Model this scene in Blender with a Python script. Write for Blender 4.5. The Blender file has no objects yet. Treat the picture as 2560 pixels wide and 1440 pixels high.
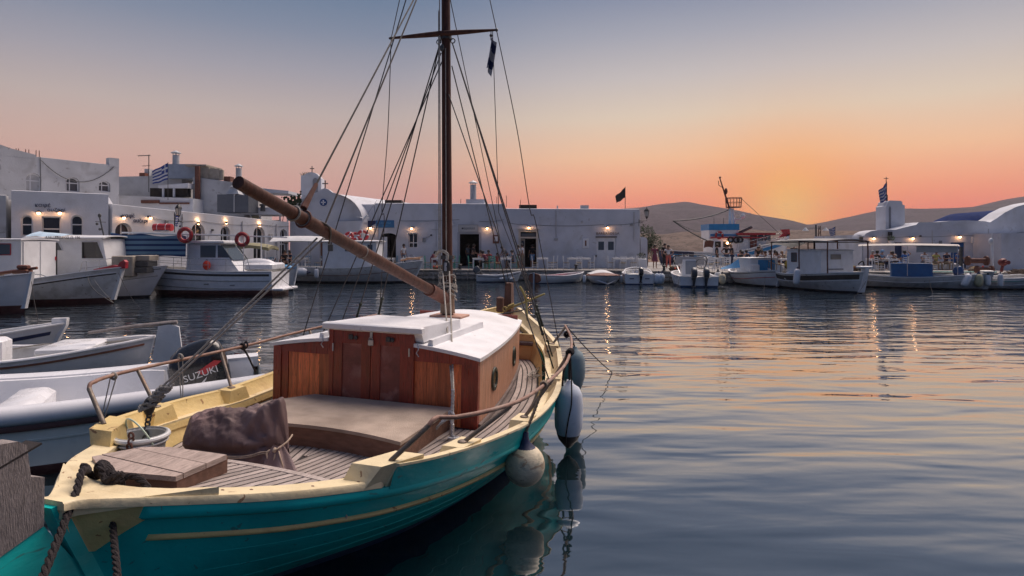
import bpy, bmesh, math, random
from math import sin, cos, pi, radians, sqrt, atan2, hypot, exp
from mathutils import Vector, Matrix, noise, Euler
random.seed(7)
C = bpy.context.scene.collection
SC = bpy.context.scene

# ------------------------------------------------------------------ camera
CAM_Z = 2.3
cam = bpy.data.cameras.new('camera'); camo = bpy.data.objects.new('camera', cam); C.objects.link(camo)
camo.location = (0, 0, CAM_Z); camo.rotation_euler = (radians(90), 0, 0)
cam.sensor_width = 36; cam.lens = 36*1540/2560; cam.shift_y = -105/2560
cam.clip_start = .05; cam.clip_end = 9000
SC.camera = camo

# ------------------------------------------------------------------ sky (dusk) and afterglow
SUN_AZ = atan2(690, 1540)
def lin(c):
    return tuple(((v/255)/12.92 if v/255 <= .04045 else ((v/255+.055)/1.055)**2.4) for v in c[:3]) + (1,)
world = bpy.data.worlds.new('World'); SC.world = world; world.use_nodes = True
def build_sky(world):
    nt = world.node_tree; nt.nodes.clear(); N = nt.nodes.new; Lk = nt.links.new
    out = N('ShaderNodeOutputWorld'); bg = N('ShaderNodeBackground'); Lk(bg.outputs[0], out.inputs[0])
    tc = N('ShaderNodeTexCoord'); nrm = N('ShaderNodeVectorMath'); nrm.operation = 'NORMALIZE'
    Lk(tc.outputs['Generated'], nrm.inputs[0])
    sep = N('ShaderNodeSeparateXYZ'); Lk(nrm.outputs[0], sep.inputs[0])
    def math_(op, a, b=None, clamp=False):
        n = N('ShaderNodeMath'); n.operation = op; n.use_clamp = clamp
        for i, v in enumerate((a, b)):
            if v is None: continue
            if isinstance(v, (int, float)): n.inputs[i].default_value = v
            else: Lk(v, n.inputs[i])
        return n.outputs[0]
    el = math_('MULTIPLY', math_('ARCSINE', sep.outputs['Z']), 1/radians(90), True)
    def ramp(stops):
        r = N('ShaderNodeValToRGB'); r.color_ramp.interpolation = 'B_SPLINE' if False else 'EASE'
        r.color_ramp.interpolation = 'LINEAR'
        e = r.color_ramp.elements
        while len(e) < len(stops): e.new(.5)
        for i, (d, c) in enumerate(stops):
            e[i].position = d/90; e[i].color = lin(c)
        Lk(el, r.inputs[0]); return r.outputs[0]
    zen = (102, 116, 147)
    A = ramp([(0, (200, 138, 132)), (3, (208, 148, 138)), (5.5, (210, 161, 148)), (8, (206, 171, 158)), (11.5, (190, 174, 169)), (15, (161, 158, 168)), (18.5, (128, 139, 160)), (22, (102, 124, 152)), (32, zen), (90, zen)])
    B = ramp([(0, (255, 92, 66)), (2.3, (255, 112, 78)), (3.6, (255, 140, 102)), (5.2, (255, 166, 124)), (7.9, (250, 196, 154)), (11.5, (227, 206, 184)), (15, (200, 191, 189)), (18.5, (167, 168, 180)), (22, (132, 142, 166)), (34, zen), (90, zen)])
    D = ramp([(0, (66, 80, 112)), (6, (78, 92, 122)), (14, (84, 102, 136)), (25, (88, 108, 144)), (45, zen), (90, zen)])
    hl = math_('SQRT', math_('ADD', math_('MULTIPLY', sep.outputs['X'], sep.outputs['X']), math_('MULTIPLY', sep.outputs['Y'], sep.outputs['Y'])))
    dt = math_('DIVIDE', math_('ADD', math_('MULTIPLY', sep.outputs['X'], sin(SUN_AZ)), math_('MULTIPLY', sep.outputs['Y'], cos(SUN_AZ))), math_('MAXIMUM', hl, .001))
    def smooth(x, a, b):
        m = N('ShaderNodeMapRange'); m.interpolation_type = 'SMOOTHSTEP'; Lk(x, m.inputs[0])
        m.inputs[1].default_value = a; m.inputs[2].default_value = b; return m.outputs[0]
    def mix(f, a, b):
        m = N('ShaderNodeMix'); m.data_type = 'RGBA'; Lk(f, m.inputs[0]); Lk(a, m.inputs[6]); Lk(b, m.inputs[7]); return m.outputs[2]
    c1 = mix(smooth(dt, -.35, .55), D, A)
    c2 = mix(smooth(dt, .80, 1.0), c1, B)
    # glow close to where the sun went down
    S = Vector((sin(SUN_AZ), cos(SUN_AZ), .055)).normalized()
    dp = N('ShaderNodeVectorMath'); dp.operation = 'DOT_PRODUCT'; Lk(nrm.outputs[0], dp.inputs[0]); dp.inputs[1].default_value = S
    one = math_('SUBTRACT', 1.0, dp.outputs['Value'])
    def glow(c, sig, amt, col):
        f = math_('MULTIPLY', math_('EXPONENT', math_('MULTIPLY', one, -1/sig**2)), amt); n = N('ShaderNodeRGB'); n.outputs[0].default_value = lin(col); return mix(f, c, n.outputs[0])
    c3 = glow(glow(c2, .080, .65, (255, 166, 78)), .036, .6, (255, 205, 104))
    Lk(c3, bg.inputs[0]); bg.inputs[1].default_value = SKY_STRENGTH
SKY_STRENGTH = 1.0
build_sky(world)
sun = bpy.data.lights.new('sun', 'SUN'); suno = bpy.data.objects.new('sun', sun); C.objects.link(suno)
sun.energy = 4.5; sun.angle = radians(50); sun.color = (1.0, .84, .74)
sd = Vector((.31, .44, .84)).normalized()          # where the light comes from
suno.rotation_euler = sd.to_track_quat('Z', 'Y').to_euler(); suno.location = (40, 20, 40)
SC.view_settings.view_transform = 'Standard'; SC.view_settings.look = 'None'
SC.view_settings.exposure = 0; SC.view_settings.gamma = 1; SC.view_settings.use_curve_mapping = False
SC.render.engine = 'CYCLES'
SC.cycles.use_denoising = True
try: SC.cycles.denoiser = 'OPENIMAGEDENOISE'
except Exception: pass
SC.cycles.max_bounces = 6; SC.cycles.diffuse_bounces = 3; SC.cycles.glossy_bounces = 3; SC.cycles.transmission_bounces = 4
SC.cycles.sample_clamp_indirect = 4; SC.cycles.caustics_reflective = False; SC.cycles.caustics_refractive = False

# ------------------------------------------------------------------ helpers
def spl(xs, ys):
    n = len(xs)
    m = []
    for i in range(n):
        if i == 0: m.append((ys[1]-ys[0])/(xs[1]-xs[0]))
        elif i == n-1: m.append((ys[-1]-ys[-2])/(xs[-1]-xs[-2]))
        else:
            a = (ys[i]-ys[i-1])/(xs[i]-xs[i-1]); b = (ys[i+1]-ys[i])/(xs[i+1]-xs[i])
            m.append(0 if a*b < 0 else (a+b)/2)
    def f(x):
        if x <= xs[0]: return ys[0]+m[0]*(x-xs[0])*0
        if x >= xs[-1]: return ys[-1]
        i = 0
        while x > xs[i+1]: i += 1
        h = xs[i+1]-xs[i]; t = (x-xs[i])/h
        return (2*t**3-3*t*t+1)*ys[i]+(t**3-2*t*t+t)*h*m[i]+(-2*t**3+3*t*t)*ys[i+1]+(t**3-t*t)*h*m[i+1]
    return f
def lerp(a, b, t): return a+(b-a)*t
def fr(a, b, n): return [a+(b-a)*i/n for i in range(n+1)]

class MB:
    def __init__(s): s.v = []; s.f = []; s.mi = []; s.cur = 0
    def _add(s, vs, fs):
        o = len(s.v); s.v += [tuple(p) for p in vs]; s.f += [tuple(i+o for i in f) for f in fs]; s.mi += [s.cur]*len(fs); return s
    def hexa(s, p):   # p: 4 bottom (ccw from above), 4 top
        return s._add(p, [(3, 2, 1, 0), (4, 5, 6, 7), (0, 1, 5, 4), (1, 2, 6, 5), (2, 3, 7, 6), (3, 0, 4, 7)])
    def box(s, c, d, rz=0, m=None):
        x, y, z = d[0]/2, d[1]/2, d[2]/2
        p = [Vector(q) for q in ((-x, -y, -z), (x, -y, -z), (x, y, -z), (-x, y, -z), (-x, -y, z), (x, -y, z), (x, y, z), (-x, y, z))]
        M = m if m is not None else Matrix.Rotation(rz, 3, 'Z')
        return s.hexa([M @ q+Vector(c) for q in p])
    def bb(s, c, d, b=.02, rz=0, m=None):   # box with chamfered edges
        x, y, z = d[0]/2, d[1]/2, d[2]/2; b = min(b, x*.45, y*.45, z*.45)
        M = m if m is not None else Matrix.Rotation(rz, 3, 'Z'); rings = []
        for zz, i in ((-z, b), (-z+b, 0), (z-b, 0), (z, b)):
            X, Y = x-i, y-i
            r = [(-X+b, -Y), (X-b, -Y), (X, -Y+b), (X, Y-b), (X-b, Y), (-X+b, Y), (-X, Y-b), (-X, -Y+b)]
            rings.append([M @ Vector((q[0], q[1], zz))+Vector(c) for q in r])
        return s.loft(rings, True, True)
    def loft(s, rings, closed=True, caps=False):
        n = len(rings[0]); vs = [p for r in rings for p in r]; fs = []
        for i in range(len(rings)-1):
            for j in range(n if closed else n-1):
                k = (j+1) % n; fs.append((i*n+j, i*n+k, (i+1)*n+k, (i+1)*n+j))
        if caps: fs.append(tuple(range(n-1, -1, -1))); fs.append(tuple((len(rings)-1)*n+j for j in range(n)))
        return s._add(vs, fs)
    def tube(s, pts, r, n=8, r2=None, caps=True, flat=1.0):
        pts = [Vector(p) for p in pts]; L = len(pts); rings = []
        up = None
        for i, p in enumerate(pts):
            d = (pts[min(i+1, L-1)]-pts[max(i-1, 0)])
            d = d.normalized() if d.length > 1e-9 else Vector((0, 0, 1))
            if up is None:
                up = Vector((0, 0, 1)) if abs(d.z) < .9 else Vector((0, 1, 0))
            a = d.cross(up)
            if a.length < 1e-6: a = d.cross(Vector((1, 0, 0)))
            a.normalize(); b = a.cross(d).normalized(); up = b
            rr = r[i] if isinstance(r, (list, tuple)) else (r if r2 is None else lerp(r, r2, i/(L-1)))
            rings.append([p+a*rr*cos(2*pi*k/n)+b*rr*flat*sin(2*pi*k/n) for k in range(n)])
        return s.loft(rings, True, caps)
    def lathe(s, prof, c=(0, 0, 0), n=16, m=None):   # prof: (r, z)
        M = m or Matrix.Identity(3); c = Vector(c)
        return s.loft([[M @ Vector((r*cos(2*pi*k/n), r*sin(2*pi*k/n), z))+c for k in range(n)] for r, z in prof], True, True)
    def ell(s, c, r, n=12, k=8, m=None):
        if not isinstance(r, (tuple, list)): r = (r, r, r)
        M = m or Matrix.Identity(3); c = Vector(c); rings = []
        for i in range(k+1):
            a = -pi/2+pi*i/k; q = max(cos(a), .02)
            rings.append([M @ Vector((r[0]*q*cos(2*pi*j/n), r[1]*q*sin(2*pi*j/n), r[2]*sin(a)))+c for j in range(n)])
        return s.loft(rings, True, True)
    def torus(s, c, R, r, n=24, k=8, m=None, a0=0, a1=2*pi, fl=1):
        M = m or Matrix.Identity(3); c = Vector(c); full = abs(a1-a0-2*pi) < 1e-6; rings = []
        for i in range(n if full else n+1):
            a = a0+(a1-a0)*i/n
            rings.append([M @ Vector(((R+r*cos(2*pi*j/k))*cos(a), (R+r*cos(2*pi*j/k))*sin(a), r*fl*sin(2*pi*j/k)))+c for j in range(k)])
        if full: rings.append(rings[0])
        return s.loft(rings, True, not full)
    def prism(s, poly, z0, z1, m=None, c=(0, 0, 0)):   # poly in xy, extruded in z, then transformed
        M = m or Matrix.Identity(3); c = Vector(c); n = len(poly)
        A = sum(poly[i][0]*poly[(i+1) % n][1]-poly[(i+1) % n][0]*poly[i][1] for i in range(n))
        if A < 0: poly = poly[::-1]
        return s._add([M @ Vector((p[0], p[1], z0))+c for p in poly]+[M @ Vector((p[0], p[1], z1))+c for p in poly],
                      [tuple(range(n-1, -1, -1)), tuple(range(n, 2*n))]+[(i, (i+1) % n, n+(i+1) % n, n+i) for i in range(n)])
    def grid(s, fn, nu, nv):
        return s._add([fn(i/nu, j/nv) for i in range(nu+1) for j in range(nv+1)],
                      [(i*(nv+1)+j, (i+1)*(nv+1)+j, (i+1)*(nv+1)+j+1, i*(nv+1)+j+1) for i in range(nu) for j in range(nv)])
    def mesh(s, name, mats, ang=38):
        me = bpy.data.meshes.new(name); me.from_pydata(s.v, [], s.f)
        for m in (mats if isinstance(mats, (list, tuple)) else [mats]): me.materials.append(m)
        if any(s.mi): me.polygons.foreach_set('material_index', s.mi)
        bm = bmesh.new(); bm.from_mesh(me); bmesh.ops.recalc_face_normals(bm, faces=bm.faces); bm.to_mesh(me); bm.free()
        if ang:
            me.polygons.foreach_set('use_smooth', [True]*len(me.polygons)); me.set_sharp_from_angle(angle=radians(ang))
        me.update(); return me
    def build(s, name, mats, parent=None, ang=38, loc=None, rz=None):
        o = bpy.data.objects.new(name, s.mesh(name, mats, ang)); C.objects.link(o)
        if parent is not None: o.parent = parent
        if loc is not None: o.location = loc
        if rz is not None: o.rotation_euler = (0, 0, rz)
        return o
XZ = Matrix(((1, 0, 0), (0, 0, -1), (0, 1, 0)))      # prism drawn in xz, extruded towards -y ... z->-y
YZ = Matrix(((0, 0, 1), (1, 0, 0), (0, 1, 0)))       # prism drawn in yz, extruded along x

def tag(o, label=None, cat=None, group=None, kind=None):
    if label: o['label'] = label
    if cat: o['category'] = cat
    if group: o['group'] = group
    if kind: o['kind'] = kind
    return o
def thing(name, label, cat, loc=(0, 0, 0), rz=0, group=None):
    o = bpy.data.objects.new(name, None); C.objects.link(o); o.location = loc; o.rotation_euler = (0, 0, rz)
    o.empty_display_size = .2
    return tag(o, label, cat, group)
def struct(o): o['kind'] = 'structure'; return o
def copy_thing(o, loc, rz, label=None, mats=None, scale=None):
    def rec(a, par):
        c = a.copy(); C.objects.link(c); c.parent = par
        if mats and c.type == 'MESH':
            for i, sl in enumerate(a.material_slots):
                if sl.material and sl.material.name in mats:
                    c.material_slots[i].link = 'OBJECT'; c.material_slots[i].material = mats[sl.material.name]
        for ch in KIDS.get(a.name, ()): rec(ch, c)
        return c
    KIDS.clear()
    for q in TREE(o): KIDS.setdefault(q.parent.name, []).append(q)
    r = rec(o, None); r.location = loc; r.rotation_euler = (0, 0, rz)
    if scale: r.scale = (scale,)*3
    if label: r['label'] = label
    return r
KIDS = {}
def TREE(o):
    out = []
    for c in o.children: out.append(c); out += TREE(c)
    return out

# ------------------------------------------------------------------ materials
MATS = {}
def mat(name, col=(.5, .5, .5), rough=.55, var=.18, sc=6.0, bump=.15, bs=60.0, st=(1, 1, 1), rnd=.0, dirt_or_light=None, da=.5, ds=2.5, metal=0, spec=.5, grain=None, coat=0, chip=None):
    """col linear base colour; var: cloudy variation; rnd: variation between objects; dirt: second colour in blotches; grain: (colour, strength) streaks"""
    if name in MATS: return MATS[name]
    m = bpy.data.materials.new(name); m.use_nodes = True; nt = m.node_tree; N = nt.nodes.new; Lk = nt.links.new
    b = nt.nodes['Principled BSDF']
    tc = N('ShaderNodeTexCoord'); mp = N('ShaderNodeMapping'); mp.inputs['Scale'].default_value = st
    oi = N('ShaderNodeObjectInfo')
    ad = N('ShaderNodeVectorMath'); ad.operation = 'ADD'
    sc_ = N('ShaderNodeVectorMath'); sc_.operation = 'SCALE'; sc_.inputs[3].default_value = 23.0 if rnd else 0.0
    cmb = N('ShaderNodeCombineXYZ'); Lk(oi.outputs['Random'], cmb.inputs[0]); Lk(oi.outputs['Random'], cmb.inputs[2]); Lk(cmb.outputs[0], sc_.inputs[0])
    Lk(tc.outputs['Object'], ad.inputs[0]); Lk(sc_.outputs[0], ad.inputs[1]); Lk(ad.outputs[0], mp.inputs[0])
    def nz(scale, det=4, dist=0):
        n = N('ShaderNodeTexNoise'); n.inputs['Scale'].default_value = scale; n.inputs['Detail'].default_value = det
        n.inputs['Distortion'].default_value = dist; Lk(mp.outputs[0], n.inputs['Vector']); return n.outputs[0]
    def mx(f, a, bcol, ty='MIX'):
        x = N('ShaderNodeMix'); x.data_type = 'RGBA'; x.blend_type = ty
        for i, v in ((0, f), (6, a), (7, bcol)):
            if isinstance(v, (int, float)): x.inputs[i].default_value = v
            elif isinstance(v, tuple): x.inputs[i].default_value = (*v[:3], 1)
            else: Lk(v, x.inputs[i])
        return x.outputs[2]
    def rng(x, a, b_, c, d):
        r = N('ShaderNodeMapRange'); Lk(x, r.inputs[0])
        for i, v in enumerate((a, b_, c, d)): r.inputs[i+1].default_value = v
        return r.outputs[0]
    n1 = nz(sc); v = rng(n1, .3, .7, 1-var, 1+var)
    if rnd:
        ml = N('ShaderNodeMath'); ml.operation = 'MULTIPLY'; Lk(v, ml.inputs[0]); Lk(rng(oi.outputs['Random'], 0, 1, 1-rnd, 1+rnd), ml.inputs[1]); v = ml.outputs[0]
    cv = N('ShaderNodeCombineColor')
    for i in range(3): Lk(v, cv.inputs[i])
    c = mx(1.0, tuple(col), cv.outputs[0], 'MULTIPLY')
    if grain:
        c = mx(rng(nz(sc*4.5, 5, .6), .48, .68, 0, grain[1]), c, tuple(grain[0]))
    if dirt_or_light:
        c = mx(rng(nz(ds, 6, .4), .52, .72, 0, da), c, tuple(dirt_or_light))
    if chip:   # small chips and scuffs: (colour, scale, threshold, strength)
        c = mx(rng(nz(chip[1], 8, .8), chip[2], chip[2]+.02, 0, chip[3]), c, tuple(chip[0]))
    Lk(c, b.inputs['Base Color'])
    rr = rng(nz(sc*2.3), .3, .7, max(0, rough-.12), min(1, rough+.12)); Lk(rr, b.inputs['Roughness'])
    b.inputs['Metallic'].default_value = metal; b.inputs['Specular IOR Level'].default_value = spec
    if coat: b.inputs['Coat Weight'].default_value = coat; b.inputs['Coat Roughness'].default_value = .12
    if bump:
        bp = N('ShaderNodeBump'); bp.inputs['Strength'].default_value = bump; bp.inputs['Distance'].default_value = .02
        Lk(nz(bs, 5), bp.inputs['Height']); Lk(bp.outputs[0], b.inputs['Normal'])
    MATS[name] = m; return m
def emis(name, col, s):
    if name in MATS: return MATS[name]
    m = bpy.data.materials.new(name); m.use_nodes = True; b = m.node_tree.nodes['Principled BSDF']
    b.inputs['Base Color'].default_value = (*col, 1); b.inputs['Emission Color'].default_value = (*col, 1); b.inputs['Emission Strength'].default_value = s
    MATS[name] = m; return m
def glass_dark(name, col, rough=.08):
    if name in MATS: return MATS[name]
    m = bpy.data.materials.new(name); m.use_nodes = True; b = m.node_tree.nodes['Principled BSDF']
    b.inputs['Base Color'].default_value = (*col, 1); b.inputs['Roughness'].default_value = rough; b.inputs['Specular IOR Level'].default_value = .8
    MATS[name] = m; return m
# ------------------------------------------------------------------ colours
W_PLASTER = mat('whitewash', (.60, .61, .65), .88, .08, 1.1, .35, 14, dirt_or_light=(.40, .39, .38), da=.5, ds=.8, chip=((.33, .31, .29), 2.2, .66, .4))
W_PLASTER2 = mat('grey_plaster', (.50, .50, .51), .9, .1, 1.2, .35, 14, dirt_or_light=(.28, .26, .25), da=.6, ds=1.1, chip=((.22, .2, .19), 2.5, .64, .5))
M_STONE = mat('quay_stone', (.30, .27, .24), .9, .25, 3, .5, 25, rnd=.25, dirt_or_light=(.12, .11, .1), da=.6)
M_QUAY = mat('quay_paving', (.27, .255, .245), .85, .2, 1.5, .4, 30, dirt_or_light=(.16, .15, .14), da=.5)
M_WET = mat('wet_stone', (.035, .033, .03), .5, .3, 4, .4, 25)
M_HILL = mat('dry_hillside', (.060, .045, .053), .95, .35, .09, 0, dirt_or_light=(.03, .027, .032), da=.8, ds=.04, chip=((.018, .018, .016), .22, .57, .8), spec=.1)
M_WHITE = mat('white_paint', (.75, .75, .76), .4, .06, 3, .1, 40, dirt_or_light=(.5, .47, .42), da=.3, ds=2)
M_WHITEW = mat('worn_white_paint', (.62, .61, .59), .55, .12, 3, .2, 30, dirt_or_light=(.3, .27, .23), da=.55, ds=2.4, chip=((.2, .12, .07), 5, .66, .6))
M_GEL = mat('white_gelcoat', (.74, .74, .76), .28, .05, 2, 0, dirt_or_light=(.55, .53, .5), da=.25, ds=3)
M_BLACK = mat('black_rubber', (.018, .017, .018), .5, .2, 8)
M_BLACKG = mat('black_gloss', (.010, .010, .012), .2, .1, 8, 0, coat=.4)
M_GREYM = mat('grey_metal', (.25, .26, .27), .4, .15, 5, metal=.6)
M_STEEL = mat('steel', (.45, .45, .46), .35, .12, 8, metal=.9)
M_DARKM = mat('dark_metal', (.05, .05, .052), .5, .2, 8)
M_RED = mat('red_paint', (.42, .022, .028), .45, .12, 6, dirt_or_light=(.25, .02, .02), da=.4)
M_ANTI = mat('antifouling_red', (.05, .012, .012), .7, .3, 3)
M_ANTIB = mat('antifouling_dark', (.012, .012, .018), .7, .3, 3)
M_BLUE = mat('blue_paint', (.02, .11, .28), .5, .14, 4, dirt_or_light=(.05, .15, .28), da=.4)
M_LBLUE = mat('bright_blue_paint', (.02, .22, .47), .5, .12, 4, dirt_or_light=(.08, .3, .5), da=.4)
M_NAVY = mat('navy_paint', (.012, .02, .07), .45, .2, 4)
M_BROWN = mat('varnished_brown', (.16, .05, .025), .4, .25, 6, st=(1, 6, 6), grain=((.07, .02, .01), .6))
M_GLASSD = glass_dark('dark_window', (.016, .018, .02))
M_GLASSB = glass_dark('grey_window', (.06, .075, .085))
M_ROPE = mat('pale_rope', (.36, .33, .29), .9, .25, 40, .5, 120)
M_ROPED = mat('dark_rope', (.022, .016, .017), .95, .3, 40, .6, 160)
M_WIRE = mat('rigging_wire', (.045, .036, .032), .6, .2, 20)
M_CANVAS = mat('white_canvas', (.62, .62, .62), .9, .1, 3, .3, 60)
M_TIN = mat('chimney_metal', (.42, .43, .45), .5, .12, 4, metal=.3)
M_TERRA = mat('rust_brown', (.13, .05, .035), .8, .3, 6)
M_BEIGE = mat('beige_board', (.33, .29, .24), .8, .15, 3, dirt_or_light=(.2, .17, .14), da=.5)
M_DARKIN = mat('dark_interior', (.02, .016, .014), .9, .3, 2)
M_GREEN = mat('mint_paint', (.10, .36, .27), .55, .12, 6)
M_LEAF = mat('leaves', (.035, .055, .022), .8, .35, 8, rnd=.3)
M_ORANGE = mat('orange_plastic', (.65, .05, .02), .45, .1, 5)
M_YELLOWP = mat('yellow_plastic', (.6, .38, .02), .5, .1, 5)
BULB = emis('lamp_bulb', (1.0, .50, .22), 26)

# ------------------------------------------------------------------ water
def make_water():
    mb = MB(); mb._add([(-1000, -60, 0), (1380, -60, 0), (1380, 2000, 0), (-1000, 2000, 0)], [(0, 1, 2, 3)])
    m = bpy.data.materials.new('harbour_water'); m.use_nodes = True; nt = m.node_tree; N = nt.nodes.new; Lk = nt.links.new
    b = nt.nodes['Principled BSDF']; b.inputs['Base Color'].default_value = (.006, .017, .022, 1); b.inputs['Roughness'].default_value = .035
    b.inputs['IOR'].default_value = 2.0; b.inputs['Specular IOR Level'].default_value = 0.0
    tc = N('ShaderNodeTexCoord')
    def nz(scale, st, det=2, rot=0, dist=0):
        mp = N('ShaderNodeMapping'); mp.inputs['Scale'].default_value = st; mp.inputs['Rotation'].default_value = (0, 0, rot)
        Lk(tc.outputs['Object'], mp.inputs[0]); n = N('ShaderNodeTexNoise'); n.inputs['Scale'].default_value = scale
        n.inputs['Detail'].default_value = det; n.inputs['Distortion'].default_value = dist; Lk(mp.outputs[0], n.inputs['Vector']); return n.outputs[0]
    def mm(op, a, c):
        n = N('ShaderNodeMath'); n.operation = op
        for i, v in enumerate((a, c)):
            if isinstance(v, (int, float)): n.inputs[i].default_value = v
            else: Lk(v, n.inputs[i])
        return n.outputs[0]
    def rng(x, a, b_, c, d):
        r = N('ShaderNodeMapRange'); Lk(x, r.inputs[0])
        for i, v in enumerate((a, b_, c, d)): r.inputs[i+1].default_value = v
        return r.outputs[0]
    sp = N('ShaderNodeSeparateXYZ'); Lk(tc.outputs['Object'], sp.inputs[0])
    far = rng(sp.outputs['Y'], 8, 24, .10, 1.15)        # the sheltered corner by the moored boats is calmer
    patch = rng(nz(.10, (1, 1.6, 1), 2), .38, .62, .55, 1.25)
    h1 = mm('MULTIPLY', nz(1.0, (.38, 1.25, 1), 2, .10, .3), .055)
    h2 = mm('MULTIPLY', nz(2.6, (.45, 1.2, 1), 2, -.14, .4), .034)
    h3 = mm('MULTIPLY', nz(7.0, (.5, 1.1, 1), 2, .2, .3), .006)
    hh = mm('ADD', mm('MULTIPLY', h1, rng(sp.outputs['Y'], 6, 20, .75, 1.0)), mm('MULTIPLY', mm('ADD', h2, h3), mm('MULTIPLY', far, patch)))
    bp = N('ShaderNodeBump'); bp.inputs['Strength'].default_value = 1; bp.inputs['Distance'].default_value = 1.0; Lk(hh, bp.inputs['Height'])
    Lk(bp.outputs[0], b.inputs['Normal'])
    gl = N('ShaderNodeBsdfGlossy'); gl.inputs['Roughness'].default_value = .03; gl.inputs['Color'].default_value = (.97, .97, .97, 1); Lk(bp.outputs[0], gl.inputs['Normal'])
    lw = N('ShaderNodeLayerWeight'); lw.inputs['Blend'].default_value = .5; Lk(bp.outputs[0], lw.inputs['Normal'])
    fac = mm('ADD', mm('MULTIPLY', mm('POWER', lw.outputs['Facing'], 1.9), .95), .03)
    ms = N('ShaderNodeMixShader'); Lk(fac, ms.inputs[0]); Lk(b.outputs[0], ms.inputs[1]); Lk(gl.outputs[0], ms.inputs[2]); Lk(ms.outputs[0], nt.nodes['Material Output'].inputs[0])
    o = mb.build('water', m, ang=0); struct(o); return o
make_water()

# ------------------------------------------------------------------ hills
def ridge(name, pts, d, depth, seed):
    fx = spl([((p[0]-1280)/1540*d) for p in pts], [max(1, 2.3+(615-p[1])/1540*d) for p in pts])
    x0, x1 = (pts[0][0]-1280)/1540*d, (pts[-1][0]-1280)/1540*d
    def fn(u, v):
        x = lerp(x0, x1, u); t = v*1.6
        prof = (1-(1-min(t, 1))**1.7) if t <= 1 else 1-(t-1)*.8
        n = noise.noise(Vector((x/170+seed, t*3, seed)))*.14+noise.noise(Vector((x/50+seed, t*7, 2)))*.05
        w = 4*t*(1-t) if t < 1 else 0
        y = d-depth+depth*t
        return (x*(.9+.1*t if t < 1 else 1), y, -3+(fx(x)+3)*max(prof+n*w, 0)+ (noise.noise(Vector((x/30, seed, 1)))*1.2 if t > .99 else 0))
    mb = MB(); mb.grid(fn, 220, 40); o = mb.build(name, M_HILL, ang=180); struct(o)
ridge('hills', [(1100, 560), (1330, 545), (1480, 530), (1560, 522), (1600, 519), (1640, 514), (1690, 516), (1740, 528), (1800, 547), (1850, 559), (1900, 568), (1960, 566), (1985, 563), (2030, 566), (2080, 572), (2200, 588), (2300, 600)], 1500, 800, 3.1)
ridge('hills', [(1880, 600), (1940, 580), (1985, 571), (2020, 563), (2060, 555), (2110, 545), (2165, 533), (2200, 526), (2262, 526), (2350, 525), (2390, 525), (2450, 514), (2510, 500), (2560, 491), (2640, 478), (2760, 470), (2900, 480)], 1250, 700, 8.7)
def headland():
    mb = MB()
    def fn(u, v):
        x = lerp(20, 210, u); prof = sin(min(v, 1)*pi*.5)
        top = 8.5*(.55+.45*sin(u*2.6+.4))*(1 if u < .8 else (1-u)/.2)
        return (x, 150+60*v, -1+top*prof+noise.noise(Vector((x/9, v*5, 4)))*.9*prof)
    mb.grid(fn, 90, 14); struct(mb.build('hills', mat('tan_headland', (.13, .095, .08), .95, .3, .35, 0, dirt_or_light=(.06, .045, .04), da=.7, ds=.2, chip=((.03, .03, .025), .9, .58, .7), spec=.1), ang=180))
headland()

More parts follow.
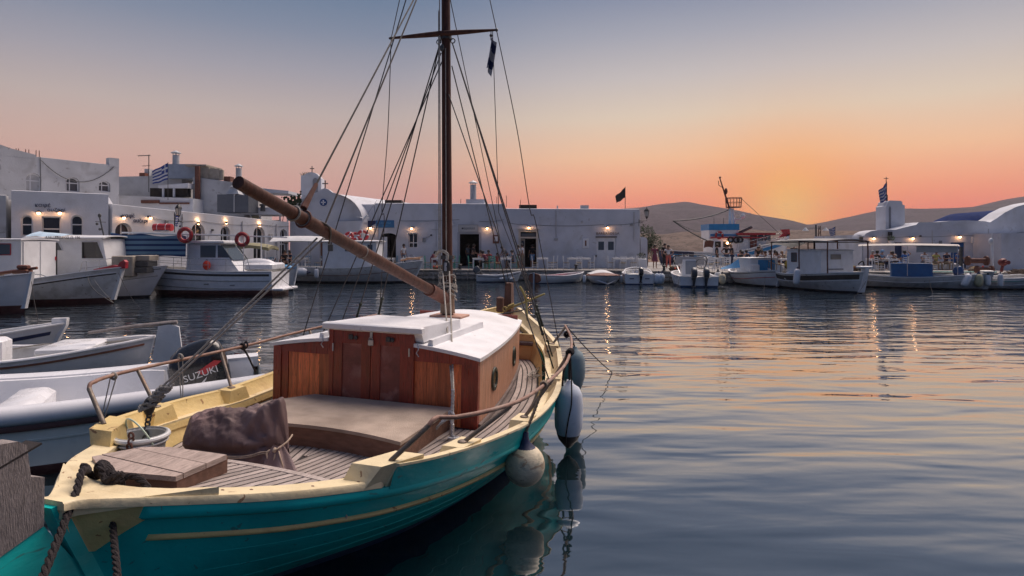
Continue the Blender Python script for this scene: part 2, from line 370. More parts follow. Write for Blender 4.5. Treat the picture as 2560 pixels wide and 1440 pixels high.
# ------------------------------------------------------------------ quay
QZ = .7
QE = [(-40, 20), (-23.5, 24.5), (-19.5, 31), (-16.5, 38), (-13.5, 41.3), (-6, 41.6), (0, 41.3), (6, 41.0), (9, 39.8), (11.5, 37.8), (16, 37.4), (22, 38.0), (30, 36.5), (60, 34)]
def make_quay():
    top = QE+[(60, 58), (30, 58), (10, 62), (-60, 62), (-60, 20)]
    mb = MB(); mb.prism(top, -1.5, QZ-.14); mb2 = MB()
    q = mb.build('quay', M_QUAY, ang=0); struct(q)
    # paving slabs with recessed joints along the front, one sheet behind
    def off(i, d):
        p = Vector(QE[i]).to_2d(); a = Vector(QE[max(i-1, 0)]).to_2d(); b = Vector(QE[min(i+1, len(QE)-1)]).to_2d()
        t = (b-a).normalized(); n = Vector((-t.y, t.x)); return p+n*d
    P = MB(); P.prism([tuple(off(i, .62)) for i in range(len(QE))]+[(60, 57.9), (30, 57.9), (10, 61.9), (-59.9, 61.9), (-59.9, 20.3)], QZ-.135, QZ)
    P.build('paving', M_QUAY, q, ang=0)
    me = None; k = 0
    for i in range(len(QE)-1):
        a, b = Vector(QE[i]), Vector(QE[i+1]); L = (b-a).length; t = (b-a)/L; n = Vector((-t.y, t.x)); rz = atan2(t.y, t.x); s = 0
        while s < L-.05 and -26 < QE[i][0] < 31:
            w = min(random.uniform(.8, 1.5), L-s)
            if L-s-w < .35: w = L-s
            c = a+t*(s+w/2)+n*.29
            mb = MB(); mb.bb((0, 0, 0), (w-.025, .64+random.uniform(-.02, .03), .15), .03)
            o = mb.build('coping_stone', M_STONE, q); o.location = (c.x, c.y, QZ-.075+.012+random.uniform(-.006, .01)); o.rotation_euler = (0, 0, rz)
            # wall stones below, two uneven courses
            for zz, hh in ((QZ-.30, .26), (QZ-.56, .24)):
                x = s
                while x < s+w-.1:
                    ww = random.uniform(.28, .6); ww = min(ww, s+w-x)
                    if -14 < QE[i][0] < 12 and k < 250:
                        cc = a+t*(x+ww/2)+n*.06; mb = MB()
                        mb.bb((0, 0, 0), (ww-.04, .22+random.uniform(0, .12), hh-random.uniform(.02, .07)), .05)
                        o = mb.build('stone', M_STONE, q); o.location = (cc.x, cc.y, zz+random.uniform(-.02, .02)); o.rotation_euler = (0, random.uniform(-.05, .05), rz+random.uniform(-.06, .06)); k += 1
                    x += ww
            s += w
    # dark weed-covered foot
    mb = MB(); mb.prism([tuple(off(i, -.05)) for i in range(len(QE))]+[tuple(off(i, .3)) for i in range(len(QE)-1, -1, -1)], -1.4, .12)
    mb.build('wet_footing', M_WET, q, ang=0)
make_quay()
# ------------------------------------------------------------------ hull generator
class Hull:
    """local frame: x starboard, y forward, z up, waterline z=0"""
    def __init__(s, y0, y1, hw, zt, wl, zk=-.5, rb=.5, rs=.3, cx=0, ym=None, double=True):
        s.y0, s.y1, s.hw, s.zt, s.wl, s.zk, s.rb, s.rs, s.cx = y0, y1, hw, zt, wl, zk, rb, rs, cx
        s.ym = (y0+y1)/2 if ym is None else ym; s.double = double
    def half(s, y, z):
        H = s.hw(y); W = s.wl(y); zt = s.zt(y); zk = s.zk
        # quadratic through (0,zk) (W,0) (H,zt): parameter t with z linear pieces smoothed
        if z >= 0:
            v = min(z/zt, 1.0); b = W+(H-W)*(1-(1-v)**1.7)
        else:
            v = max((z-zk)/(0-zk), 0); b = W*(v**.45)
        return max(b, .012)
    def yy(s, y, z):
        zt = s.zt(y); v = min(max((z-s.zk)/(zt-s.zk), 0), 1)
        if y > s.ym: w = (y-s.ym)/(s.y1-s.ym); return y-s.rb*w**4*(1-v)
        w = (s.ym-y)/(s.ym-s.y0); return y+s.rs*w**4*(1-v)
    def P(s, sd, y, z, o=0, dy=0): return Vector((s.cx+sd*(s.half(y, z)+o), s.yy(y, z)+dy, z))
    def stations(s, n=40):
        return [s.y0+(s.y1-s.y0)*(.5-.5*cos(pi*(i/n)))*.6+(s.y1-s.y0)*(i/n)*.4 for i in range(n+1)]
    def skin(s, z0, z1, rows, n=40, o=0, ya=None, yb=None, rail=0.0):
        """both sides between heights given as functions of y (z0,z1 callables)"""
        mb = MB(); ys = [y for y in s.stations(n) if (ya is None or y >= ya) and (yb is None or y <= yb)]
        for sd in (-1, 1):
            mb.loft([[s.P(sd, y, lerp(z0(y), z1(y), j/rows), o) for j in range(rows+1)] for y in ys], False)
        if not s.double and (ya is None or ya <= s.y0):   # transom
            y = ys[0]; L = [s.P(-1, y, lerp(z0(y), z1(y), j/rows), o) for j in range(rows+1)]; R = [s.P(1, y, lerp(z0(y), z1(y), j/rows), o) for j in range(rows+1)]
            mb.loft([L, R], False)
        return mb
    def band(s, zf, prof, sides=(-1, 1), n=44, ya=None, yb=None, mb=None, caps=True):
        """sweep a small profile [(outward, dz)] along the hull at height zf(y)"""
        mb = mb or MB(); ys = [y for y in s.stations(n) if (ya is None or y >= ya) and (yb is None or y <= yb)]
        if ya is not None and ya > s.y0: ys = [ya]+ys
        if yb is not None and yb < s.y1: ys = ys+[yb]
        for sd in sides:
            mb.loft([[Vector((s.cx+sd*max(s.half(y, zf(y))+a, .004), s.yy(y, zf(y)), zf(y)+b)) for a, b in prof] for y in ys], True, caps)
        return mb
    def deck(s, zf, inset, n=40, ya=None, yb=None, th=.03):
        mb = MB(); ys = [y for y in s.stations(n) if (ya is None or y >= ya) and (yb is None or y <= yb)]
        if ya is not None: ys = [ya]+ys
        if yb is not None: ys = ys+[yb]
        rings = []
        for y in ys:
            z = zf(y); h = max(s.half(y, z)-inset, .01)
            rings.append([(s.cx-h, s.yy(y, z), z), (s.cx+h, s.yy(y, z), z), (s.cx+h, s.yy(y, z), z-th), (s.cx-h, s.yy(y, z), z-th)])
        mb.loft(rings, True, True); return mb

def clip_poly(poly, nx, ny, d):   # keep nx*x+ny*y<=d
    out = []
    for i in range(len(poly)):
        a, b = poly[i], poly[(i+1) % len(poly)]; da = nx*a[0]+ny*a[1]-d; db = nx*b[0]+ny*b[1]-d
        if da <= 0: out.append(a)
        if da*db < 0:
            t = da/(da-db); out.append((a[0]+(b[0]-a[0])*t, a[1]+(b[1]-a[1])*t))
    return out

# ------------------------------------------------------------------ the turquoise boat in front
T_TEAL = mat('turquoise_paint', (.004, .52, .49), .38, .10, 3.5, .12, 35, st=(1, .25, 1), dirt_or_light=(.004, .2, .2), da=.45, ds=2.2, spec=.3, chip=((.05, .16, .15), 16, .655, .7))
T_CREAM = mat('cream_paint', (.72, .54, .23), .5, .09, 5, .25, 30, dirt_or_light=(.42, .25, .10), da=.35, ds=4, chip=((.22, .09, .03), 13, .66, .85))
T_CREAMT = mat('cream_paint_top', (.78, .65, .40), .5, .08, 5, .25, 30, dirt_or_light=(.46, .32, .15), da=.35, ds=4, chip=((.25, .11, .04), 12, .66, .85))
T_BOTB = mat('blue_bottom_paint', (.006, .04, .10), .6, .3, 5, .3, 40, dirt_or_light=(.2, .2, .18), da=.12, ds=14)
T_DECK = mat('weathered_teak', (.42, .355, .32), .85, .16, 4, .4, 55, st=(5, .5, 5), rnd=.18, grain=((.20, .15, .13), .5), dirt_or_light=(.10, .08, .07), da=.4, ds=1.1)
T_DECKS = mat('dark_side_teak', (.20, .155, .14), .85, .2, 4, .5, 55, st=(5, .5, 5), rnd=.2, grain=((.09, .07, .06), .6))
T_CAULK = mat('deck_caulking', (.028, .022, .022), .9, .2, 6)
T_MAHOG = mat('mahogany', (.27, .034, .018), .36, .25, 4, .25, 60, st=(7, 7, .6), rnd=.12, grain=((.09, .016, .007), .7), coat=.2)
T_PANEL = mat('mahogany_panel', (.62, .155, .055), .40, .35, 4, .25, 60, st=(9, 9, .5), rnd=.5, grain=((.20, .045, .016), .7), coat=.15)
T_FADED = mat('peeling_panel', (.24, .07, .05), .55, .3, 5, .4, 40, rnd=.1, dirt_or_light=(.5, .24, .2), da=.8, ds=4.5)
T_SIDE = mat('cabin_side_wood', (.52, .27, .17), .5, .16, 4, .2, 60, st=(6, 6, .5), grain=((.2, .085, .05), .6), dirt_or_light=(.16, .06, .03), da=.35, ds=1.2)
T_ROOF = mat('white_cabin_roof', (.80, .80, .81), .45, .05, 2.5, .2, 26, dirt_or_light=(.56, .54, .53), da=.5, ds=1.8, chip=((.4, .36, .32), 11, .69, .45))
T_PLY = mat('worn_plywood', (.44, .35, .28), .85, .16, 5, .5, 120, dirt_or_light=(.18, .13, .10), da=.5, ds=2.0)
T_EDGE = mat('hatch_edge_wood', (.20, .105, .072), .8, .25, 5, .4, 50, st=(1, 5, 5))
T_HATCH = mat('grey_hatch_wood', (.42, .33, .285), .85, .18, 4, .5, 50, st=(3.5, .6, 4), rnd=.15, grain=((.22, .165, .14), .6))
T_SPAR = mat('varnished_spar', (.080, .030, .020), .6, .3, 5, .3, 40, st=(4, 4, .6), grain=((.035, .012, .008), .65), dirt_or_light=(.14, .065, .042), da=.4, ds=3, spec=.25)
T_RAIL = mat('oxidised_rail', (.27, .15, .11), .65, .22, 9, .2, 60, dirt_or_light=(.40, .34, .28), da=.5, ds=6)
T_STAN = mat('galvanised_post', (.20, .16, .125), .55, .25, 10, .3, 60, metal=.3, dirt_or_light=(.26, .13, .06), da=.5, ds=6)
T_RUDD = mat('grey_rudder_wood', (.27, .235, .225), .8, .2, 4, .5, 45, st=(5, 5, .7), grain=((.13, .11, .105), .7))
T_TARP = mat('brown_tarpaulin', (.20, .125, .118), .62, .35, 3, .5, 160, dirt_or_light=(.40, .32, .33), da=.5, ds=2.6)  # mottling plus highlights: the paler blotches put top light into the colour

HB = thing('wooden_boat', 'turquoise and cream wooden caique with white-roofed mahogany cabin moored in front', 'boat', (-1.44, 6.2, 0))
HB.rotation_euler = (0, radians(1.2), -radians(15.8))
h_hw = spl([-3.28, -3.1, -2.85, -2.55, -2.25, -1.96, -1.5, -.8, 0, .6, 1.37, 2.0, 2.8, 3.5, 4.2, 4.6, 4.95], [.05, .24, .52, .82, 1.04, 1.22, 1.40, 1.56, 1.65, 1.67, 1.6, 1.47, 1.25, .92, .52, .29, .05])
h_zb = spl([-3.28, -2.5, -1.96, -1.5, -.8, 0, .6, 1.37, 2.2, 2.8, 3.5, 4.2, 4.95], [1.12, .98, .905, .855, .79, .73, .74, .80, .88, .95, 1.03, 1.12, 1.22])
def h_zc(y): return h_zb(y)-(.13 if y > -1 else lerp(.11, .13, (y+3.28)/2.28))
h_wl = spl([-3.28, -2.6, -2.3, -1.87, -1.58, -1.05, -.3, .5, 1.3, 2.4, 3.4, 4.3, 4.95], [.01, .07, .16, .34, .52, .80, 1.04, 1.2, 1.2, .95, .52, .12, .01])
hull = Hull(-3.28, 4.95, lambda y: max(h_hw(y)-.07, .03), h_zc, h_wl, -.55, 1.0, .72, .05, ym=.6)
def build_hero():
    H = hull; bt = lambda y: .10+.03*abs(y-.5)
    H.skin(lambda y: -.55, bt, 8, 60).build('hull_bottom', T_BOTB, HB, 60)
    H.skin(bt, h_zc, 14, 80).build('hull_side', T_TEAL, HB, 60)
    # plank seams show as slight laps
    for k, fz in enumerate((.18, .36, .54)):
        H.band(lambda y: lerp(bt(y), h_zc(y), fz), [(-.01, -.006), (.004, 0), (-.01, .006)], n=60, ya=-2.8, yb=4.5).build('plank_seam', T_TEAL, HB, 180)
    # moulded rub rail below the cap, cream strake
    H.band(lambda y: h_zc(y)-.035, [(-.02, -.035), (.02, -.045), (.05, -.030), (.062, 0), (.055, .03), (-.02, .034)], n=80, ya=-3.02).build('rub_rail', T_TEAL, HB, 60)
    H.band(lambda y: h_zc(y)-.205, [(-.01, -.018), (.016, -.016), (.026, 0), (.016, .016), (-.01, .018)], n=80, ya=-3.02, yb=4.6).build('strake', T_CREAM, HB, 60)
    # stern cheeks, cream
    H.skin(lambda y: h_zc(y)-.006-.27*min(max((-2.93-y)/.28, 0), 1), lambda y: h_zc(y)-.004, 3, 400, .012, yb=-2.94).build('stern_cheek', T_CREAM, HB, 60)
    # cap rail
    capw = lambda y: .135
    mb = MB()
    ys = H.stations(80)
    for sd in (-1, 1):
        rings = []
        for y in ys:
            z = h_zc(y); h = H.half(y, z); yv = H.yy(y, z); o = lerp(.055, -.02, min(max((y+2.02)/.06, 0), 1)); w = .15 if y < -2.02 else .10; w = w if y > -2.4 else .15+.12*min(1, (-2.4-y)/.5)
            i = max(h-w, .0); rings.append([(H.cx+sd*(h+o), yv, z), (H.cx+sd*(h+o), yv, z+.032), (H.cx+sd*(h+o-.012), yv, z+.045), (H.cx+sd*i, yv, z+.045), (H.cx+sd*i, yv, z)])
        mb.loft(rings, True, True)
    mb.build('cap_rail', T_CREAMT, HB, 50)
    mb = MB(); pts = [(H.half(y, h_zc(y))+.03, H.yy(y, h_zc(y))) for y in fr(-3.27, -2.78, 8)]
    prof = [(H.cx+a, y) for a, y in pts]+[(H.cx+pts[-1][0]*t, pts[-1][1]-.16*(1-t*t)) for t in (.6, .3, 0, -.3, -.6)]+[(H.cx-a, y) for a, y in pts[::-1]]
    n_ = len(prof); zz = [h_zc(-3.0)+.05+.02*(-3-p[1]) for p in prof]
    mb._add([(p[0], p[1], z-.05) for p, z in zip(prof, zz)]+[(p[0], p[1], z) for p, z in zip(prof, zz)], [tuple(range(n_)), tuple(range(n_, 2*n_))]+[(i, (i+1) % n_, n_+(i+1) % n_, n_+i) for i in range(n_)])
    mb.build('stern_piece', T_CREAMT, HB, 40)
    # raised bulwark from quarter to bow: teal outside, cream inside and on top
    ya, yb = -2.0, 4.80
    ysb = [ya]+[y for y in H.stations(80) if ya < y < yb]+[yb]
    for sd in (-1, 1):
        o_, i_ = MB(), MB(); ro, ri = [], []
        for y in ysb:
            zc = h_zc(y)+.045; zt = h_zb(y)+.02; h = H.half(y, h_zc(y)); yv = H.yy(y, h_zc(y)); q = H.cx
            lean = .07; k = 1
            zt = lerp(zc+.05, zt, k)
            ro.append([(q+sd*(h+.055), yv, h_zc(y)-.02), (q+sd*(h+.047+lean*.5), yv, lerp(zc, zt, .5)), (q+sd*(h+.045+lean), yv, zt)])
            ri.append([(q+sd*(h+.030+lean), yv, zt-.012), (q+sd*(h+.052+lean), yv, zt-.004), (q+sd*(h+.052+lean), yv, zt+.012), (q+sd*(h-.012+lean), yv, zt+.012), (q+sd*(h-.015+lean), yv, zt-.01), (q+sd*(h-.035), yv, zc-.01), (q+sd*(h+.030), yv, zc-.05)])
        o_.loft(ro, False); i_.loft(ri, True, True)
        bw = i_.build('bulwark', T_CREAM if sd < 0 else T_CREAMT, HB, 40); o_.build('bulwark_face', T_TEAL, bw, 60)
    # cream inner side (ceiling) from cap to deck with a moulding
    for sd in (-1, 1):
        mb = MB(); rings = []
        for y in [y for y in H.stations(70) if -2.2 < y < 4.3]:
            z = h_zc(y); h = H.half(y, z)-.145; rings.append([(H.cx+sd*h, H.yy(y, z), z+.044), (H.cx+sd*(h-.012), H.yy(y, z), z-.01), (H.cx+sd*(h+.0), H.yy(y, z), z-.03), (H.cx+sd*min(h-.05, H.half(y, h_deck(y))-.09), H.yy(y, z), h_deck(y)-.04)])
        mb.loft(rings, False); mb.build('inner_side', T_CREAM, HB, 40)
    # blocks carrying the rail posts
    for sd in (-1, 1):
        for i, y in enumerate(POSTS):
            zt = h_zb(y)+.045; h = H.half(y, h_zc(y)); yv = H.yy(y, h_zc(y)); mb = MB()
            a = -atan2(H.half(y+.1, h_zc(y+.1))-H.half(y-.1, h_zc(y-.1)), .2)*sd
            L = .30 if i == 0 else .24; zb = h_zc(y)+.046
            X = lambda o: H.cx+sd*(h+o)
            inn = -.13 if i == 0 else -.085; l0, l1 = L/2+.06, L/2
            lo = [(inn, -l0), (.035, -l0), (.035, l0), (inn, l0)]; hi = [(inn+.02, -l1), (.098, -l1), (.098, l1), (inn+.02, l1)]
            sl = (H.half(y+.15, h_zc(y+.15))-H.half(y-.15, h_zc(y-.15)))/.3
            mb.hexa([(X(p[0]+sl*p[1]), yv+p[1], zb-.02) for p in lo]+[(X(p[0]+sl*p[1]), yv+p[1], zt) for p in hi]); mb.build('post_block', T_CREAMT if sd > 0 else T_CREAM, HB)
def h_deck(y): return .575+.012*max(0, y)**1.4 if y > -2 else .575
POSTS = (-1.95, -1.28, -.15, 1.35, 2.7)
build_hero()

def hero_decks():
    H = hull
    base = H.deck(lambda y: h_deck(y)-.008, .10, 50, -2.35, 4.4, .03); base.build('deck_base', T_CAULK, HB, 0)
    # sprung planks, each following the side
    hin = lambda y: max(H.half(y, h_zc(y))-.21, 0)
    ys = [y for y in fr(-2.14, 3.25, 44)]
    pw = .066; gap = .016
    cabin_in = lambda y: (cab_hw(y)-.03) if 0.02 < y < 2.82 else 0.0
    for sd in (-1, 1):
        for i in range(27):
            runs = []; cur = []
            for y in ys:
                o = hin(y)-i*pw; q = o-(pw-gap)
                lo = max(q, cabin_in(y), .004)
                if o > lo+.006: cur.append((y, lo, o))
                else:
                    if len(cur) > 1: runs.append(cur)
                    cur = []
            if len(cur) > 1: runs.append(cur)
            for r in runs:
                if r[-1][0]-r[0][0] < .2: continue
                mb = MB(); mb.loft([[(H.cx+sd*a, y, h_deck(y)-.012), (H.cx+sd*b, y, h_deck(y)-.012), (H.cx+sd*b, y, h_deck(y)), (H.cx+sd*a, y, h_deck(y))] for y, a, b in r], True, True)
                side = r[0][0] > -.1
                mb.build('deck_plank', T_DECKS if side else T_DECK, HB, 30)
    # stern deck: raised, planks laid slightly askew
    zs = .805
    edge = [(x, -2.10+.02*((x-.05)/.5)**2*(-1)-.10*abs(x-.05)**1.5) for x in fr(-1.0, 1.05, 14)]
    out = []
    for y in fr(-3.22, -2.14, 16): out.append((H.cx+max(H.half(y, h_zc(y))-.17, 0.02), H.yy(y, h_zc(y))))
    left = [(2*H.cx-p[0], p[1]) for p in out]
    poly = left[::-1][:1]; poly = [p for p in left[::-1]]+out
    # keep only aft of the curved front edge
    ymax = lambda x: -1.97-.13*(x-.0)**2
    poly = [(p[0], min(p[1], ymax(p[0])-.04)) for p in poly]
    front = [(x, ymax(x)-.04) for x in fr(out[-1][0], left[-1][0], 14)][1:-1]
    poly = poly+front
    zf = lambda x, y: zs+.10*max(0, (-2.35-y))**1.2
    mb = MB(); mb._add([(p[0], p[1], zf(*p)-.012) for p in poly], [tuple(range(len(poly)))]); mb.build('stern_deck_base', T_CAULK, HB, 0)
    d = Vector((.40, 1)).normalized(); n = Vector((d.y, -d.x)); k = -40
    for k in range(-30, 34):
        c = clip_poly(clip_poly(poly, n.x, n.y, (k+1)*.066-.016), -n.x, -n.y, -k*.066)
        if len(c) < 3: continue
        A = abs(sum(c[i][0]*c[(i+1) % len(c)][1]-c[(i+1) % len(c)][0]*c[i][1] for i in range(len(c))))/2
        if A < .0015: continue
        mb = MB(); m_ = len(c); vs = [(p[0], p[1], zf(*p)-.011) for p in c]+[(p[0], p[1], zf(*p)) for p in c]
        mb._add(vs, [tuple(range(m_-1, -1, -1)), tuple(range(m_, 2*m_))]+[(i, (i+1) % m_, m_+(i+1) % m_, m_+i) for i in range(m_)])
        mb.build('stern_plank', T_DECK, HB, 30)
    # curved margin board and riser at the step
    hx = H.half(-2.05, .62)-.07; xs = fr(H.cx-hx, H.cx+hx, 18)
    mb = MB(); mb.loft([[(x, ymax(x), zs-.2), (x, ymax(x), zs+.004), (x, ymax(x)-.045, zs+.004), (x, ymax(x)-.045, zs-.2)] for x in xs], True, True); mb.build('step_board', T_DECK, HB, 30)
    # foredeck
    for k in range(-12, 12):
        a, b = k*.075, k*.075+.066; pts = []
        for y in fr(3.3, 4.7, 14):
            h = max(H.half(y, h_zc(y))-.17, 0); aa, bb_ = max(a, -h), min(b, h)
            if bb_-aa > .01: pts.append((y, aa, bb_))
        if len(pts) < 2: continue
        mb = MB(); z = lambda y: h_zc(y)+.02
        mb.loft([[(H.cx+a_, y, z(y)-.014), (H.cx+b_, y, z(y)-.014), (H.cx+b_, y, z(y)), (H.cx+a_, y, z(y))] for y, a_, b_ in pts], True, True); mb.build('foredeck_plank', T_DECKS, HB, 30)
    mb = H.deck(lambda y: h_zc(y)+.004, .12, 30, 3.27, 4.75, .03); mb.build('foredeck_base', T_CAULK, HB, 0)
    h = H.half(3.27, h_zc(3.27))-.13
    mb = MB(); mb.box((H.cx, 3.285, .80), (2*h, .03, .42)); fb = mb.build('foredeck_bulkhead', T_CREAM, HB)
    mb = MB(); mb.bb((H.cx, 3.26, h_zc(3.27)+.0), (2*h+.02, .06, .06), .02); mb.build('foredeck_beam', T_DECKS, HB)
def cab_hw(y): return 1.14-.036*max(y, 0)-.032*max(y, 0)**2 if y > 0 else 1.14
hero_decks()

def hero_cabin():
    zt = 1.235; zb = .545; hw = cab_hw
    def ztop(x, y, camb=.115): return zt+.0+camb*(1-(x/hw(y))**2)
    # ---- back wall
    bw = MB(); bw.box((0, .05, .85), (2.2, .03, .62)); wall = bw.build('cabin_back_wall', T_MAHOG, HB)
    def board(x0, x1, z0, z1a, z1b, y, th, name, m, par):
        mb = MB(); mb.hexa([(x0, y, z0), (x1, y, z0), (x1, y+th, z0), (x0, y+th, z0), (x0, y, z1a), (x1, y, z1b), (x1, y+th, z1b), (x0, y+th, z1a)]); return mb.build(name, m, par)
    rnd = random.Random(5)
    for sd in (-1, 1):
        xs = [.47, .60, .72, .86, .965]
        for i in range(4):
            a, b = sd*xs[i]+.0, sd*xs[i+1]
            x0, x1 = min(a, b)+.0015, max(a, b)-.0015
            board(x0, x1, zb, ztop(x0, 0)-.065, ztop(x1, 0)-.065, .012, .03, 'wall_plank', T_PANEL, wall)
        a, b = sd*.967, sd*1.045; board(min(a, b), max(a, b), zb, ztop(a, 0)-.05, ztop(b, 0)-.05, .004, .04, 'stile', T_MAHOG, wall)
        a, b = sd*1.048, sd*1.14; board(min(a, b), max(a, b), zb, ztop(a, 0)-.01, ztop(b, 0)-.004, -.006, .06, 'corner_post', T_MAHOG, wall)
        a, b = sd*.47, sd*1.046; board(min(a, b), max(a, b), ztop(b, 0)-.075, ztop(min(a, b), 0)-.012, ztop(max(a, b), 0)-.012, -.004, .022, 'top_rail', T_MAHOG, wall)
        a, b = sd*.425, sd*.472; board(min(a, b), max(a, b), zb, 1.452, 1.452, -.016, .05, 'door_jamb', T_MAHOG, wall)
    # ---- two doors
    for sd in (-1, 1):
        x0, x1 = (.004, .423) if sd > 0 else (-.423, -.004)
        mb = MB(); y = -.012
        def bx(a, b, c, d, yy=0, th=.035): mb.box(((a+b)/2, y+th/2+yy, (c+d)/2), (b-a, th, d-c))
        bx(x0, x0+.10, zb+.01, 1.45); bx(x1-.10, x1, zb+.01, 1.45); bx(x0+.10, x1-.10, 1.31, 1.45, .0006); bx(x0+.10, x1-.10, zb+.01, .655, .0006)
        dr = mb.build('door', T_MAHOG, HB)
        mb = MB(); mb.box(((x0+x1)/2, y+.022, .98), (.222, .02, .66)); mb.build('panel', T_FADED, dr)
        for zz in (.70, 1.26):
            mb = MB(); mb.tube([(sd*.424, y-.006, zz-.04), (sd*.424, y-.006, zz+.04)], .009, 8); mb.build('hinge', M_STEEL, dr)
        mb = MB(); mb.bb((x0+.2 if sd < 0 else x0+.19, y-.004, 1.375), (.05, .014, .05), .005); mb.ell(((x0+.26 if sd < 0 else x0+.24), y-.012, 1.372), (.022, .016, .024)); mb.build('door_catch', M_DARKM, dr)
    mb = MB(); mb.bb((.012, -.035, 1.335), (.055, .022, .062), .008); pl = mb.build('padlock', mat('worn_padlock', (.55, .5, .45), .4, .1, 8, metal=.5), HB)
    mb = MB(); mb.torus((.012, -.035, 1.37), .019, .005, 12, 6, XZ, 0, pi); mb.build('shackle', M_STEEL, pl)
    mb = MB(); mb.bb((.012, -.028, 1.42), (.03, .012, .09), .004); mb.build('hasp', M_STEEL, HB)
    # ---- side walls and front
    for sd in (-1, 1):
        ys = fr(0.03, 2.85, 16); mb = MB()
        mb.loft([[(sd*hw(y), y, zb), (sd*hw(y), y, zt-.055), (sd*(hw(y)-.03), y, zt-.055), (sd*(hw(y)-.03), y, zb)] for y in ys], True, True)
        sw = mb.build('cabin_side', T_SIDE, HB, 50)
        mb = MB(); mb.loft([[(sd*(hw(y)+.006), y, zt-.054), (sd*(hw(y)+.006), y, zt-.003), (sd*(hw(y)-.03), y, zt-.003), (sd*(hw(y)-.03), y, zt-.054)] for y in ys], True, True); mb.build('side_top_strip', T_SIDE, HB, 50)
        mb = MB(); mb.loft([[(sd*(hw(y)+.03), y, h_deck(y)-.005), (sd*(hw(y)+.026), y, h_deck(y)+.035), (sd*(hw(y)+.001), y, h_deck(y)+.04), (sd*(hw(y)+.001), y, h_deck(y)-.005)] for y in ys], True, True); mb.build('deck_moulding', T_DECKS, HB, 50)
        for y in (.62, 1.93):
            a = atan2(hw(y+.1)-hw(y-.1), .2); M = Matrix.Rotation(-a*sd, 3, 'Z') @ Matrix(((0, 0, sd), (0, 1, 0), (1, 0, 0)))
            c = (sd*(hw(y)+.004), y, .925)
            mb = MB(); mb.torus(c, .105, .022, 28, 8, M, fl=.8); ph = mb.build('porthole', mat('green_bronze', (.035, .042, .032), .5, .3, 9, metal=.5), HB)
            mb = MB(); mb.lathe([(.02, 0), (.095, .004)], c, 24, M); mb.build('porthole_glass', M_GLASSD, ph)
    mb = MB(); w = hw(2.85); mb.box((0, 2.84, (zb+zt)/2+.03), (2*w-.06, .03, zt-zb+.14)); mb.build('cabin_front', T_MAHOG, HB)
    # ---- roof
    def roof_piece(name, ya, yb, xa, xb, par):
        def rf(u, v):
            y = lerp(ya, yb, v); w = hw(max(y, 0))+.028; a_, b_ = (-w if xa is None else xa), (w if xb is None else xb); x = lerp(a_, b_, u)
            return (x, y, ztop(x*hw(max(y, 0))/w, max(y, 0))+.022)
        n, m_ = 16, 12; mb = MB()
        mb.grid(rf, n, m_); mb.grid(lambda u, v: (rf(u, v)[0], rf(u, v)[1], rf(u, v)[2]-.034), n, m_)
        per = [(i/n, 0) for i in range(n)]+[(1, j/m_) for j in range(m_)]+[(1-i/n, 1) for i in range(n)]+[(0, 1-j/m_) for j in range(m_)]
        per.append(per[0]); mb.loft([[rf(*p) for p in per], [(rf(*p)[0], rf(*p)[1], rf(*p)[2]-.034) for p in per]], False)
        return mb.build(name, T_ROOF, par, 45)
    roof = roof_piece('cabin_roof', 1.0, 2.93, None, None, HB)
    roof_piece('side_roof', -.035, 1.0, None, -.478, roof); roof_piece('side_roof', -.035, 1.0, .478, None, roof)
    mb = MB(); z0, z1 = 1.36, 1.515     # companionway slide
    mb.hexa([(-.50, .03, z0), (.56, .03, z0), (.56, 1.05, z0), (-.50, 1.05, z0), (-.49, -.055, z1), (.55, -.055, z1), (.55, 1.05, z1-.045), (-.49, 1.05, z1-.045)]); hb = mb.build('sliding_hatch', T_ROOF, HB)
    mb = MB(); mb.bb((.03, -.035, 1.483), (1.10, .09, .066), .01); mb.build('hatch_lip', T_ROOF, hb)
    for x in (-.57, .64):
        mb = MB(); mb.hexa([(x-.035, .0, 1.29), (x+.035, .0, 1.29), (x+.035, 1.55, 1.30), (x-.035, 1.55, 1.30), (x-.02, .0, 1.395), (x+.02, .0, 1.395), (x+.02, 1.55, 1.39), (x-.02, 1.55, 1.39)]); mb.build('hatch_runner', T_ROOF, hb)
    mb = MB(); mb.bb((.03, 2.05, 1.378), (.44, .34, .03), .006); mb.build('mast_collar', mat('pink_primer_board', (.45, .24, .17), .6, .1, 6), HB)
    for x, z in ((.52, 1.36), (-.53, 1.38)):
        mb = MB(); mb.tube([(x+.02, -.075, z), (x+.035, -.09, z-.05), (x+.015, -.095, z-.085), (x+.04, -.09, z-.12)], .006, 6); mb.build('hook', M_STEEL, HB)
    # ---- low box in front of the doors
    arc = [(x, -1.12+.15*(1-(x/.88)**2)) for x in fr(.88, -.88, 12)]
    poly = arc+[(-.88, -.40), (-.62, -.03), (.90, -.03)]
    mb = MB(); mb.prism([(p[0]*.985, p[1]*.985-.005) for p in poly], .56, .735); hbx = mb.build('engine_box', T_EDGE, HB, 30)
    mb = MB(); mb.prism(poly, .737, .765); mb.build('box_top', T_PLY, hbx, 30)
    mb = MB(); arc2 = [(p[0], p[1]-.02, z) for p in arc for z in ()]
    # ---- thick three-board hatch on the stern deck
    z0, z1 = .835, .935
    Pn = [(-.62, -2.50), (-.47, -2.26), (-.30, -2.20), (.16, -2.20), (.14, -2.60), (-.36, -2.66)]
    hp = MB(); hp.prism([(p[0]*.97+.0, p[1]*.995) for p in Pn], z0-.03, z1-.012); hd = hp.build('stern_hatch', T_EDGE, HB, 30)
    dn = Vector((1, -.12)).normalized(); nn = Vector((-dn.y, dn.x))
    vals = [nn.x*p[0]+nn.y*p[1] for p in Pn]; lo, hi = min(vals), max(vals)
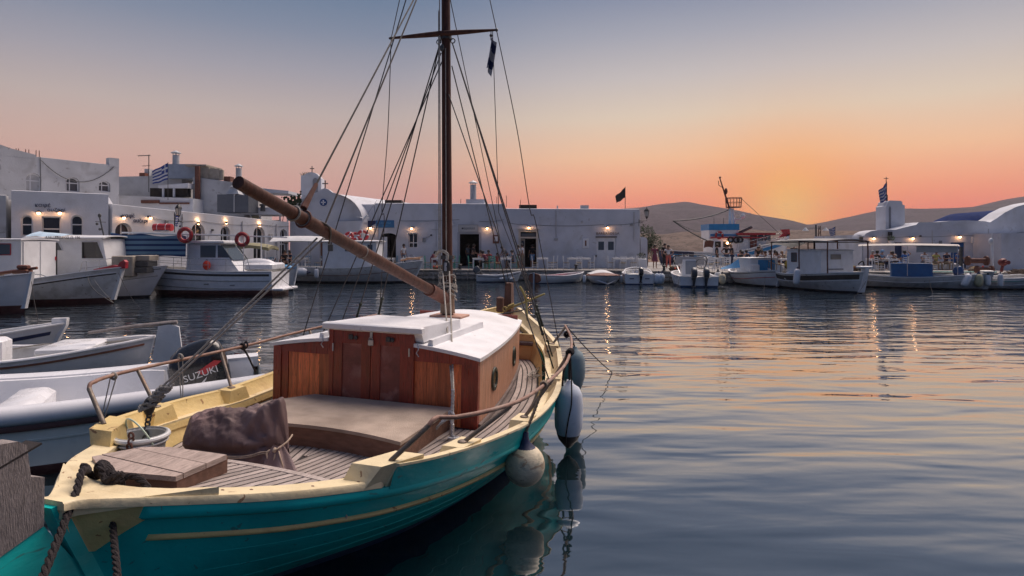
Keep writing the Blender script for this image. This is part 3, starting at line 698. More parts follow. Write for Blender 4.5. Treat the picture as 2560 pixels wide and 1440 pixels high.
    for k in range(3):
        a, b = lerp(lo, hi, k/3)+.003, lerp(lo, hi, (k+1)/3)-.003
        c = clip_poly(clip_poly(Pn, nn.x, nn.y, b), -nn.x, -nn.y, -a)
        mb = MB(); mb.prism(c, z1-.03, z1+random.uniform(0, .004)); mb.build('hatch_board', T_HATCH, hd, 30)
hero_cabin()
HM = Matrix.Translation((-1.44, 6.2, 0)) @ HB.rotation_euler.to_matrix().to_4x4()
def on_boat(mb, name, m, base, ang=38):
    b = Vector(base); mb.v = [tuple(Vector(p)-b) for p in mb.v]
    o = mb.build(name, m, None, ang); o.location = HM @ b; o.rotation_euler = HB.rotation_euler; return o
def boat_empty(name, label, cat, base, group=None):
    o = thing(name, label, cat, HM @ Vector(base), 0, group); o.rotation_euler = HB.rotation_euler; return o
def LOC(q):   # photo bearing + depth -> boat frame
    return HM.inverted() @ Vector(((q[0]-1280)/1540*q[2], q[2], CAM_Z-(q[1]-615)/1540*q[2]))
def sag(a, b, n=10, d=.0):
    a, b = Vector(a), Vector(b); return [a.lerp(b, i/n)-Vector((0, 0, d*4*(i/n)*(1-i/n))) for i in range(n+1)]
def wob(pts, r, seed=0, n=6):
    """smooth a coarse rope path"""
    out = []; P = [Vector(p) for p in pts]
    for i in range(len(P)-1):
        p0, p1, p2, p3 = P[max(i-1, 0)], P[i], P[i+1], P[min(i+2, len(P)-1)]
        for k in range(n):
            t = k/n; out.append(.5*((2*p1)+(p2-p0)*t+(2*p0-5*p1+4*p2-p3)*t*t+(3*p1-p0-3*p2+p3)*t**3)+Vector((noise.noise(p1*9+Vector((t, seed, 0))), noise.noise(p1*9+Vector((seed, t, 3))), 0))*r)
    out.append(P[-1]); return out
def rope3(mb, path, r, n=6, twist=26, strands=3):
    """laid rope: three strands twisted round the path"""
    P = [Vector(p) for p in path]; d = [0]
    for a, b in zip(P, P[1:]): d.append(d[-1]+(b-a).length)
    L = d[-1]; step = max(r*.9, L/600); m = int(L/step)+1
    fine = []; j = 0
    for i in range(m+1):
        s_ = L*i/m
        while j < len(d)-2 and d[j+1] < s_: j += 1
        t = (s_-d[j])/max(d[j+1]-d[j], 1e-9); fine.append(P[j].lerp(P[j+1], t))
    for k in range(strands):
        q = []; up = Vector((0, 0, 1))
        for i, p in enumerate(fine):
            t = (fine[min(i+1, m)]-fine[max(i-1, 0)]).normalized(); a = t.cross(up)
            if a.length < .05: a = t.cross(Vector((1, 0, 0)))
            a.normalize(); b = a.cross(t); up = b
            f = L*i/m/(r*7)*2*pi/ (twist/26)+k*2*pi/strands; q.append(p+(a*cos(f)+b*sin(f))*r*.52)
        mb.tube(q, r*.58, n)
    return mb

fx_rail = spl([-1.86, -1.5, -1.0, -.3, .4, 1.25, 2.0, 2.75], [1.47, 1.66, 1.80, 1.85, 1.86, 1.80, 1.67, 1.45])
def hero_fit():
    H = hull
    # ---- stem post, rudder
    mb = MB(); mb.hexa([(.0, 4.62, .9), (.15, 4.62, .9), (.15, 4.86, .9), (.0, 4.86, .9), (.02, 4.66, 1.66), (.13, 4.66, 1.66), (.13, 4.80, 1.66), (.02, 4.80, 1.66)]); mb.build('stem_post', mat('stem_wood', (.17, .085, .06), .7, .3, 5, .4, 40, st=(4, 4, .7), grain=((.07, .03, .02), .6)), HB)
    mb = MB(); mb.bb((-.02, 4.52, 1.30), (.12, .10, .26), .02); mb.build('bitt', mat('stem_wood', (.2, .1, .07)), HB)
    mb = MB(); pr = [H.yy(H.y1, z)+.03 for z in fr(-.5, 1.25, 10)]; zz = fr(-.5, 1.25, 10)
    mb.loft([[(H.cx-.05, y-.10, z), (H.cx-.035, y+.04, z), (H.cx+.035, y+.04, z), (H.cx+.05, y-.10, z)] for y, z in zip(pr, zz)], True, True); mb.build('stem', T_CREAM, HB)
    sp = lambda z: H.yy(H.y0, z)
    mb = MB(); zz = fr(-.55, 1.03, 12)
    mb.loft([[(H.cx-.045, sp(z)+.09, z), (H.cx-.04, sp(z)-.03, z), (H.cx+.04, sp(z)-.03, z), (H.cx+.045, sp(z)+.09, z)] for z in zz], True, True); mb.build('stern_post', T_TEAL, HB)
    rx = H.cx-.02
    rud = MB(); up = [(-3.335, .955), (-3.335, 1.19), (-3.40, 1.215), (-3.42, 1.37), (-3.46, 1.40), (-3.6, 1.42), (-3.95, 1.25), (-3.95, .78)]
    rud.prism(up, -.05, .05, YZ, (rx, 0, 0)); rd = rud.build('rudder', T_RUDD, HB)
    mb = MB(); lo = [(-3.33, .95), (sp(.6)-.045, .655), (sp(.2)-.045, .2), (sp(-.3)-.045, -.3), (sp(-.3)-.55, -.3), (-3.95, .45), (-3.95, .775)]
    mb.prism(lo, -.042, .042, YZ, (rx, 0, 0)); mb.build('rudder_blade', T_TEAL, rd)
    mb = MB(); mb.box((rx, -3.64, 1.275), (.102, .6, .010), m=Matrix.Rotation(radians(16), 3, 'X')); mb.build('rudder_seam', T_CAULK, rd)
    # ---- mast, boom, crosstree
    mx = lambda z: .0-.10*(z-1.4)/3.7
    MT = lambda z, dy=0: Vector((mx(z), 2.05+dy, z))
    mb = MB(); mb.tube([MT(z) for z in fr(1.30, 8.6, 12)], .071, 16, .047); mast = mb.build('mast', T_SPAR, HB, 60)
    mb = MB(); mb.tube([MT(1.41), MT(1.45), MT(1.72)], [.10, .095, .088], 16); mb.build('mast_boot', mat('bare_mast_foot', (.30, .2, .13), .8, .25, 6, .4, 40, st=(5, 5, .7), grain=((.14, .09, .06), .7)), mast, 60)
    for z, r in ((5.06, .068), (1.75, .092), (2.15, .09)):
        mb = MB(); mb.tube([MT(z-.025), MT(z+.025)], r+.008, 14); mb.build('mast_band', M_DARKM, mast, 60)
    mb = MB(); mb.tube([MT(5.1)+Vector((x, -.06, -.012*abs(x))) for x in fr(-.80, .72, 8)], [.014, .022, .03, .036, .04, .036, .03, .022, .014], 8); mb.build('crosstree', T_SPAR, mast, 60)
    b0, b1 = Vector((-.02, 1.93, 1.63)), Vector((.0, -1.95, 2.745))
    mb = MB(); mb.tube([b0.lerp(b1, t) for t in fr(0, 1, 14)], [.05, .060, .066]+[.062]*6+[.057]*3+[.052, .050, .048], 14); boom = mb.build('boom', T_SPAR, HB, 60)
    mb = MB(); mb.tube([b0.lerp(b1, -.02), b0.lerp(b1, .12)], .083, 14); mb.build('boom_jaw', M_TERRA, boom, 60)
    for t in (.55, .80, .835):
        mb = MB(); c = b0.lerp(b1, t); q = (b1-b0).to_track_quat('Z', 'Y').to_matrix(); mb.torus(c, .060, .009, 18, 6, q); mb.build('rope_collar', M_ROPE, boom)
    # ---- standing and running rigging
    def wire(name, pts, r=.008, m=M_WIRE, sg=0.0):
        mb = MB()
        if len(pts) == 2: pts = sag(pts[0], pts[1], 10, sg)
        mb.tube(pts, r, 5); return mb.build(name, m, HB, 0)
    hd = MT(4.98)
    def rail_s(y): return H.cx+H.half(y, h_zc(y))+.06
    for y, dx in ((1.85, .0), (2.35, .0)):
        for sd in (1, -1):
            e = Vector((H.cx+sd*(H.half(y, h_zc(y))-.0), y, h_zb(y)-.02)); a = hd+Vector((sd*.09, 0, 0))
            u = a.lerp(e, .84); w2 = a.lerp(e, .90)
            wire('shroud', [a, u], .0085)
            mb = MB(); mb.tube([u, w2], .016, 8); mb.ell(u, .026, 8, 6); mb.ell(w2, .022, 8, 6); mb.tube([w2, a.lerp(e, .95)], .006, 5); mb.ell(a.lerp(e, .95), .02, 8, 6); mb.tube([a.lerp(e, .95), e], .010, 6); mb.build('turnbuckle', mat('green_bronze'), HB)
    for sd in (1, -1):
        tip = MT(5.09)+Vector((sd*.75+(-.03 if sd > 0 else -.02), -.06, 0)); e = Vector((H.cx+sd*1.36, 2.62, h_zb(2.6)))
        wire('topmast_shroud', [tip, MT(8.3)], .006)
        wire('cap_shroud', wob([tip, tip.lerp(e, .3)+Vector((.01, 0, 0)), tip.lerp(e, .55)+Vector((-.03, 0, 0)), tip.lerp(e, .6)+Vector((.015, 0, 0)), e], 0), .006)
        mb = MB(); mb.ell(tip, .022, 8, 6); mb.build('crosstree_fitting', M_DARKM, mast)
        mb = MB(); mb.torus(hd+Vector((sd*.10, -.01, .03)), .03, .008, 12, 6, XZ); mb.build('eye_bolt', M_DARKM, mast)
    st = Vector((.07, 4.72, 1.55))
    wire('forestay', [MT(4.7)+Vector((.06, .05, 0)), st+Vector((-.03, 0, 0))], .008); wire('forestay', [MT(5.6)+Vector((.04, .05, 0)), st+Vector((.03, 0, 0))], .006)
    top = MT(6.2)+Vector((-.06, -.06, 0)); k1, k2 = b0.lerp(b1, .80)+Vector((0, 0, .09)), b0.lerp(b1, .72)+Vector((0, 0, .05))
    wire('topping_lift', [top, k1], .009); wire('topping_lift', [top+Vector((.02, 0, .15)), k2], .009)
    mb = MB(); mb.tube([k1, k1.lerp(top, .06)], [.03, .016], 8); mb.torus(b0.lerp(b1, .80), .07, .010, 16, 6, (b1-b0).to_track_quat('Z', 'Y').to_matrix()); mb.build('lift_splice', M_TERRA, boom)
    wire('lift_strop', wob([k1, k1+Vector((-.03, .10, -.06)), b0.lerp(b1, .73)+Vector((.07, 0, .02)), b0.lerp(b1, .70)+Vector((.0, 0, -.09))], 0), .010, M_WIRE)
    # halyards down the mast and backstays to port
    for dx, z0 in ((-.075, 5.4), (-.055, 7.8), (.02, 4.9)):
        wire('halyard', [MT(z0)+Vector((dx, -.07, 0)), MT(1.78)+Vector((dx*1.1, -.09, 0))], .007, M_ROPE)
    for sd, y, z0, dx in ((-1, 1.55, 4.85, -.05), (-1, 1.2, 4.75, -.03), (-1, .9, 7.0, -.06), (1, 1.1, 4.3, .05)):
        e = Vector((H.cx+sd*H.half(y, h_zc(y)), y, h_zb(y)+.02)); wire('backstay', [MT(z0)+Vector((dx, -.05, 0)), e], .0075)
    mb = MB(); c = MT(4.93)+Vector((-.02, -.09, -.03)); mb.ell(c, (.03, .02, .05), 10, 8); mb.build('masthead_block', M_DARKM, mast)
    # mast tackle: block lashed on the mast and two falls to a cleat on the side deck
    bk = MT(2.02)+Vector((.045, -.14, 0))
    mb = MB(); mb.ell(bk, (.055, .035, .10), 14, 10); blk = mb.build('pulley_block', M_BLACK, HB)
    mb = MB(); mb.bb(bk+Vector((0, -.033, .01)), (.03, .012, .11), .005); mb.build('block_strap', M_STEEL, blk)
    mb = MB(); rope3(mb, wob([MT(2.2)+Vector((-.14, -.06, -.02)), MT(2.24)+Vector((-.05, -.12, 0)), MT(2.2)+Vector((.05, -.13, 0)), bk+Vector((0, 0, .09))], 0), .022); mb.build('block_strop', M_ROPE, blk)
    cl = Vector((1.02, -.36, .60))
    for dx, e in ((.045, cl+Vector((.0, .02, .42))), (-.05, cl+Vector((-.01, .02, .40)))):
        wire('tackle_fall', [bk+Vector((dx, -.01, -.05)), e], .010, M_ROPE)
    mb = MB(); rope3(mb, [cl+Vector((0, 0, .0)), cl+Vector((-.005, .02, .42))], .016); mb.build('tackle_tail', mat('speckled_rope', (.5, .5, .52), .9, .35, 60, .6, 150), HB)
    mb = MB(); mb.bb(cl+Vector((0, 0, .05)), (.04, .04, .14), .012); mb.build('deck_cleat', M_STEEL, HB)
    mb = MB()
    rope3(mb, wob([cl+Vector((0, 0, .16)), cl+Vector((-.08, -.01, .14)), cl+Vector((-.14, -.03, .06)), cl+Vector((-.11, -.03, .10)), cl+Vector((-.02, -.03, .17)), cl+Vector((.03, -.03, .2)), cl+Vector((-.03, 0, .22)), cl+Vector((.01, -.03, .12)), cl+Vector((.02, -.04, .02)), cl+Vector((.08, -.05, .015)), cl+Vector((.06, -.10, .015)), cl+Vector((.0, -.10, .015))], .003), .011); mb.build('cleat_lashing', mat('speckled_rope', (.5, .5, .52)), HB)
    # untidy lashings where boom meets mast
    rnd = random.Random(3)
    for k in range(9):
        z = rnd.uniform(1.62, 2.0); a = rnd.uniform(0, 6.28); p = []
        for i in range(7):
            f = a+i*rnd.uniform(.7, 1.1); rr = rnd.uniform(.095, .13); p.append(MT(z+rnd.uniform(-.07, .07))+Vector((rr*cos(f), rr*sin(f), 0)))
        mb = MB(); mb.tube(wob(p, .004), .009, 6); mb.build('lashing', M_ROPE, mast)
    # main sheet tackle from the boom to the port quarter
    s0, s1 = b0.lerp(b1, .735)+Vector((0, 0, -.08)), Vector((-.98, -1.72, 1.05))
    for d in (-.03, .03):
        wire('sheet_fall', [s0+Vector((d, 0, 0)), s1+Vector((d*.6, 0, .02))], .0085, M_ROPE)
    mb = MB(); a = s1.lerp(s0, .10); mb.ell(s1+Vector((0, 0, -.02)), (.035, .05, .075), 12, 8); mb.build('sheet_block', M_BLACK, HB)
    mb = MB(); rnd = random.Random(9); dd = (s0-s1).normalized()
    for k in range(16):
        c = s1+dd*(k*.014-.04); rope3(mb, wob([c+Vector((.045*cos(f+k), .045*sin(f+k), rnd.uniform(-.02, .02))) for f in fr(0, 6.6, 6)], .006, k), .009, 5)
    mb.build('sheet_lashing', mat('grey_rope', (.24, .235, .23), .95, .25, 40, .5, 120), HB)
    mb = MB(); e = Vector((-.93, -1.82, .80))
    for k in range(9):
        c = s1.lerp(e, k/8)+Vector((0, 0, -.09)); mb.torus(c, .022, .007, 10, 6, Matrix.Rotation(k*pi/2, 3, 'Z') @ XZ)
    mb.build('chain', M_DARKM, HB)
    # ---- guard rails
    RY = [(-1.86, 1.47, 1.195), (-1.5, 1.66, 1.17), (-1.0, 1.80, 1.14), (-.3, 1.85, 1.12), (.4, 1.86, 1.115), (1.25, 1.80, 1.15), (2.0, 1.67, 1.19), (2.75, 1.45, 1.24)]
    fx, fz = spl([p[0] for p in RY], [p[1] for p in RY]), spl([p[0] for p in RY], [p[2] for p in RY])
    for sd in (1, -1):
        off = 0 if sd > 0 else -.03
        y0 = POSTS[0]; foot = Vector((H.cx+sd*(H.half(y0, h_zc(y0))+.02), y0-.03, h_zb(y0)+.04))
        X = lambda y: sd*(fx(y)+off)
        bend = Vector((X(-1.86), -1.86, fz(-1.86)))
        path = wob([bend.lerp(foot, .12), bend.lerp(foot, .05)+Vector((0, .02, .012)), bend+Vector((0, .07, .005))], 0)+[Vector((X(y), y, fz(y))) for y in fr(-1.7, 2.75, 26)]
        mb = MB(); mb.tube(path, .0160, 10); rail = mb.build('guard_rail', T_RAIL, HB, 60)
        mb = MB(); mb.tube([foot, bend.lerp(foot, .12)], .0170, 10); mb.build('stanchion', T_STAN, rail, 60)
        for y in POSTS[1:]:
            f = Vector((H.cx+sd*(H.half(y, h_zc(y))+.02), y, h_zb(y)+.04)); t = y+.17
            mb = MB(); mb.tube([f, Vector((X(t), t, fz(t)-.012))], .0165, 10); mb.ell(f+Vector((0, 0, .008)), (.04, .04, .014)); mb.build('stanchion', T_STAN, rail, 60)
    mb = MB(); q = Vector((-fx_rail(.36)+.03, .36, 1.115)); mb.torus(q, .03, .014, 12, 6, XZ); mb.tube([q, q+Vector((.04, .05, -.12)), q+Vector((.10, .10, -.30))], .011, 6); mb.tube(wob([q, q+Vector((.02, .04, .05)), q+Vector((.05, .02, .0)), q+Vector((.01, 0, -.04))], 0), .010, 6); mb.build('lashing', M_ROPED, HB)
    # rust weeps and fixings on cap rail
    for x, y in ((.35, -2.78), (.62, -2.60), (.86, -2.36), (1.04, -2.14), (.5, -2.69)):
        mb = MB(); mb.ell((H.cx+x, y, h_zc(y)+.046), (.012, .008, .003), 8, 4); mb.build('rusty_bolt', M_TERRA, HB)
    # fore hatch clutter: line coil on the side deck
    mb = MB(); rnd = random.Random(4)
    for k in range(7):
        c = Vector((1.22+rnd.uniform(-.04, .04), 2.35+rnd.uniform(-.1, .1), h_deck(2.4)+.02)); mb.tube(wob([c+Vector((rnd.uniform(.08, .14)*cos(f), rnd.uniform(.2, .34)*sin(f), rnd.uniform(0, .05))) for f in fr(0, 6.4, 7)], .01, k), .0045, 4)
    tag(on_boat(mb, 'line_coil', M_ROPE, (1.22, 2.35, .6)), 'loose tangle of thin grey line on the dark side deck by the cabin', 'rope')
hero_fit()

def hero_things():
    H = hull
    # ---- covered winch
    t = boat_empty('covered_winch', 'lumpy deck winch under a brown tarpaulin tied with pale cord', 'covered winch', (-.25, -1.60, .58))
    A = Vector((-.72, -1.60, 0)); Bv = Vector((.17, -1.56, 0)); ax = (Bv-A).normalized(); nn = Vector((-ax.y, ax.x, 0)); Lx = (Bv-A).length
    ztop = spl([0, .05, .16, .40, .64, .76, .84, .92, .97, 1.0], [.24, .36, .44, .46, .475, .50, .575, .58, .42, .20])
    wid = spl([0, .08, .3, .6, .8, .92, 1.0], [.02, .15, .20, .18, .135, .10, .015])
    def surf(u, v):
        # u along axis, v around from one foot over the top to the other
        f = -pi*.5+pi*v*1.0; s_ = u; zt = ztop(s_); w = wid(s_)
        a = (v-.5)*2                      # -1..1
        h = 1-abs(a)**2.6; tie = exp(-((h-.36)/.09)**2)
        belly = (1.0+.30*sin(pi*min(h/.9, 1))*.6-.34*tie) if abs(a) < 1 else 1
        yy = w*math.copysign(abs(a)**.75, a)*belly; zz = zt*h
        p = A+ax*(s_*Lx)+nn*yy+Vector((0, 0, .58+zz))
        k = Vector((p.x*6, p.y*6, p.z*6))
        d = noise.noise(k*.9)*.035+abs(noise.noise(k*1.9+Vector((3, 1, 2))))*-.03+noise.noise(k*5)*.008
        kx, kz = (u-.93)*Lx, h*zt-.25; dist = hypot(kx, kz); ang = atan2(kz, kx)
        if v < .62:
            d += (.046*abs(sin(ang*5.5+noise.noise(k)*.8))-.022)*exp(-dist/.45)*min(1, dist*6)
            d += .024*(abs(sin((h*1.6+u*2.6)*4.2+noise.noise(k*.7)*1.5))-.55)
        if u > .7: d += .02*sin((v*24)+noise.noise(k)*2)*(1-abs(h-.5))*min(1, (1-u)*8+.4)
        dr = (nn*(a)+Vector((0, 0, h))).normalized()
        return p+dr*d*min(1, 6*u, 6*(1-u)+.3)*(0 if h < .02 else 1)
    mb = MB(); mb.grid(surf, 110, 90)
    mb.v = [tuple(Vector(p)-Vector((-.25, -1.60, .58))) for p in mb.v]; mb.build('tarpaulin', T_TARP, t, 70)
    # gathered skirt hanging below the knot
    kn = Vector((.20, -1.73, .83)); base = Vector((-.25, -1.60, .58))
    mb = MB()
    def skirt(u, v):
        r = lerp(.03, .135, u**.8)*(1+.22*sin(v*2*pi*5+u)); f = v*2*pi
        return kn+Vector((r*cos(f)*1.05+.03*u, r*sin(f)*.75-.02*u, -.235*u+.03))-base
    mb.grid(skirt, 14, 60); mb.build('gathered_hem', T_TARP, t, 70)
    cord = MB(); loop = []
    for k in range(2):
        pts = [A+ax*(s_*Lx)-nn*(wid(s_)*1.06+.012)+Vector((0, 0, .58+ztop(s_)*.36+.012*k-.02*s_)) for s_ in fr(.03, .93, 12)]+[kn]
        cord.tube(wob(pts, .004, k, 3), .005, 5)
    for sx, ln in ((-1, .10), (1, .13)):
        cord.tube(wob([kn, kn+Vector((sx*.05, -.05, -.01)), kn+Vector((sx*.06+.03, -.06, -ln*.8)), kn+Vector((.02+sx*.02, -.055, -ln)), kn+Vector((.01, -.045, -.02))], .003), .0055, 5)
        cord.tube(wob([kn, kn+Vector((sx*.03-.01, -.05, -.06)), kn+Vector((sx*.05-.02, -.06, -.20))], .003), .005, 5)
    cord.tube(wob([kn+Vector((-.02, -.03, 0)), kn+Vector((.02, -.045, .012)), kn+Vector((.06, .02, .05)), kn+Vector((.05, .1, .08))], .002), .006, 5); cord.ell(kn+Vector((0, -.03, 0)), .02, 8, 6)
    cord.v = [tuple(Vector(p)-base) for p in cord.v]; cord.build('tie_cord', mat('pale_cord', (.55, .42, .31), .9, .2, 40), t)
    mb = MB(); rope3(mb, wob([(.0, -1.86, .592), (.25, -1.84, .592), (.45, -1.72, .592), (.6, -1.66, .592)], .01), .006, 5); mb.ell((.61, -1.655, .596), .013)
    tag(on_boat(mb, 'cord_end', mat('pale_cord', (.5, .4, .3)), (.3, -1.8, .585)), 'loose cord end lying on the deck planks beside the covered winch', 'cord')
    # ---- bucket and leather flap
    b = boat_empty('bucket', 'white plastic bucket with a rusty chain over its rim', 'bucket', (-.86, -1.90, .58))
    mb = MB(); b.scale = (1.28,)*3; mb.lathe([(.10, 0), (.105, .004), (.135, .24), (.128, .24), (.10, .03), (.005, .03)], (0, 0, 0), 28); mb.build('bucket_body', mat('grey_plastic', (.42, .43, .42), .4, .1, 5), b)
    mb = MB(); mb.torus((0, 0, .225), .138, .014, 32, 8); mb.torus((0, 0, .195), .136, .006, 32, 6); mb.build('bucket_rim', mat('white_plastic', (.75, .75, .73), .35, .05, 5), b)
    mb = MB(); mb.torus((0, 0, .20), .145, .005, 18, 6, Matrix.Rotation(radians(-20), 3, 'Z') @ Matrix.Rotation(radians(115), 3, 'X'), 0, pi); mb.build('bucket_handle', mat('pale_green_plastic', (.55, .66, .5), .4, .1, 5), b)
    mb = MB()
    for k in range(7): mb.torus((.07, -.135-.01*(k > 1), .27-.03*k), .017, .006, 10, 6, Matrix.Rotation(k*pi/2, 3, 'Z') @ XZ)
    mb.build('rusty_chain', M_TERRA, b)
    mb = MB(); mb.grid(lambda u, v: (-.20+.16*u-1.0, -2.02+.05*sin(v*3)+.04*u, .72+.19*v*(1-.25*u)-.05*(1-v)*u), 10, 10)
    mb.v += [(p[0]+.006, p[1]+.008, p[2]) for p in mb.v]; n0 = len(mb.v)//2; mb.f += [tuple(i+n0 for i in f[::-1]) for f in mb.f]; mb.mi *= 2
    tag(on_boat(mb, 'leather_flap', mat('brown_leather', (.30, .18, .13), .6, .2, 6, .3), (-1.1, -2.0, .7)), 'stiff brown leather flap leaning beside the white bucket', 'leather piece')
    # ---- round fender
    c = Vector((1.69, -.30, .40)); f = boat_empty('round_fender', 'scuffed round buoy fender with a navy blue top hanging from the rail', 'fender', c, 'fenders along the turquoise boat')
    mb = MB(); mb.ell((0, 0, 0), (.178, .178, .185), 32, 20); mb.build('fender_ball', mat('scuffed_fender', (.72, .62, .44), .6, .2, 5, .2, 40, st=(1, 1, 1.8), dirt_or_light=(.07, .13, .13), da=.8, ds=6.5, chip=((.25, .14, .08), 9, .6, .6)), f, 60)
    mb = MB(); mb.lathe([(.105, .145), (.085, .165), (.045, .20), (.03, .25), (.03, .29), (.006, .30)], (0, 0, 0), 22); mb.build('fender_cap', M_NAVY, f, 50)
    tp = Vector((fx_rail(-.30), -.30, 1.125))
    mb = MB(); rope3(mb, wob([Vector((0, 0, .28)), (tp-c)*.5+Vector((0, 0, .13)), tp-c], .002), .014)
    for k in range(3): mb.torus(tp-c+Vector((0, (k-1)*.018, 0)), .027, .010, 14, 6, XZ)
    mb.build('fender_rope', mat('tan_rope', (.36, .28, .2), .95, .3, 40, .5, 120), f)
    # ---- two long fenders
    for c, lab, mm, rr, hh in ((Vector((1.80, 1.22, .45)), 'long pale fender with a black base lashed by black rope to the rail', mat('pale_blue_fender', (.62, .68, .76), .38, .06, 4, dirt_or_light=(.36, .4, .45), da=.4), .158, .66), (Vector((1.62, 2.55, .66)), 'grey green long fender hanging nearest the bow', mat('grey_fender', (.17, .24, .27), .5, .1, 4, dirt_or_light=(.3, .33, .35), da=.5), .15, .55)):
        f = boat_empty('long_fender', lab, 'fender', c, 'fenders along the turquoise boat')
        h2 = hh/2; mb = MB(); mb.lathe([(rr*.80, -h2+.12), (rr*.97, -h2+.20), (rr, -h2+.3), (rr, h2-.22), (rr*.93, h2-.10), (rr*.7, h2-.02), (rr*.3, h2+.02), (rr*.2, h2+.06), (.005, h2+.06)], (0, 0, 0), 28); mb.build('fender_body', mm, f, 50)
        mb = MB(); mb.lathe([(.01, -h2-.04), (rr*.18, -h2-.03), (rr*.35, -h2+.0), (rr*.68, -h2+.06), (rr*.83, -h2+.121)], (0, 0, 0), 28); mb.build('fender_base', M_BLACK if 'black' in lab else mm, f, 50)
        tp = Vector((fx_rail(c.y-.05)-.0, c.y-.05, 1.16)); mb = MB()
        for k in range(5): mb.torus(tp-c+Vector((0, (k-2)*.022, 0)), .030, .014, 14, 6, XZ)
        rope3(mb, wob([tp-c, (tp-c)*.5+Vector((0, -.02, .22)), Vector((0, 0, h2+.06))], .002), .012)
        if 'black' in lab:
            mb.tube(wob([tp-c+Vector((.01, -.03, 0)), Vector((.06, -rr-.01, h2-.1)), Vector((.03, -rr-.012, 0)), Vector((.0, -rr*.9, -h2+.12)), Vector((0, -.02, -h2-.03))], 0), .008, 6)
            mb.tube(wob([tp-c+Vector((-.02, -.05, 0)), tp-c+Vector((-.05, -.08, -.2)), tp-c+Vector((-.06, -.09, -.36))], .003), .012, 6)
        mb.build('fender_rope', M_ROPED, f)
    # ---- small blue fender on the port side, on a thin cord
    for y, zc_ in ((-1.50, .60), (-.62, .62)):
        c = Vector((-1.72, y, zc_)); f = boat_empty('small_fender', 'navy fender cap on a thin cord, '+('near the aft rail post' if y < -1 else 'forward of the tackle'), 'fender', c, 'small fenders on the port rail')
        mb = MB(); mb.lathe([(.11, -.10), (.09, -.04), (.05, .02), (.025, .08), (.02, .12), (.004, .125)], (0, 0, 0), 18); mb.build('fender_cap', M_NAVY, f)
        mb = MB(); mb.lathe([(.02, -.34), (.10, -.30), (.135, -.20), (.112, -.101)], (0, 0, 0), 20); mb.build('fender_body', mat('scuffed_fender', (.48, .43, .36)), f)
        tp = Vector((-fx_rail(y+.06)+.03, y+.06, 1.155)); mb = MB()
        for d in (-.03, .03): mb.tube([tp-c+Vector((0, d, 0)), Vector((0, d*.3, .12))], .005, 5)
        mb.torus(tp-c, .026, .012, 12, 6, XZ); mb.build('fender_cord', M_ROPE, f)
    # ---- stern mooring ropes
    mb = MB(); z = 1.06
    rope3(mb, wob([(-.20, -2.72, .93), (-.20, -2.86, 1.0), (-.17, -2.93, 1.075), (-.10, -2.96, 1.07)]+[LOC(q) for q in ((205, 1178, 3.28), (190, 1230, 3.15), (160, 1310, 2.98), (108, 1440, 2.72), (40, 1620, 2.4))], 0), .019)
    for k in range(5): rope3(mb, wob([(-.26+.02*k, -2.76-.02*k, .96), (-.20+.02*k, -2.80-.02*k, 1.04+.008*k), (-.10+.015*k, -2.84-.02*k, 1.05), (-.04+.01*k, -2.84-.015*k, .99)], .004, k), .020)
    tag(on_boat(mb, 'mooring_rope', M_ROPED, (-.17, -2.93, 1.0)), 'thick dark rope looped over the stern and dropping past the rudder', 'rope', 'dark stern ropes')
    mb = MB(); c = Vector((.02, -2.90, .985)); rnd = random.Random(12)
    rope3(mb, wob([(-.05, -2.86, 1.02), (.0, -2.90, 1.04), c+Vector((.03, -.03, .0)), c+Vector((.045, -.09, -.02))]+[LOC(q) for q in ((276, 1255, 3.33), (284, 1340, 3.1), (293, 1440, 2.88), (305, 1600, 2.6))], 0), .017)
    for k in range(7):
        a = rnd.uniform(0, 6); rope3(mb, wob([c+Vector((.045*cos(a+f), .035*sin(a+f)-.01, -.015*k+.05+.02*cos(f*2+k))) for f in fr(0, 5.5, 6)], .004, k), .019)
    rope3(mb, wob([c+Vector((.03, .02, .03)), c+Vector((.10, .03, .045)), c+Vector((.19, .03, -.0)), c+Vector((.20, -.01, -.035)), c+Vector((.12, -.035, -.03)), c+Vector((.05, -.02, -.01))], .003), .018)
    tag(on_boat(mb, 'mooring_rope', M_ROPED, c), 'knotted dark rope tied on the stern rail beside the grey wooden hatch', 'rope', 'dark stern ropes')
    # ---- anchor on the bow
    an = boat_empty('anchor', 'yellow painted folding anchor lashed on the bow rail', 'anchor', (.55, 4.05, 1.25))
    Y = mat('yellow_anchor_paint', (.42, .36, .13), .6, .2, 8, dirt_or_light=(.2, .12, .06), da=.4)
    mb = MB(); mb.tube([(-.35, .05, .02), (.0, .05, .16), (.30, .05, .30)], [.02, .016, .015], 8); mb.build('shank', Y, an)
    for sx, sz in ((-1, .22), (1, -.26)):
        mb = MB(); mb.tube(wob([(.0, .05, .16), (.0+sx*.02, .0, .16+sz*.5), (sx*.07-.02, -.05, .16+sz*1.15)], 0), [.017]*12+[.009], 8); mb.build('fluke', Y, an)
    mb = MB(); mb.torus((-.36, .05, .02), .035, .012, 14, 6, XZ)
    for k in range(5): mb.torus((-.30+.02*k, .05, .05+.01*k), .034, .010, 12, 5, YZ)
    mb.build('anchor_lashing', mat('yellow_rope', (.42, .32, .12), .9, .2, 40), an)
    mb = MB(); mb.tube([(-.5, -.25, -.06), (-.12, .06, .0), (.06, .2, .06)], .011, 6); mb.build('anchor_bar', M_DARKM, an)
    mb = MB(); rope3(mb, sag((1.50, 2.75, 1.2), LOC((1530, 931, 11.2)), 10, .03), .008, 5)
    tag(on_boat(mb, 'bow_line', M_ROPED, (1.5, 2.75, 1.2)), 'thin dark line running from the bow rail down into the water', 'rope')
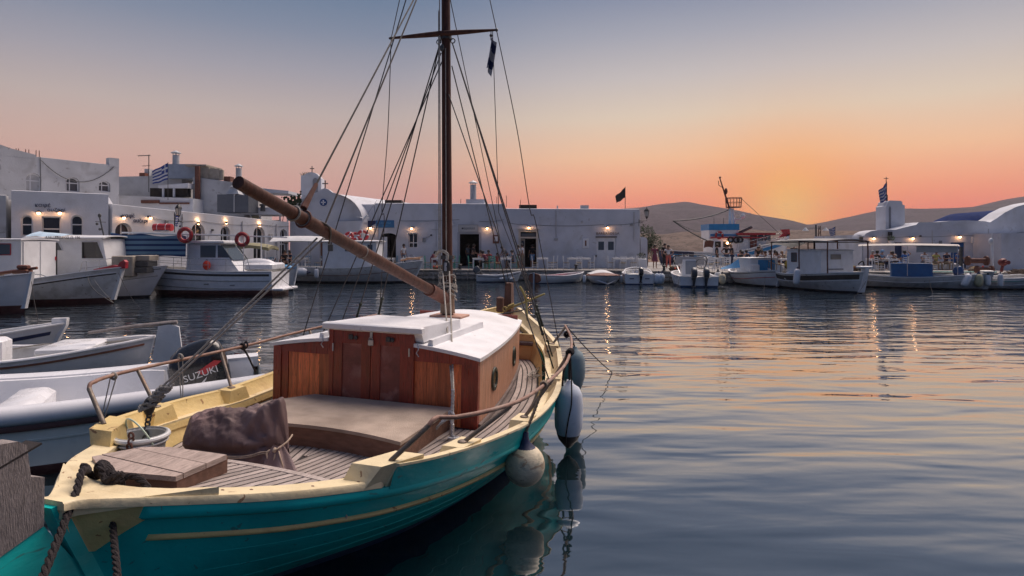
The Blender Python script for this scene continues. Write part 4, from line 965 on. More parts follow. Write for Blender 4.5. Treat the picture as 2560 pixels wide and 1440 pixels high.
    # ---- limp flag under the crosstree
    fl = boat_empty('small_flag', 'limp dark flag hanging from the mast crosstree', 'flag', (.55, 1.98, 4.66))
    mb = MB(); mb.grid(lambda u, v: (.0+.07*u*sin(1.2+v)-.05*v+.02*sin(u*9), .02*cos(u*8+v*2), .30-.36*v-.05*u*v*2+.03*sin(u*5)), 16, 16)
    fm = bpy.data.materials.new('striped_flag'); fm.use_nodes = True; nt = fm.node_tree; bb = nt.nodes['Principled BSDF']; bb.inputs['Roughness'].default_value = .9
    tc = nt.nodes.new('ShaderNodeTexCoord'); wv = nt.nodes.new('ShaderNodeTexWave'); wv.inputs['Scale'].default_value = 2.6; wv.bands_direction = 'DIAGONAL'; nt.links.new(tc.outputs['Object'], wv.inputs[0])
    rp = nt.nodes.new('ShaderNodeValToRGB'); rp.color_ramp.elements[0].color = (.015, .022, .08, 1); rp.color_ramp.elements[1].color = (.32, .31, .33, 1); rp.color_ramp.elements[0].position = .45; rp.color_ramp.elements[1].position = .55
    nt.links.new(wv.outputs[0], rp.inputs[0]); nt.links.new(rp.outputs[0], bb.inputs['Base Color']); MATS['striped_flag'] = fm
    mb.build('cloth', fm, fl, 80)
    mb = MB(); mb.tube([(0, 0, .30), (0.0, 0, .43)], .006, 5); mb.ell((0, 0, .36), .02); mb.tube([(.02, 0, .42), (.06, .3, -1.9), (.72, .75, -3.75)], .005, 5); mb.build('flag_halyard', M_WIRE, fl)
hero_things()
# ------------------------------------------------------------------ other boats
def head(dx, dy): return atan2(-dx, dy)
def text_mesh(txt, size, name, m, parent, loc, rot, depth=.004):
    cu = bpy.data.curves.new('lettering', 'FONT'); cu.body = txt; cu.size = size; cu.extrude = depth; cu.align_x = 'CENTER'; cu.align_y = 'CENTER'; cu.resolution_u = 3
    o = bpy.data.objects.new('tmp', cu); C.objects.link(o); dg = bpy.context.evaluated_depsgraph_get()
    me = bpy.data.meshes.new_from_object(o.evaluated_get(dg)); bpy.data.objects.remove(o); bpy.data.curves.remove(cu)
    me.materials.clear(); me.materials.append(m); q = bpy.data.objects.new(name, me); C.objects.link(q); q.parent = parent; q.location = loc; q.rotation_euler = rot; return q

def make_boat(root, L, B, zs, zm, zb, hullm, botm, double=True, sheer_mid=.42, stern_w=.8, band=None, strake=None, capm=None, deckm=None, deck_drop=.28, boot=.10, rb=.55, rs=.25, stem=None, open_=False, full=.62, n=28, capw=.10):
    y0, y1 = -L/2, L/2
    ku = [0, .06, .2, .4, .6, .8, .93, 1]
    if double: kw = [.05, .42, .78, 1, 1, .78, .38, .03]
    else: kw = [stern_w, stern_w+.04, .95, 1, 1, .80, .40, .03]
    hw = spl([y0+L*u for u in ku], [B/2*w for w in kw]); zt = spl([y0, y0+L*sheer_mid, y1], [zs, zm, zb])
    kl = [max(w*full*(1 if .15 < u < .85 else .5), .01) if double or u > .5 else w*(full+.12) for u, w in zip(ku, kw)]
    wl = spl([y0+L*u for u in ku], [B/2*w for w in kl])
    H = Hull(y0, y1, hw, zt, wl, -.35, rb, rs if double else 0, 0, double=double)
    bt = lambda y: boot
    H.skin(lambda y: -.35, bt, 4, n).build('hull_bottom', botm, root, 60)
    H.skin(bt, zt, 7, n).build('hull_side', hullm, root, 60)
    H.band(lambda y: zt(y)-.0, [(-capw, 0), (.03, 0), (.04, .02), (.03, .04), (-capw, .04)], n=n).build('cap_rail', capm or M_WHITE, root, 50)
    if strake:
        for dz, m in strake:
            H.band(lambda y: zt(y)-dz, [(-.01, -.02), (.022, -.014), (.022, .014), (-.01, .02)], n=n, ya=y0+.1, yb=y1-.15).build('rub_strake', m, root, 50)
    if band:
        d0, d1, m = band
        H.skin(lambda y: zt(y)-d1, lambda y: zt(y)-d0, 2, n, .008, ya=y0+.02, yb=y1-.1).build('painted_band', m, root, 60)
    zd = (lambda y: zt(y)-deck_drop)
    if deck_drop is not None:
        ins = capw*.8
        d = H.deck(zd, .05, n, y0+.1, y1-.1); d.build('deck', deckm or M_WHITEW, root, 20)
        mb = MB(); ys = [y for y in H.stations(n) if y0+.12 < y < y1-.12]
        for sd in (-1, 1):
            mb.loft([[Vector((sd*max(H.half(y, zt(y))-ins, .004), H.yy(y, zt(y)), zt(y)+.01)), Vector((sd*max(H.half(y, zd(y))-.06, .003), H.yy(y, zd(y)), zd(y)))] for y in ys], False)
        mb.build('inner_side', M_WHITEW, root, 50)
    if stem:
        top, m, w = stem; zz = fr(boot*.6, top, 6); mb = MB()
        mb.loft([[(-w/2, H.yy(y1, min(z, zb))-.22, z), (-w/2, H.yy(y1, min(z, zb))+.03+.03*max(0, z-zb), z), (w/2, H.yy(y1, min(z, zb))+.03+.03*max(0, z-zb), z), (w/2, H.yy(y1, min(z, zb))-.22, z)] for z in zz], True, True)
        mb.build('stem_post', m, root, 30)
    return H
def boat_at(name, label, cat, x, y, dx, dy, group=None):
    return thing(name, label, cat, (x, y, 0), head(dx, dy), group)
def cabin_box(root, x0, x1, y0, y1, z0, z1, m, name='cabin', over=.06, roofm=None, slope=0.0, r=.05, camber=.05):
    mb = MB(); mb.hexa([(x0, y0, z0), (x1, y0, z0), (x1, y1, z0), (x0, y1, z0), (x0+.02, y0, z1), (x1-.02, y0, z1), (x1-.02, y1-slope, z1), (x0+.02, y1-slope, z1)])
    c = mb.build(name, m, root, 30)
    mb = MB(); w0, w1 = x0-over, x1+over; ya, yb = y0-over, y1-slope+over
    mb.loft([[(lerp(w0, w1, t), y, z1+.004+camber*(1-(2*t-1)**2)*k) for t in fr(0, 1, 8)]+[(lerp(w0, w1, t), y, z1+.05+camber*(1-(2*t-1)**2)*k) for t in fr(1, 0, 8)] for y, k in ((ya, 1), ((ya+yb)/2, 1.2), (yb, 1))], True, True)
    mb.build('cabin_roof', roofm or M_WHITE, root, 40); return c
def side_window(par, x, yc, zc, w, h, m=None, fm=None, sd=1, skew=0):
    """window on a side wall at x (normal +-x)"""
    mb = MB(); e = .03
    q = [(yc-w/2, zc-h/2), (yc+w/2, zc-h/2), (yc+w/2-skew, zc+h/2), (yc-w/2, zc+h/2)]
    mb.prism(q, -.006, .012, YZ, (x, 0, 0)); g = mb.build('window', m or M_GLASSB, par, 0)
    mb = MB(); P4 = [Vector((x, a, b)) for a, b in q]
    for i in range(4): mb.tube([P4[i], P4[(i+1) % 4]], .022, 4)
    mb.build('window_frame', fm or M_WHITE, g, 0); return g
def lifebuoy(label, loc, R, m=None, white=False, tilt=(radians(90), 0, 0), group='lifebuoys'):
    t = thing('lifebuoy', label, 'lifebuoy', loc, 0, group); t.rotation_euler = tilt
    mb = MB(); mb.torus((0, 0, 0), R*.76, R*.24, 28, 10); mb.build('ring', m or M_RED, t, 60)
    for k in range(4):
        a = k*pi/2+.5; mb = MB(); mb.torus((0, 0, 0), R*.76, R*.245, 4, 10, None, a, a+.28); mb.build('band', M_WHITE if white else mat('faded_red_tape', (.3, .1, .09), .6, .1, 8), t, 60)
    mb = MB(); mb.torus((0, 0, 0), R*1.03, R*.03, 28, 5); mb.build('grab_line', M_ROPE, t); return t
def outboard(label, loc, rz, s=1.0, cowlm=None, tilt=0.0, group='outboard motors', txt=None):
    """cowl forward of transom is -y side; leg hangs at origin; prop faces -y"""
    t = thing('outboard_motor', label, 'outboard motor', loc, rz, group); t.rotation_euler = (-tilt, 0, rz); t.scale = (s,)*3
    mb = MB(); rings = []
    for z, w, l, yo in ((.0, .15, .22, 0), (.06, .17, .26, .0), (.20, .18, .28, .0), (.36, .175, .27, .01), (.46, .15, .23, .03), (.52, .10, .16, .05), (.54, .03, .06, .05)):
        rings.append([(w*math.copysign(abs(cos(a))**.6, cos(a)), yo+l*math.copysign(abs(sin(a))**.6, sin(a)), z) for a in fr(0, 2*pi*23/24, 23)])
    mb.loft(rings, True, True); cw = mb.build('cowl', cowlm or M_BLACKG, t, 50)
    mb = MB(); mb.bb((0, 0, .035), (.33, .50, .03), .01); mb.build('cowl_seam', M_GREYM, cw)
    mb = MB(); mb.hexa([(-.05, -.10, -.62), (.05, -.10, -.62), (.03, .10, -.62), (-.03, .10, -.62), (-.10, -.16, .0), (.10, -.16, .0), (.08, .16, .0), (-.08, .16, .0)]); mb.build('leg', cowlm or M_BLACKG, t, 30)
    mb = MB(); mb.ell((0, -.02, -.72), (.05, .24, .055), 12, 8); mb.bb((0, -.04, -.58), (.24, .34, .018), .006); mb.hexa([(-.01, -.1, -.95), (.01, -.1, -.95), (.01, .02, -.95), (-.01, .02, -.95), (-.02, -.12, -.72), (.02, -.12, -.72), (.02, .10, -.72), (-.02, .10, -.72)]); mb.build('gearcase', cowlm or M_BLACKG, t, 30)
    mb = MB()
    for k in range(3):
        a = k*2*pi/3; mb.ell((.075*cos(a), -.28, -.72+.075*sin(a)), (.075, .012, .05), 8, 6, Matrix.Rotation(-a, 3, 'Y'))
    mb.ell((0, -.28, -.72), (.03, .05, .03), 8, 6); mb.build('propeller', M_GREYM, t, 40)
    mb = MB(); mb.bb((0, .17, -.18), (.22, .12, .36), .02); mb.build('clamp_bracket', M_DARKM, t)
    if txt:
        text_mesh(txt, .092, 'maker_lettering', mat('silver_decal', (.6, .6, .6), .4, .05, 8), cw, (.186, .015, .24), (radians(90), 0, radians(90)))
        mb = MB(); mb.prism([(-.02, .27), (.16, .33), (.22, .30), (.04, .22)], 0, .006, YZ, (.182, 0, 0)); mb.build('red_flash', M_RED, cw)
        mb = MB(); mb.prism([(-.24, .05), (-.05, .13), (.06, .20), (-.02, .10)], 0, .006, YZ, (.186, 0, 0)); mb.build('silver_flash', mat('silver_decal'), cw)
    return t
def fender(label, loc, r, h, m=None, cap=None, rot=(0, 0, 0), group='fenders on the far boats'):
    t = thing('fender', label, 'fender', loc, 0, group); t.rotation_euler = rot
    mb = MB(); mb.lathe([(r*.3, -h/2), (r*.8, -h/2+r*.4), (r, -h/2+r), (r, h/2-r), (r*.8, h/2-r*.4), (r*.35, h/2)], (0, 0, 0), 14); mb.build('fender_body', m or M_GEL, t, 60)
    mb = MB(); mb.lathe([(r*.55, h/2-r*.2), (r*.3, h/2+r*.2), (r*.15, h/2+r*.6), (.005, h/2+r*.6)], (0, 0, 0), 12); mb.build('fender_cap', cap or M_NAVY, t, 60); return t
def awning(root, x0, x1, y0, y1, z, rise, m, posts, name='awning', droop=.0, edge=.0):
    mb = MB(); n = 10
    top = lambda u, v: (lerp(x0, x1, u), lerp(y0, y1, v), z+rise*(1-(2*u-1)**2)-droop*(2*v-1)**2)
    mb.grid(top, n, n); mb.grid(lambda u, v: (top(u, v)[0], top(u, v)[1], top(u, v)[2]-.03), n, n)
    per = [(i/n, 0) for i in range(n)]+[(1, i/n) for i in range(n)]+[(1-i/n, 1) for i in range(n)]+[(0, 1-i/n) for i in range(n)]; per.append(per[0])
    mb.loft([[top(*p) for p in per], [(top(*p)[0], top(*p)[1], top(*p)[2]-.03-edge) for p in per]], False)
    a = mb.build(name, m, root, 50)
    for px_, py_, pz_ in posts:
        mb = MB(); mb.tube([(px_, py_, pz_), (px_, py_, z-.01)], .02, 6); mb.build('awning_post', M_STEEL, root)
    return a
def rails(root, H, y0, y1, h, m=None, n=8, sides=(-1, 1), mid=True, posts=5):
    for sd in sides:
        P = lambda y, z: Vector((sd*max(H.half(y, H.zt(y))-.05, .02), H.yy(y, H.zt(y)), H.zt(y)+.03+z))
        mb = MB(); mb.tube([P(y0, 0)]+[P(y, h) for y in fr(y0+.15*(1 if y1 > y0 else -1), y1, 14)], .016, 6)
        if mid: mb.tube([P(y, h*.5) for y in fr(y0+.1, y1, 12)], .011, 5)
        for y in fr(y0+.3, y1, posts): mb.tube([P(y, 0), P(y, h)], .013, 5)
        mb.build('guard_rail', m or M_STEEL, root)

GB = 'boats moored along the left quay'; GR = 'boats moored along the far quay'
G_GREY = mat('grey_green_gelcoat', (.60, .63, .58), .35, .08, 3, 0, dirt_or_light=(.46, .48, .44), da=.4)
M_BURG = mat('burgundy_strip', (.05, .018, .022), .5, .15, 5)

def left_near_boats():
    # grey hulled launch alongside
    u = Vector((-.905, -.425)).normalized(); c = Vector((-5.80, 6.82))
    r = boat_at('motor_launch', 'grey hulled white motor launch with a burgundy strip lying beside the cream bulwark', 'boat', c.x, c.y, u.x, u.y, GB)
    H = make_boat(r, 5.6, 2.0, .69, .60, .78, G_GREY, M_ANTI, double=False, stern_w=.86, capm=M_GEL, deck_drop=None, full=.93, rb=.6, n=40)
    H.band(lambda y: H.zt(y)+.015, [(-.16, -.09), (.02, -.11), (.065, -.06), (.07, 0), (.03, .06), (-.06, .085), (-.16, .05)], n=40).build('gunwale', M_GEL, r, 70)
    H.band(lambda y: H.zt(y)-.115, [(-.02, -.035), (.035, -.03), (.045, 0), (.035, .03), (-.02, .035)], n=40).build('rubbing_strip', M_BURG, r, 60)
    H.band(lambda y: H.zt(y)-.25, [(-.02, -.012), (.012, -.008), (.012, .008), (-.02, .012)], n=40).build('hull_ridge', G_GREY, r, 60)
    # moulded cockpit liner
    mb = MB(); ys = H.stations(40)[1:-1]
    for sd in (-1, 1):
        mb.loft([[Vector((sd*max(H.half(y, H.zt(y))-.15, .01), H.yy(y, H.zt(y)), H.zt(y)+.05)), Vector((sd*max(H.half(y, H.zt(y))-.22, .008), H.yy(y, H.zt(y)), H.zt(y)-.1)), Vector((sd*max(H.half(y, H.zt(y))-.27, .006), y, .22)), Vector((0, y, .20))] for y in ys], False)
    mb.build('cockpit_liner', M_GEL, r, 50)
    # high coaming on the far side, rounded at its after end   (starboard of this boat faces away)
    mb = MB(); rings = []
    for y in fr(-1.65, 2.5, 26):
        k = min(1, (y+1.66)/.5); hgt = .05*sqrt(max(0, 1-(1-k)**2)); x = H.half(y, H.zt(y))-.10; s_ = 1
        rings.append([(s_*(x+.02), y, H.zt(y)), (s_*(x+.01), y, H.zt(y)+hgt*.8), (s_*(x-.05), y, H.zt(y)+hgt), (s_*(x-.13), y, H.zt(y)+hgt*.9), (s_*(x-.20), y, H.zt(y)-.25)])
    mb.loft(rings, True, True); mb.build('coaming', M_GEL, r, 60)
    mb = MB(); mb.bb((.0, 2.05, .62), (1.2, .9, .5), .08); mb.build('cuddy', M_GEL, r)
    mb = MB(); mb.bb((.1, -.3, .40), (1.1, .4, .36), .06); mb.build('thwart', M_GEL, r)
    text_mesh('22', .14, 'registration_number', M_BLACK, r, (-(H.half(-1.6, .40))-.012, -1.6, .40), (radians(84), 0, radians(-90)))
    outboard('big glossy black outboard motor tilted on the grey launch, lettered along its cowl', (-4.02, 8.1, .36), radians(-62), 1.30, M_BLACKG, radians(-16), 'outboard motors', 'SUZUKI')
    # white double-ender with pillar, rudder and tiller
    u = Vector((-.96, -.28)); st = Vector((-6.15, 10.6)); c = st+u*2.5
    r = boat_at('rowing_boat', 'white open boat with a square white post, white rudder and grey wooden tiller', 'boat', c.x, c.y, u.x, u.y, GB)
    H = make_boat(r, 5.0, 1.75, .72, .52, .85, M_GEL, M_ANTIB, deck_drop=.30, rs=.25, capm=M_GEL, strake=[(.07, M_BROWN)], n=36)
    mb = MB(); mb.bb((-.45, -.35, .56), (.42, .42, .62), .05); mb.build('square_post', M_GEL, r)
    mb = MB(); mb.prism([(-2.50, .55), (-2.56, .92), (-2.72, .95), (-2.88, .9), (-3.02, -.3), (-2.35, -.3)], -.03, .03, YZ); mb.build('rudder', M_GEL, r, 20)
    mb = MB(); mb.tube([(0, -2.85, .98), (0, -2.2, .93), (.03, -1.5, .84)], [.045, .04, .03], 8, flat=.8); mb.build('tiller', mat('grey_rudder_wood'), r, 50)
    mb = MB(); mb.bb((.2, -1.25, .60), (1.15, .75, .10), .04); mb.build('stern_sheets', M_GEL, r)
    mb = MB(); rope3(mb, wob([(.1, -2.1, .68), (.4, -1.7, .62), (.75, -.6, .58), (.7, .3, .45)], .01), .012); mb.build('line', M_ROPE, r)
    # boat with navy stripe behind
    u = Vector((.97, .22)); tip = Vector((-8.7, 12.0)); c = tip-u*2.3
    r = boat_at('rowing_boat', 'small white boat with a slanting navy stripe and pointed bow at the left edge', 'boat', c.x, c.y, u.x, u.y, GB)
    H = make_boat(r, 4.6, 1.7, .6, .48, .78, M_WHITE, M_ANTIB, band=(.10, .17, M_NAVY), stem=(.90, M_WHITE, .12), deck_drop=.22, n=32)
    mb = MB(); mb.tube(wob([(.3, -.9, .55), (.35, -.2, .62), (.5, .3, .62), (.62, .55, .5), (.70, .62, .35)], .0), .014, 6); mb.build('iron_hook', M_BLACK, r)
    mb = MB(); mb.bb((0, -.2, .45), (1.2, .3, .05), .02); mb.build('thwart', M_WHITE, r)
left_near_boats()

def left_mid_boats():
    RB = mat('red_bow_paint', (.36, .015, .03), .45, .1, 5)
    # A: brown trimmed bow at the left edge
    r = boat_at('caique', 'white caique bow with brown bowsprit cut off by the left edge', 'boat', -20.0, 21.0, 1, .02, GB)
    H = make_boat(r, 7.2, 2.4, .9, .85, 1.35, M_WHITE, M_ANTI, boot=.28, stem=(1.42, M_WHITE, .14), band=None, deck_drop=.25, rb=.35)
    mb = MB(); mb.tube([(0.05, 2.0, 1.28), (.0, 3.75, 1.55)], [.07, .05], 10); mb.build('bowsprit', M_BROWN, r)
    mb = MB(); mb.bb((0, 3.25, 1.42), (.30, .55, .16), .05); mb.bb((0, 3.3, 1.58), (.22, .36, .14), .05); mb.build('bow_chock', M_BROWN, r)
    mb = MB(); mb.grid(lambda u_, v: (1.0*cos(pi*v), .3+1.7*u_, .95+.75*sin(pi*v)*(1-.25*u_)), 8, 12); mb.build('canvas_hood', mat('beige_canvas', (.35, .30, .24), .9, .15, 4, .3), r)
    # B: white caique, red bow
    r = boat_at('caique', 'white caique with a bright red stem head and a boxy white cabin', 'boat', -20.3, 24.9, 1, .0, GB)
    H = make_boat(r, 9.2, 2.7, .95, .78, 1.42, M_WHITEW, M_ANTI, boot=.22, stem=(1.42, M_WHITE, .16), strake=[(.16, M_WHITE)], band=(.19, .235, M_BLACK), deck_drop=.22, rb=.5)
    mb = MB(); mb.prism([(4.72, 1.40), (4.74, 1.66), (4.66, 1.74), (4.50, 1.64), (4.42, 1.5), (4.2, 1.53), (3.9, 1.46), (3.45, 1.36), (3.45, 1.30)], -.10, .10, YZ); mb.build('red_stem_head', RB, r, 30)
    c = cabin_box(r, -.95, .95, -2.6, 1.2, .65, 2.52, M_WHITE, over=.05, camber=.03)
    for x0, x1 in ((-.86, -.02), (.02, .86)):
        mb = MB(); mb.bb(((x0+x1)/2, 1.22, 1.66), (x1-x0-.02, .03, 1.62), .008); d = mb.build('door', M_WHITE, r)
    mb = MB(); mb.tube([(-.90, 1.22, .86), (-.90, 1.22, 2.44)], .03, 6); mb.build('door_post', M_BLACK, r)
    mb = MB(); mb.bb((-.82, 1.245, 1.78), (.05, .03, .16), .01); mb.build('door_latch', RB, r)
    side_window(c, .95, .35, 2.17, .9, .42, M_GLASSB, RB)
    mb = MB(); mb.tube(wob([(.9, .2, 1.18), (.92, 1.5, 1.20), (.93, 2.1, 1.14), (.95, 2.7, .78)], 0), .018, 6); mb.build('grab_rail', M_STEEL, r)
    mb = MB(); mb.tube(wob([(.45, 3.5, 1.3), (.75, 3.7, .95), (.6, 3.9, .5), (.3, 4.35, .05)], 0), .014, 5); mb.tube(wob([(.4, 3.5, 1.3), (.65, 4.0, .75), (.32, 4.4, .02)], 0), .010, 5); mb.build('bow_line', M_ROPE, r)
    # C: wheelhouse boat behind B
    r = boat_at('fishing_boat', 'white fishing boat with a wheelhouse, dark slanted windows and lettered roof edge', 'boat', -19.5, 27.6, 1, .03, GB)
    H = make_boat(r, 8.0, 2.6, 1.0, .95, 1.40, M_WHITE, M_ANTIB, strake=[(.10, M_DARKM), (.42, M_GREYM)], deck_drop=.25, rb=1.0, stem=None)
    c = cabin_box(r, -.95, .95, -1.4, 2.05, .7, 2.62, M_WHITE, 'wheelhouse', .16, M_WHITE, .35, camber=.1)
    side_window(c, .955, -.55, 2.28, 1.15, .34, M_GLASSB, None, 1, .16); side_window(c, .955, 1.32, 2.12, .95, .72, M_GLASSD, None, 1, .28)
    text_mesh('ΑΛΕΞΑΝΔΡΟΣ Π. 196', .15, 'boat_name', M_BLACK, c, (1.12, .15, 2.66), (radians(90), 0, radians(90)))
    mb = MB(); mb.grid(lambda u_, v: (lerp(-.9, .9, v), -1.6+1.5*u_, 2.72+.22*sin(v*pi)*(1-u_*.6)+.04*noise.noise(Vector((u_*5, v*5, 1)))), 12, 12); mb.build('folded_canvas', mat('pale_blue_canvas', (.42, .55, .66), .9, .15, 4), r)
    mb = MB(); mb.bb((.6, 2.6, 1.42), (.9, .9, .9), .03); mb.build('locker', M_BEIGE, r)
    for i in range(3):
        mb = MB(); mb.bb((.5-.06*i, 3.2+.02*i, 1.25+.26*i), (.8, .75, .24), .02); tag(mb.build('fish_crate', M_DARKM if i < 2 else M_BEIGE, None, loc=(-19.5+.0, 27.6, 0), rz=head(1, .03)), ['dark plastic crate, lowest of the stack on the wheelhouse boat', 'dark plastic crate in the middle of the stack on the wheelhouse boat', 'beige wooden crate topping the stack on the wheelhouse boat'][i], 'crate', 'crates on the fishing boat')
    rails(r, H, .9, 3.2, .55, M_STEEL, posts=4)
    mb = MB(); mb.tube([(0, 1.2, 2.7), (.0, 1.0, 3.6)], .03, 6); mb.tube([(-.35, 1.05, 3.38), (.35, 1.05, 3.38)], .018, 5); mb.ell((0, 1.0, 3.66), (.07, .07, .1)); mb.ell((.25, 1.05, 3.28), .06); mb.ell((.05, 1.05, 3.05), .06); mb.build('signal_mast', M_DARKM, r)
    mb = MB(); mb.tube([(.1, -2.6, 2.45), (0, -6.2, 2.62)], .03, 6); mb.tube([(.1, -2.4, 2.35), (0, -6.2, 2.45)], .035, 6); mb.ell((.1, -2.1, 2.42), (.22, .5, .2)); mb.build('stowed_poles', M_DARKM, r)
    # D: dive boat with canopy, striped cloth
    r = boat_at('motor_boat', 'white motor boat with a long canopy frame, raked windscreen and dark red bottom', 'boat', -14.4, 29.5, -1, .02, GB)
    H = make_boat(r, 6.7, 2.5, 1.10, 1.12, 1.32, M_GEL, M_ANTI, double=False, stern_w=.86, boot=.26, band=(.10, .20, M_BLACK), strake=[(.42, M_GREYM), (.78, M_GREYM)], deck_drop=.25, full=.78, rb=.9)
    mb = MB(); mb.bb((0, -3.55, .28), (1.9, .55, .12), .03); mb.build('swim_platform', M_GEL, r)
    mb = MB(); mb.bb((0, -2.6, 1.32), (1.7, 1.3, .36), .08); mb.build('aft_coaming', M_GEL, r)
    # wheelhouse with raked screen towards the stern
    mb = MB(); mb.hexa([(-.85, -1.75, 1.1), (.85, -1.75, 1.1), (.85, .75, 1.1), (-.85, .75, 1.1), (-.78, -.75, 2.42), (.78, -.75, 2.42), (.78, .7, 2.42), (-.78, .7, 2.42)]); w = mb.build('wheelhouse', M_GEL, r, 30)
    mb = MB(); mb.bb((0, -.1, 2.48), (1.75, 1.85, .16), .06); mb.build('wheelhouse_roof', M_GEL, r)
    for xs in (1, -1):
        mb = MB(); mb.prism([(-.62, 1.62), (.1, 1.62), (.1, 2.33), (-.62, 2.33)], 0, .02, YZ, (xs*.815, 0, 0)); mb.build('window', M_GLASSB, w, 0)
        mb = MB(); mb.prism([(-1.42, 1.62), (-.72, 1.62), (-.72, 2.33), (-.92, 2.33)], 0, .02, YZ, (xs*.815, 0, 0)); mb.build('window', M_GLASSB, w, 0)
    mb = MB(); mb.hexa([(-.68, -1.40, 1.62), (.68, -1.40, 1.62), (.68, -1.36, 1.62), (-.68, -1.36, 1.62), (-.66, -.83, 2.36), (.66, -.83, 2.36), (.66, -.79, 2.36), (-.66, -.79, 2.36)]); mb.build('windscreen', M_GLASSB, w, 0)
    mb = MB(); mb.ell((.55, -2.0, 1.4), (.35, .9, .3), 14, 8); mb.build('engine_hump', M_GEL, r)
    for sd in (-1, 1):
        mb = MB(); mb.tube([(sd*.95, -3.3, 2.72), (sd*.95, -1, 2.80), (sd*.95, 3.7, 2.92)], .04, 6); mb.build('canopy_rail', M_WHITE, r)
        for y in (-2.0, .62, 3.2):
            mb = MB(); mb.tube([(sd*.95, y, 1.1), (sd*.95, y, 2.8)], .025, 6); mb.build('canopy_post', M_WHITE, r)
    mb = MB(); mb.hexa([(-.95, .0, 2.83), (.95, .0, 2.83), (.95, 3.7, 2.93), (-.95, 3.7, 2.93), (-.95, .0, 2.86), (.95, .0, 2.86), (.95, 3.7, 2.96), (-.95, 3.7, 2.96)]); mb.build('canopy_top', M_CANVAS, r)
    rails(r, H, -2.4, 2.8, .55, M_STEEL, posts=6)
    for y, z in ((-.4, .55), (-1.6, .5)):
        mb = MB(); mb.bb((-1.26+.02, y, z), (.03, .22, .03), .005); mb.build('scupper', M_DARKM, r)
    st = MB(); cl = thing('striped_cloth', 'blue and dark striped cloth screen hung from the canopy of the white motor boat', 'cloth screen', (-16.7, 28.3, 2.95))
    st.grid(lambda u_, v: (-1.75+3.5*u_, .05*sin(u_*9+v*2)+.03*sin(u_*23), -.12*sin(u_*pi*2+.5)**2*(1-v)-.16*u_*(1-v)-1.12*v+.02*sin(u_*11)), 40, 20)
    sm = bpy.data.materials.new('striped_fabric'); sm.use_nodes = True; nt = sm.node_tree; bb = nt.nodes['Principled BSDF']; bb.inputs['Roughness'].default_value = .9
    tc = nt.nodes.new('ShaderNodeTexCoord'); sx = nt.nodes.new('ShaderNodeSeparateXYZ'); nt.links.new(tc.outputs['Generated'], sx.inputs[0])
    ml = nt.nodes.new('ShaderNodeMath'); ml.operation = 'MULTIPLY'; ml.inputs[1].default_value = 4.6; nt.links.new(sx.outputs['Z'], ml.inputs[0]); frc = nt.nodes.new('ShaderNodeMath'); frc.operation = 'FRACT'; nt.links.new(ml.outputs[0], frc.inputs[0])
    rp = nt.nodes.new('ShaderNodeValToRGB'); e = rp.color_ramp.elements; e[0].color = (.015, .04, .13, 1); e[0].position = .38; e[1].color = (.13, .25, .36, 1); e[1].position = .46; nt.links.new(frc.outputs[0], rp.inputs[0]); nt.links.new(rp.outputs[0], bb.inputs['Base Color'])
    st.build('cloth', sm, cl, 80)
    lifebuoy('red lifebuoy hanging at the edge of the striped cloth', (-14.93, 28.15, 2.80), .37); lifebuoy('red lifebuoy on the canopy post nearest the stern of the motor boat', (-12.35, 28.2, 2.60), .34)
    fl = thing('float', 'orange red float lying on the motor boat deck', 'float', (-14.1, 28.45, 1.35)); mb = MB(); mb.ell((0, 0, .06), (.17, .17, .22), 14, 10); mb.build('float_body', mat('vivid_orange_plastic', (.75, .05, .02), .5, .1, 5), fl); mb = MB(); mb.torus((0, 0, .28), .04, .012, 10, 6, XZ); mb.build('float_eye', M_DARKM, fl)  # orange red is the plastic's own colour, no emission
    fender('fat white buoy fender between the fishing boat and motor boat', (-17.2, 28.0, .62), .38, .80, M_WHITEW, M_DARKM, (0, radians(70), 0))
    # E: grey-blue bow behind the stern platform
    r = boat_at('small_boat', 'grey blue bowed small boat under a khaki awning', 'boat', -13.6, 32.0, 1, .05, GB)
    H = make_boat(r, 4.8, 1.9, .9, .85, 1.15, mat('pale_grey_blue_paint', (.38, .43, .5), .5, .1, 4, dirt_or_light=(.2, .25, .3), da=.4), M_ANTIB, capm=M_LBLUE, stem=(1.40, mat('pale_grey_blue_paint'), .2), deck_drop=.25, rb=.3)
    awning(r, -.8, .8, -1.2, 1.2, 2.35, .12, mat('khaki_canvas', (.24, .22, .13), .9, .2, 5), [(-.7, -1.1, .9), (.7, -1.1, .9), (-.7, 1.1, .9), (.7, 1.1, .9)], droop=.15, edge=.12)
    mb = MB(); mb.ell((.35, 1.9, 1.18), (.3, .4, .16), 12, 8); mb.build('blue_bundle', M_LBLUE, r)
    # F: white caique with awning and cabin
    r = boat_at('caique', 'white caique with a pale awning aft, boxy cabin and red rings piled on its roof', 'boat', -9.95, 39.0, 1, -.02, GB)
    H = make_boat(r, 8.7, 2.8, .98, .92, 1.36, M_WHITEW, M_ANTIB, boot=.12, strake=[(.44, M_BROWN)], stem=(1.42, M_WHITE, .14), deck_drop=.3, rb=.8)
    c = cabin_box(r, -.95, .95, -1.75, 1.6, .65, 2.55, M_WHITE, over=.14, camber=.06)
    for y, w in ((-1.25, .34), (-.15, .42), (1.2, .34)): side_window(c, .955, y, 2.18, w, .42, M_GLASSB)
    mb = MB(); mb.bb((.7, -1.77, 1.75), (.5, .04, 1.3), .01); mb.build('cabin_door', M_BROWN, r)
    awning(r, -1.1, 1.1, -5.0, -1.75, 2.62, .32, M_CANVAS, [(.95, -2.5, .9), (.95, -2.62, .9), (-.95, -2.5, .9), (.9, -4.6, .95), (-.9, -4.6, .95)], droop=.06)
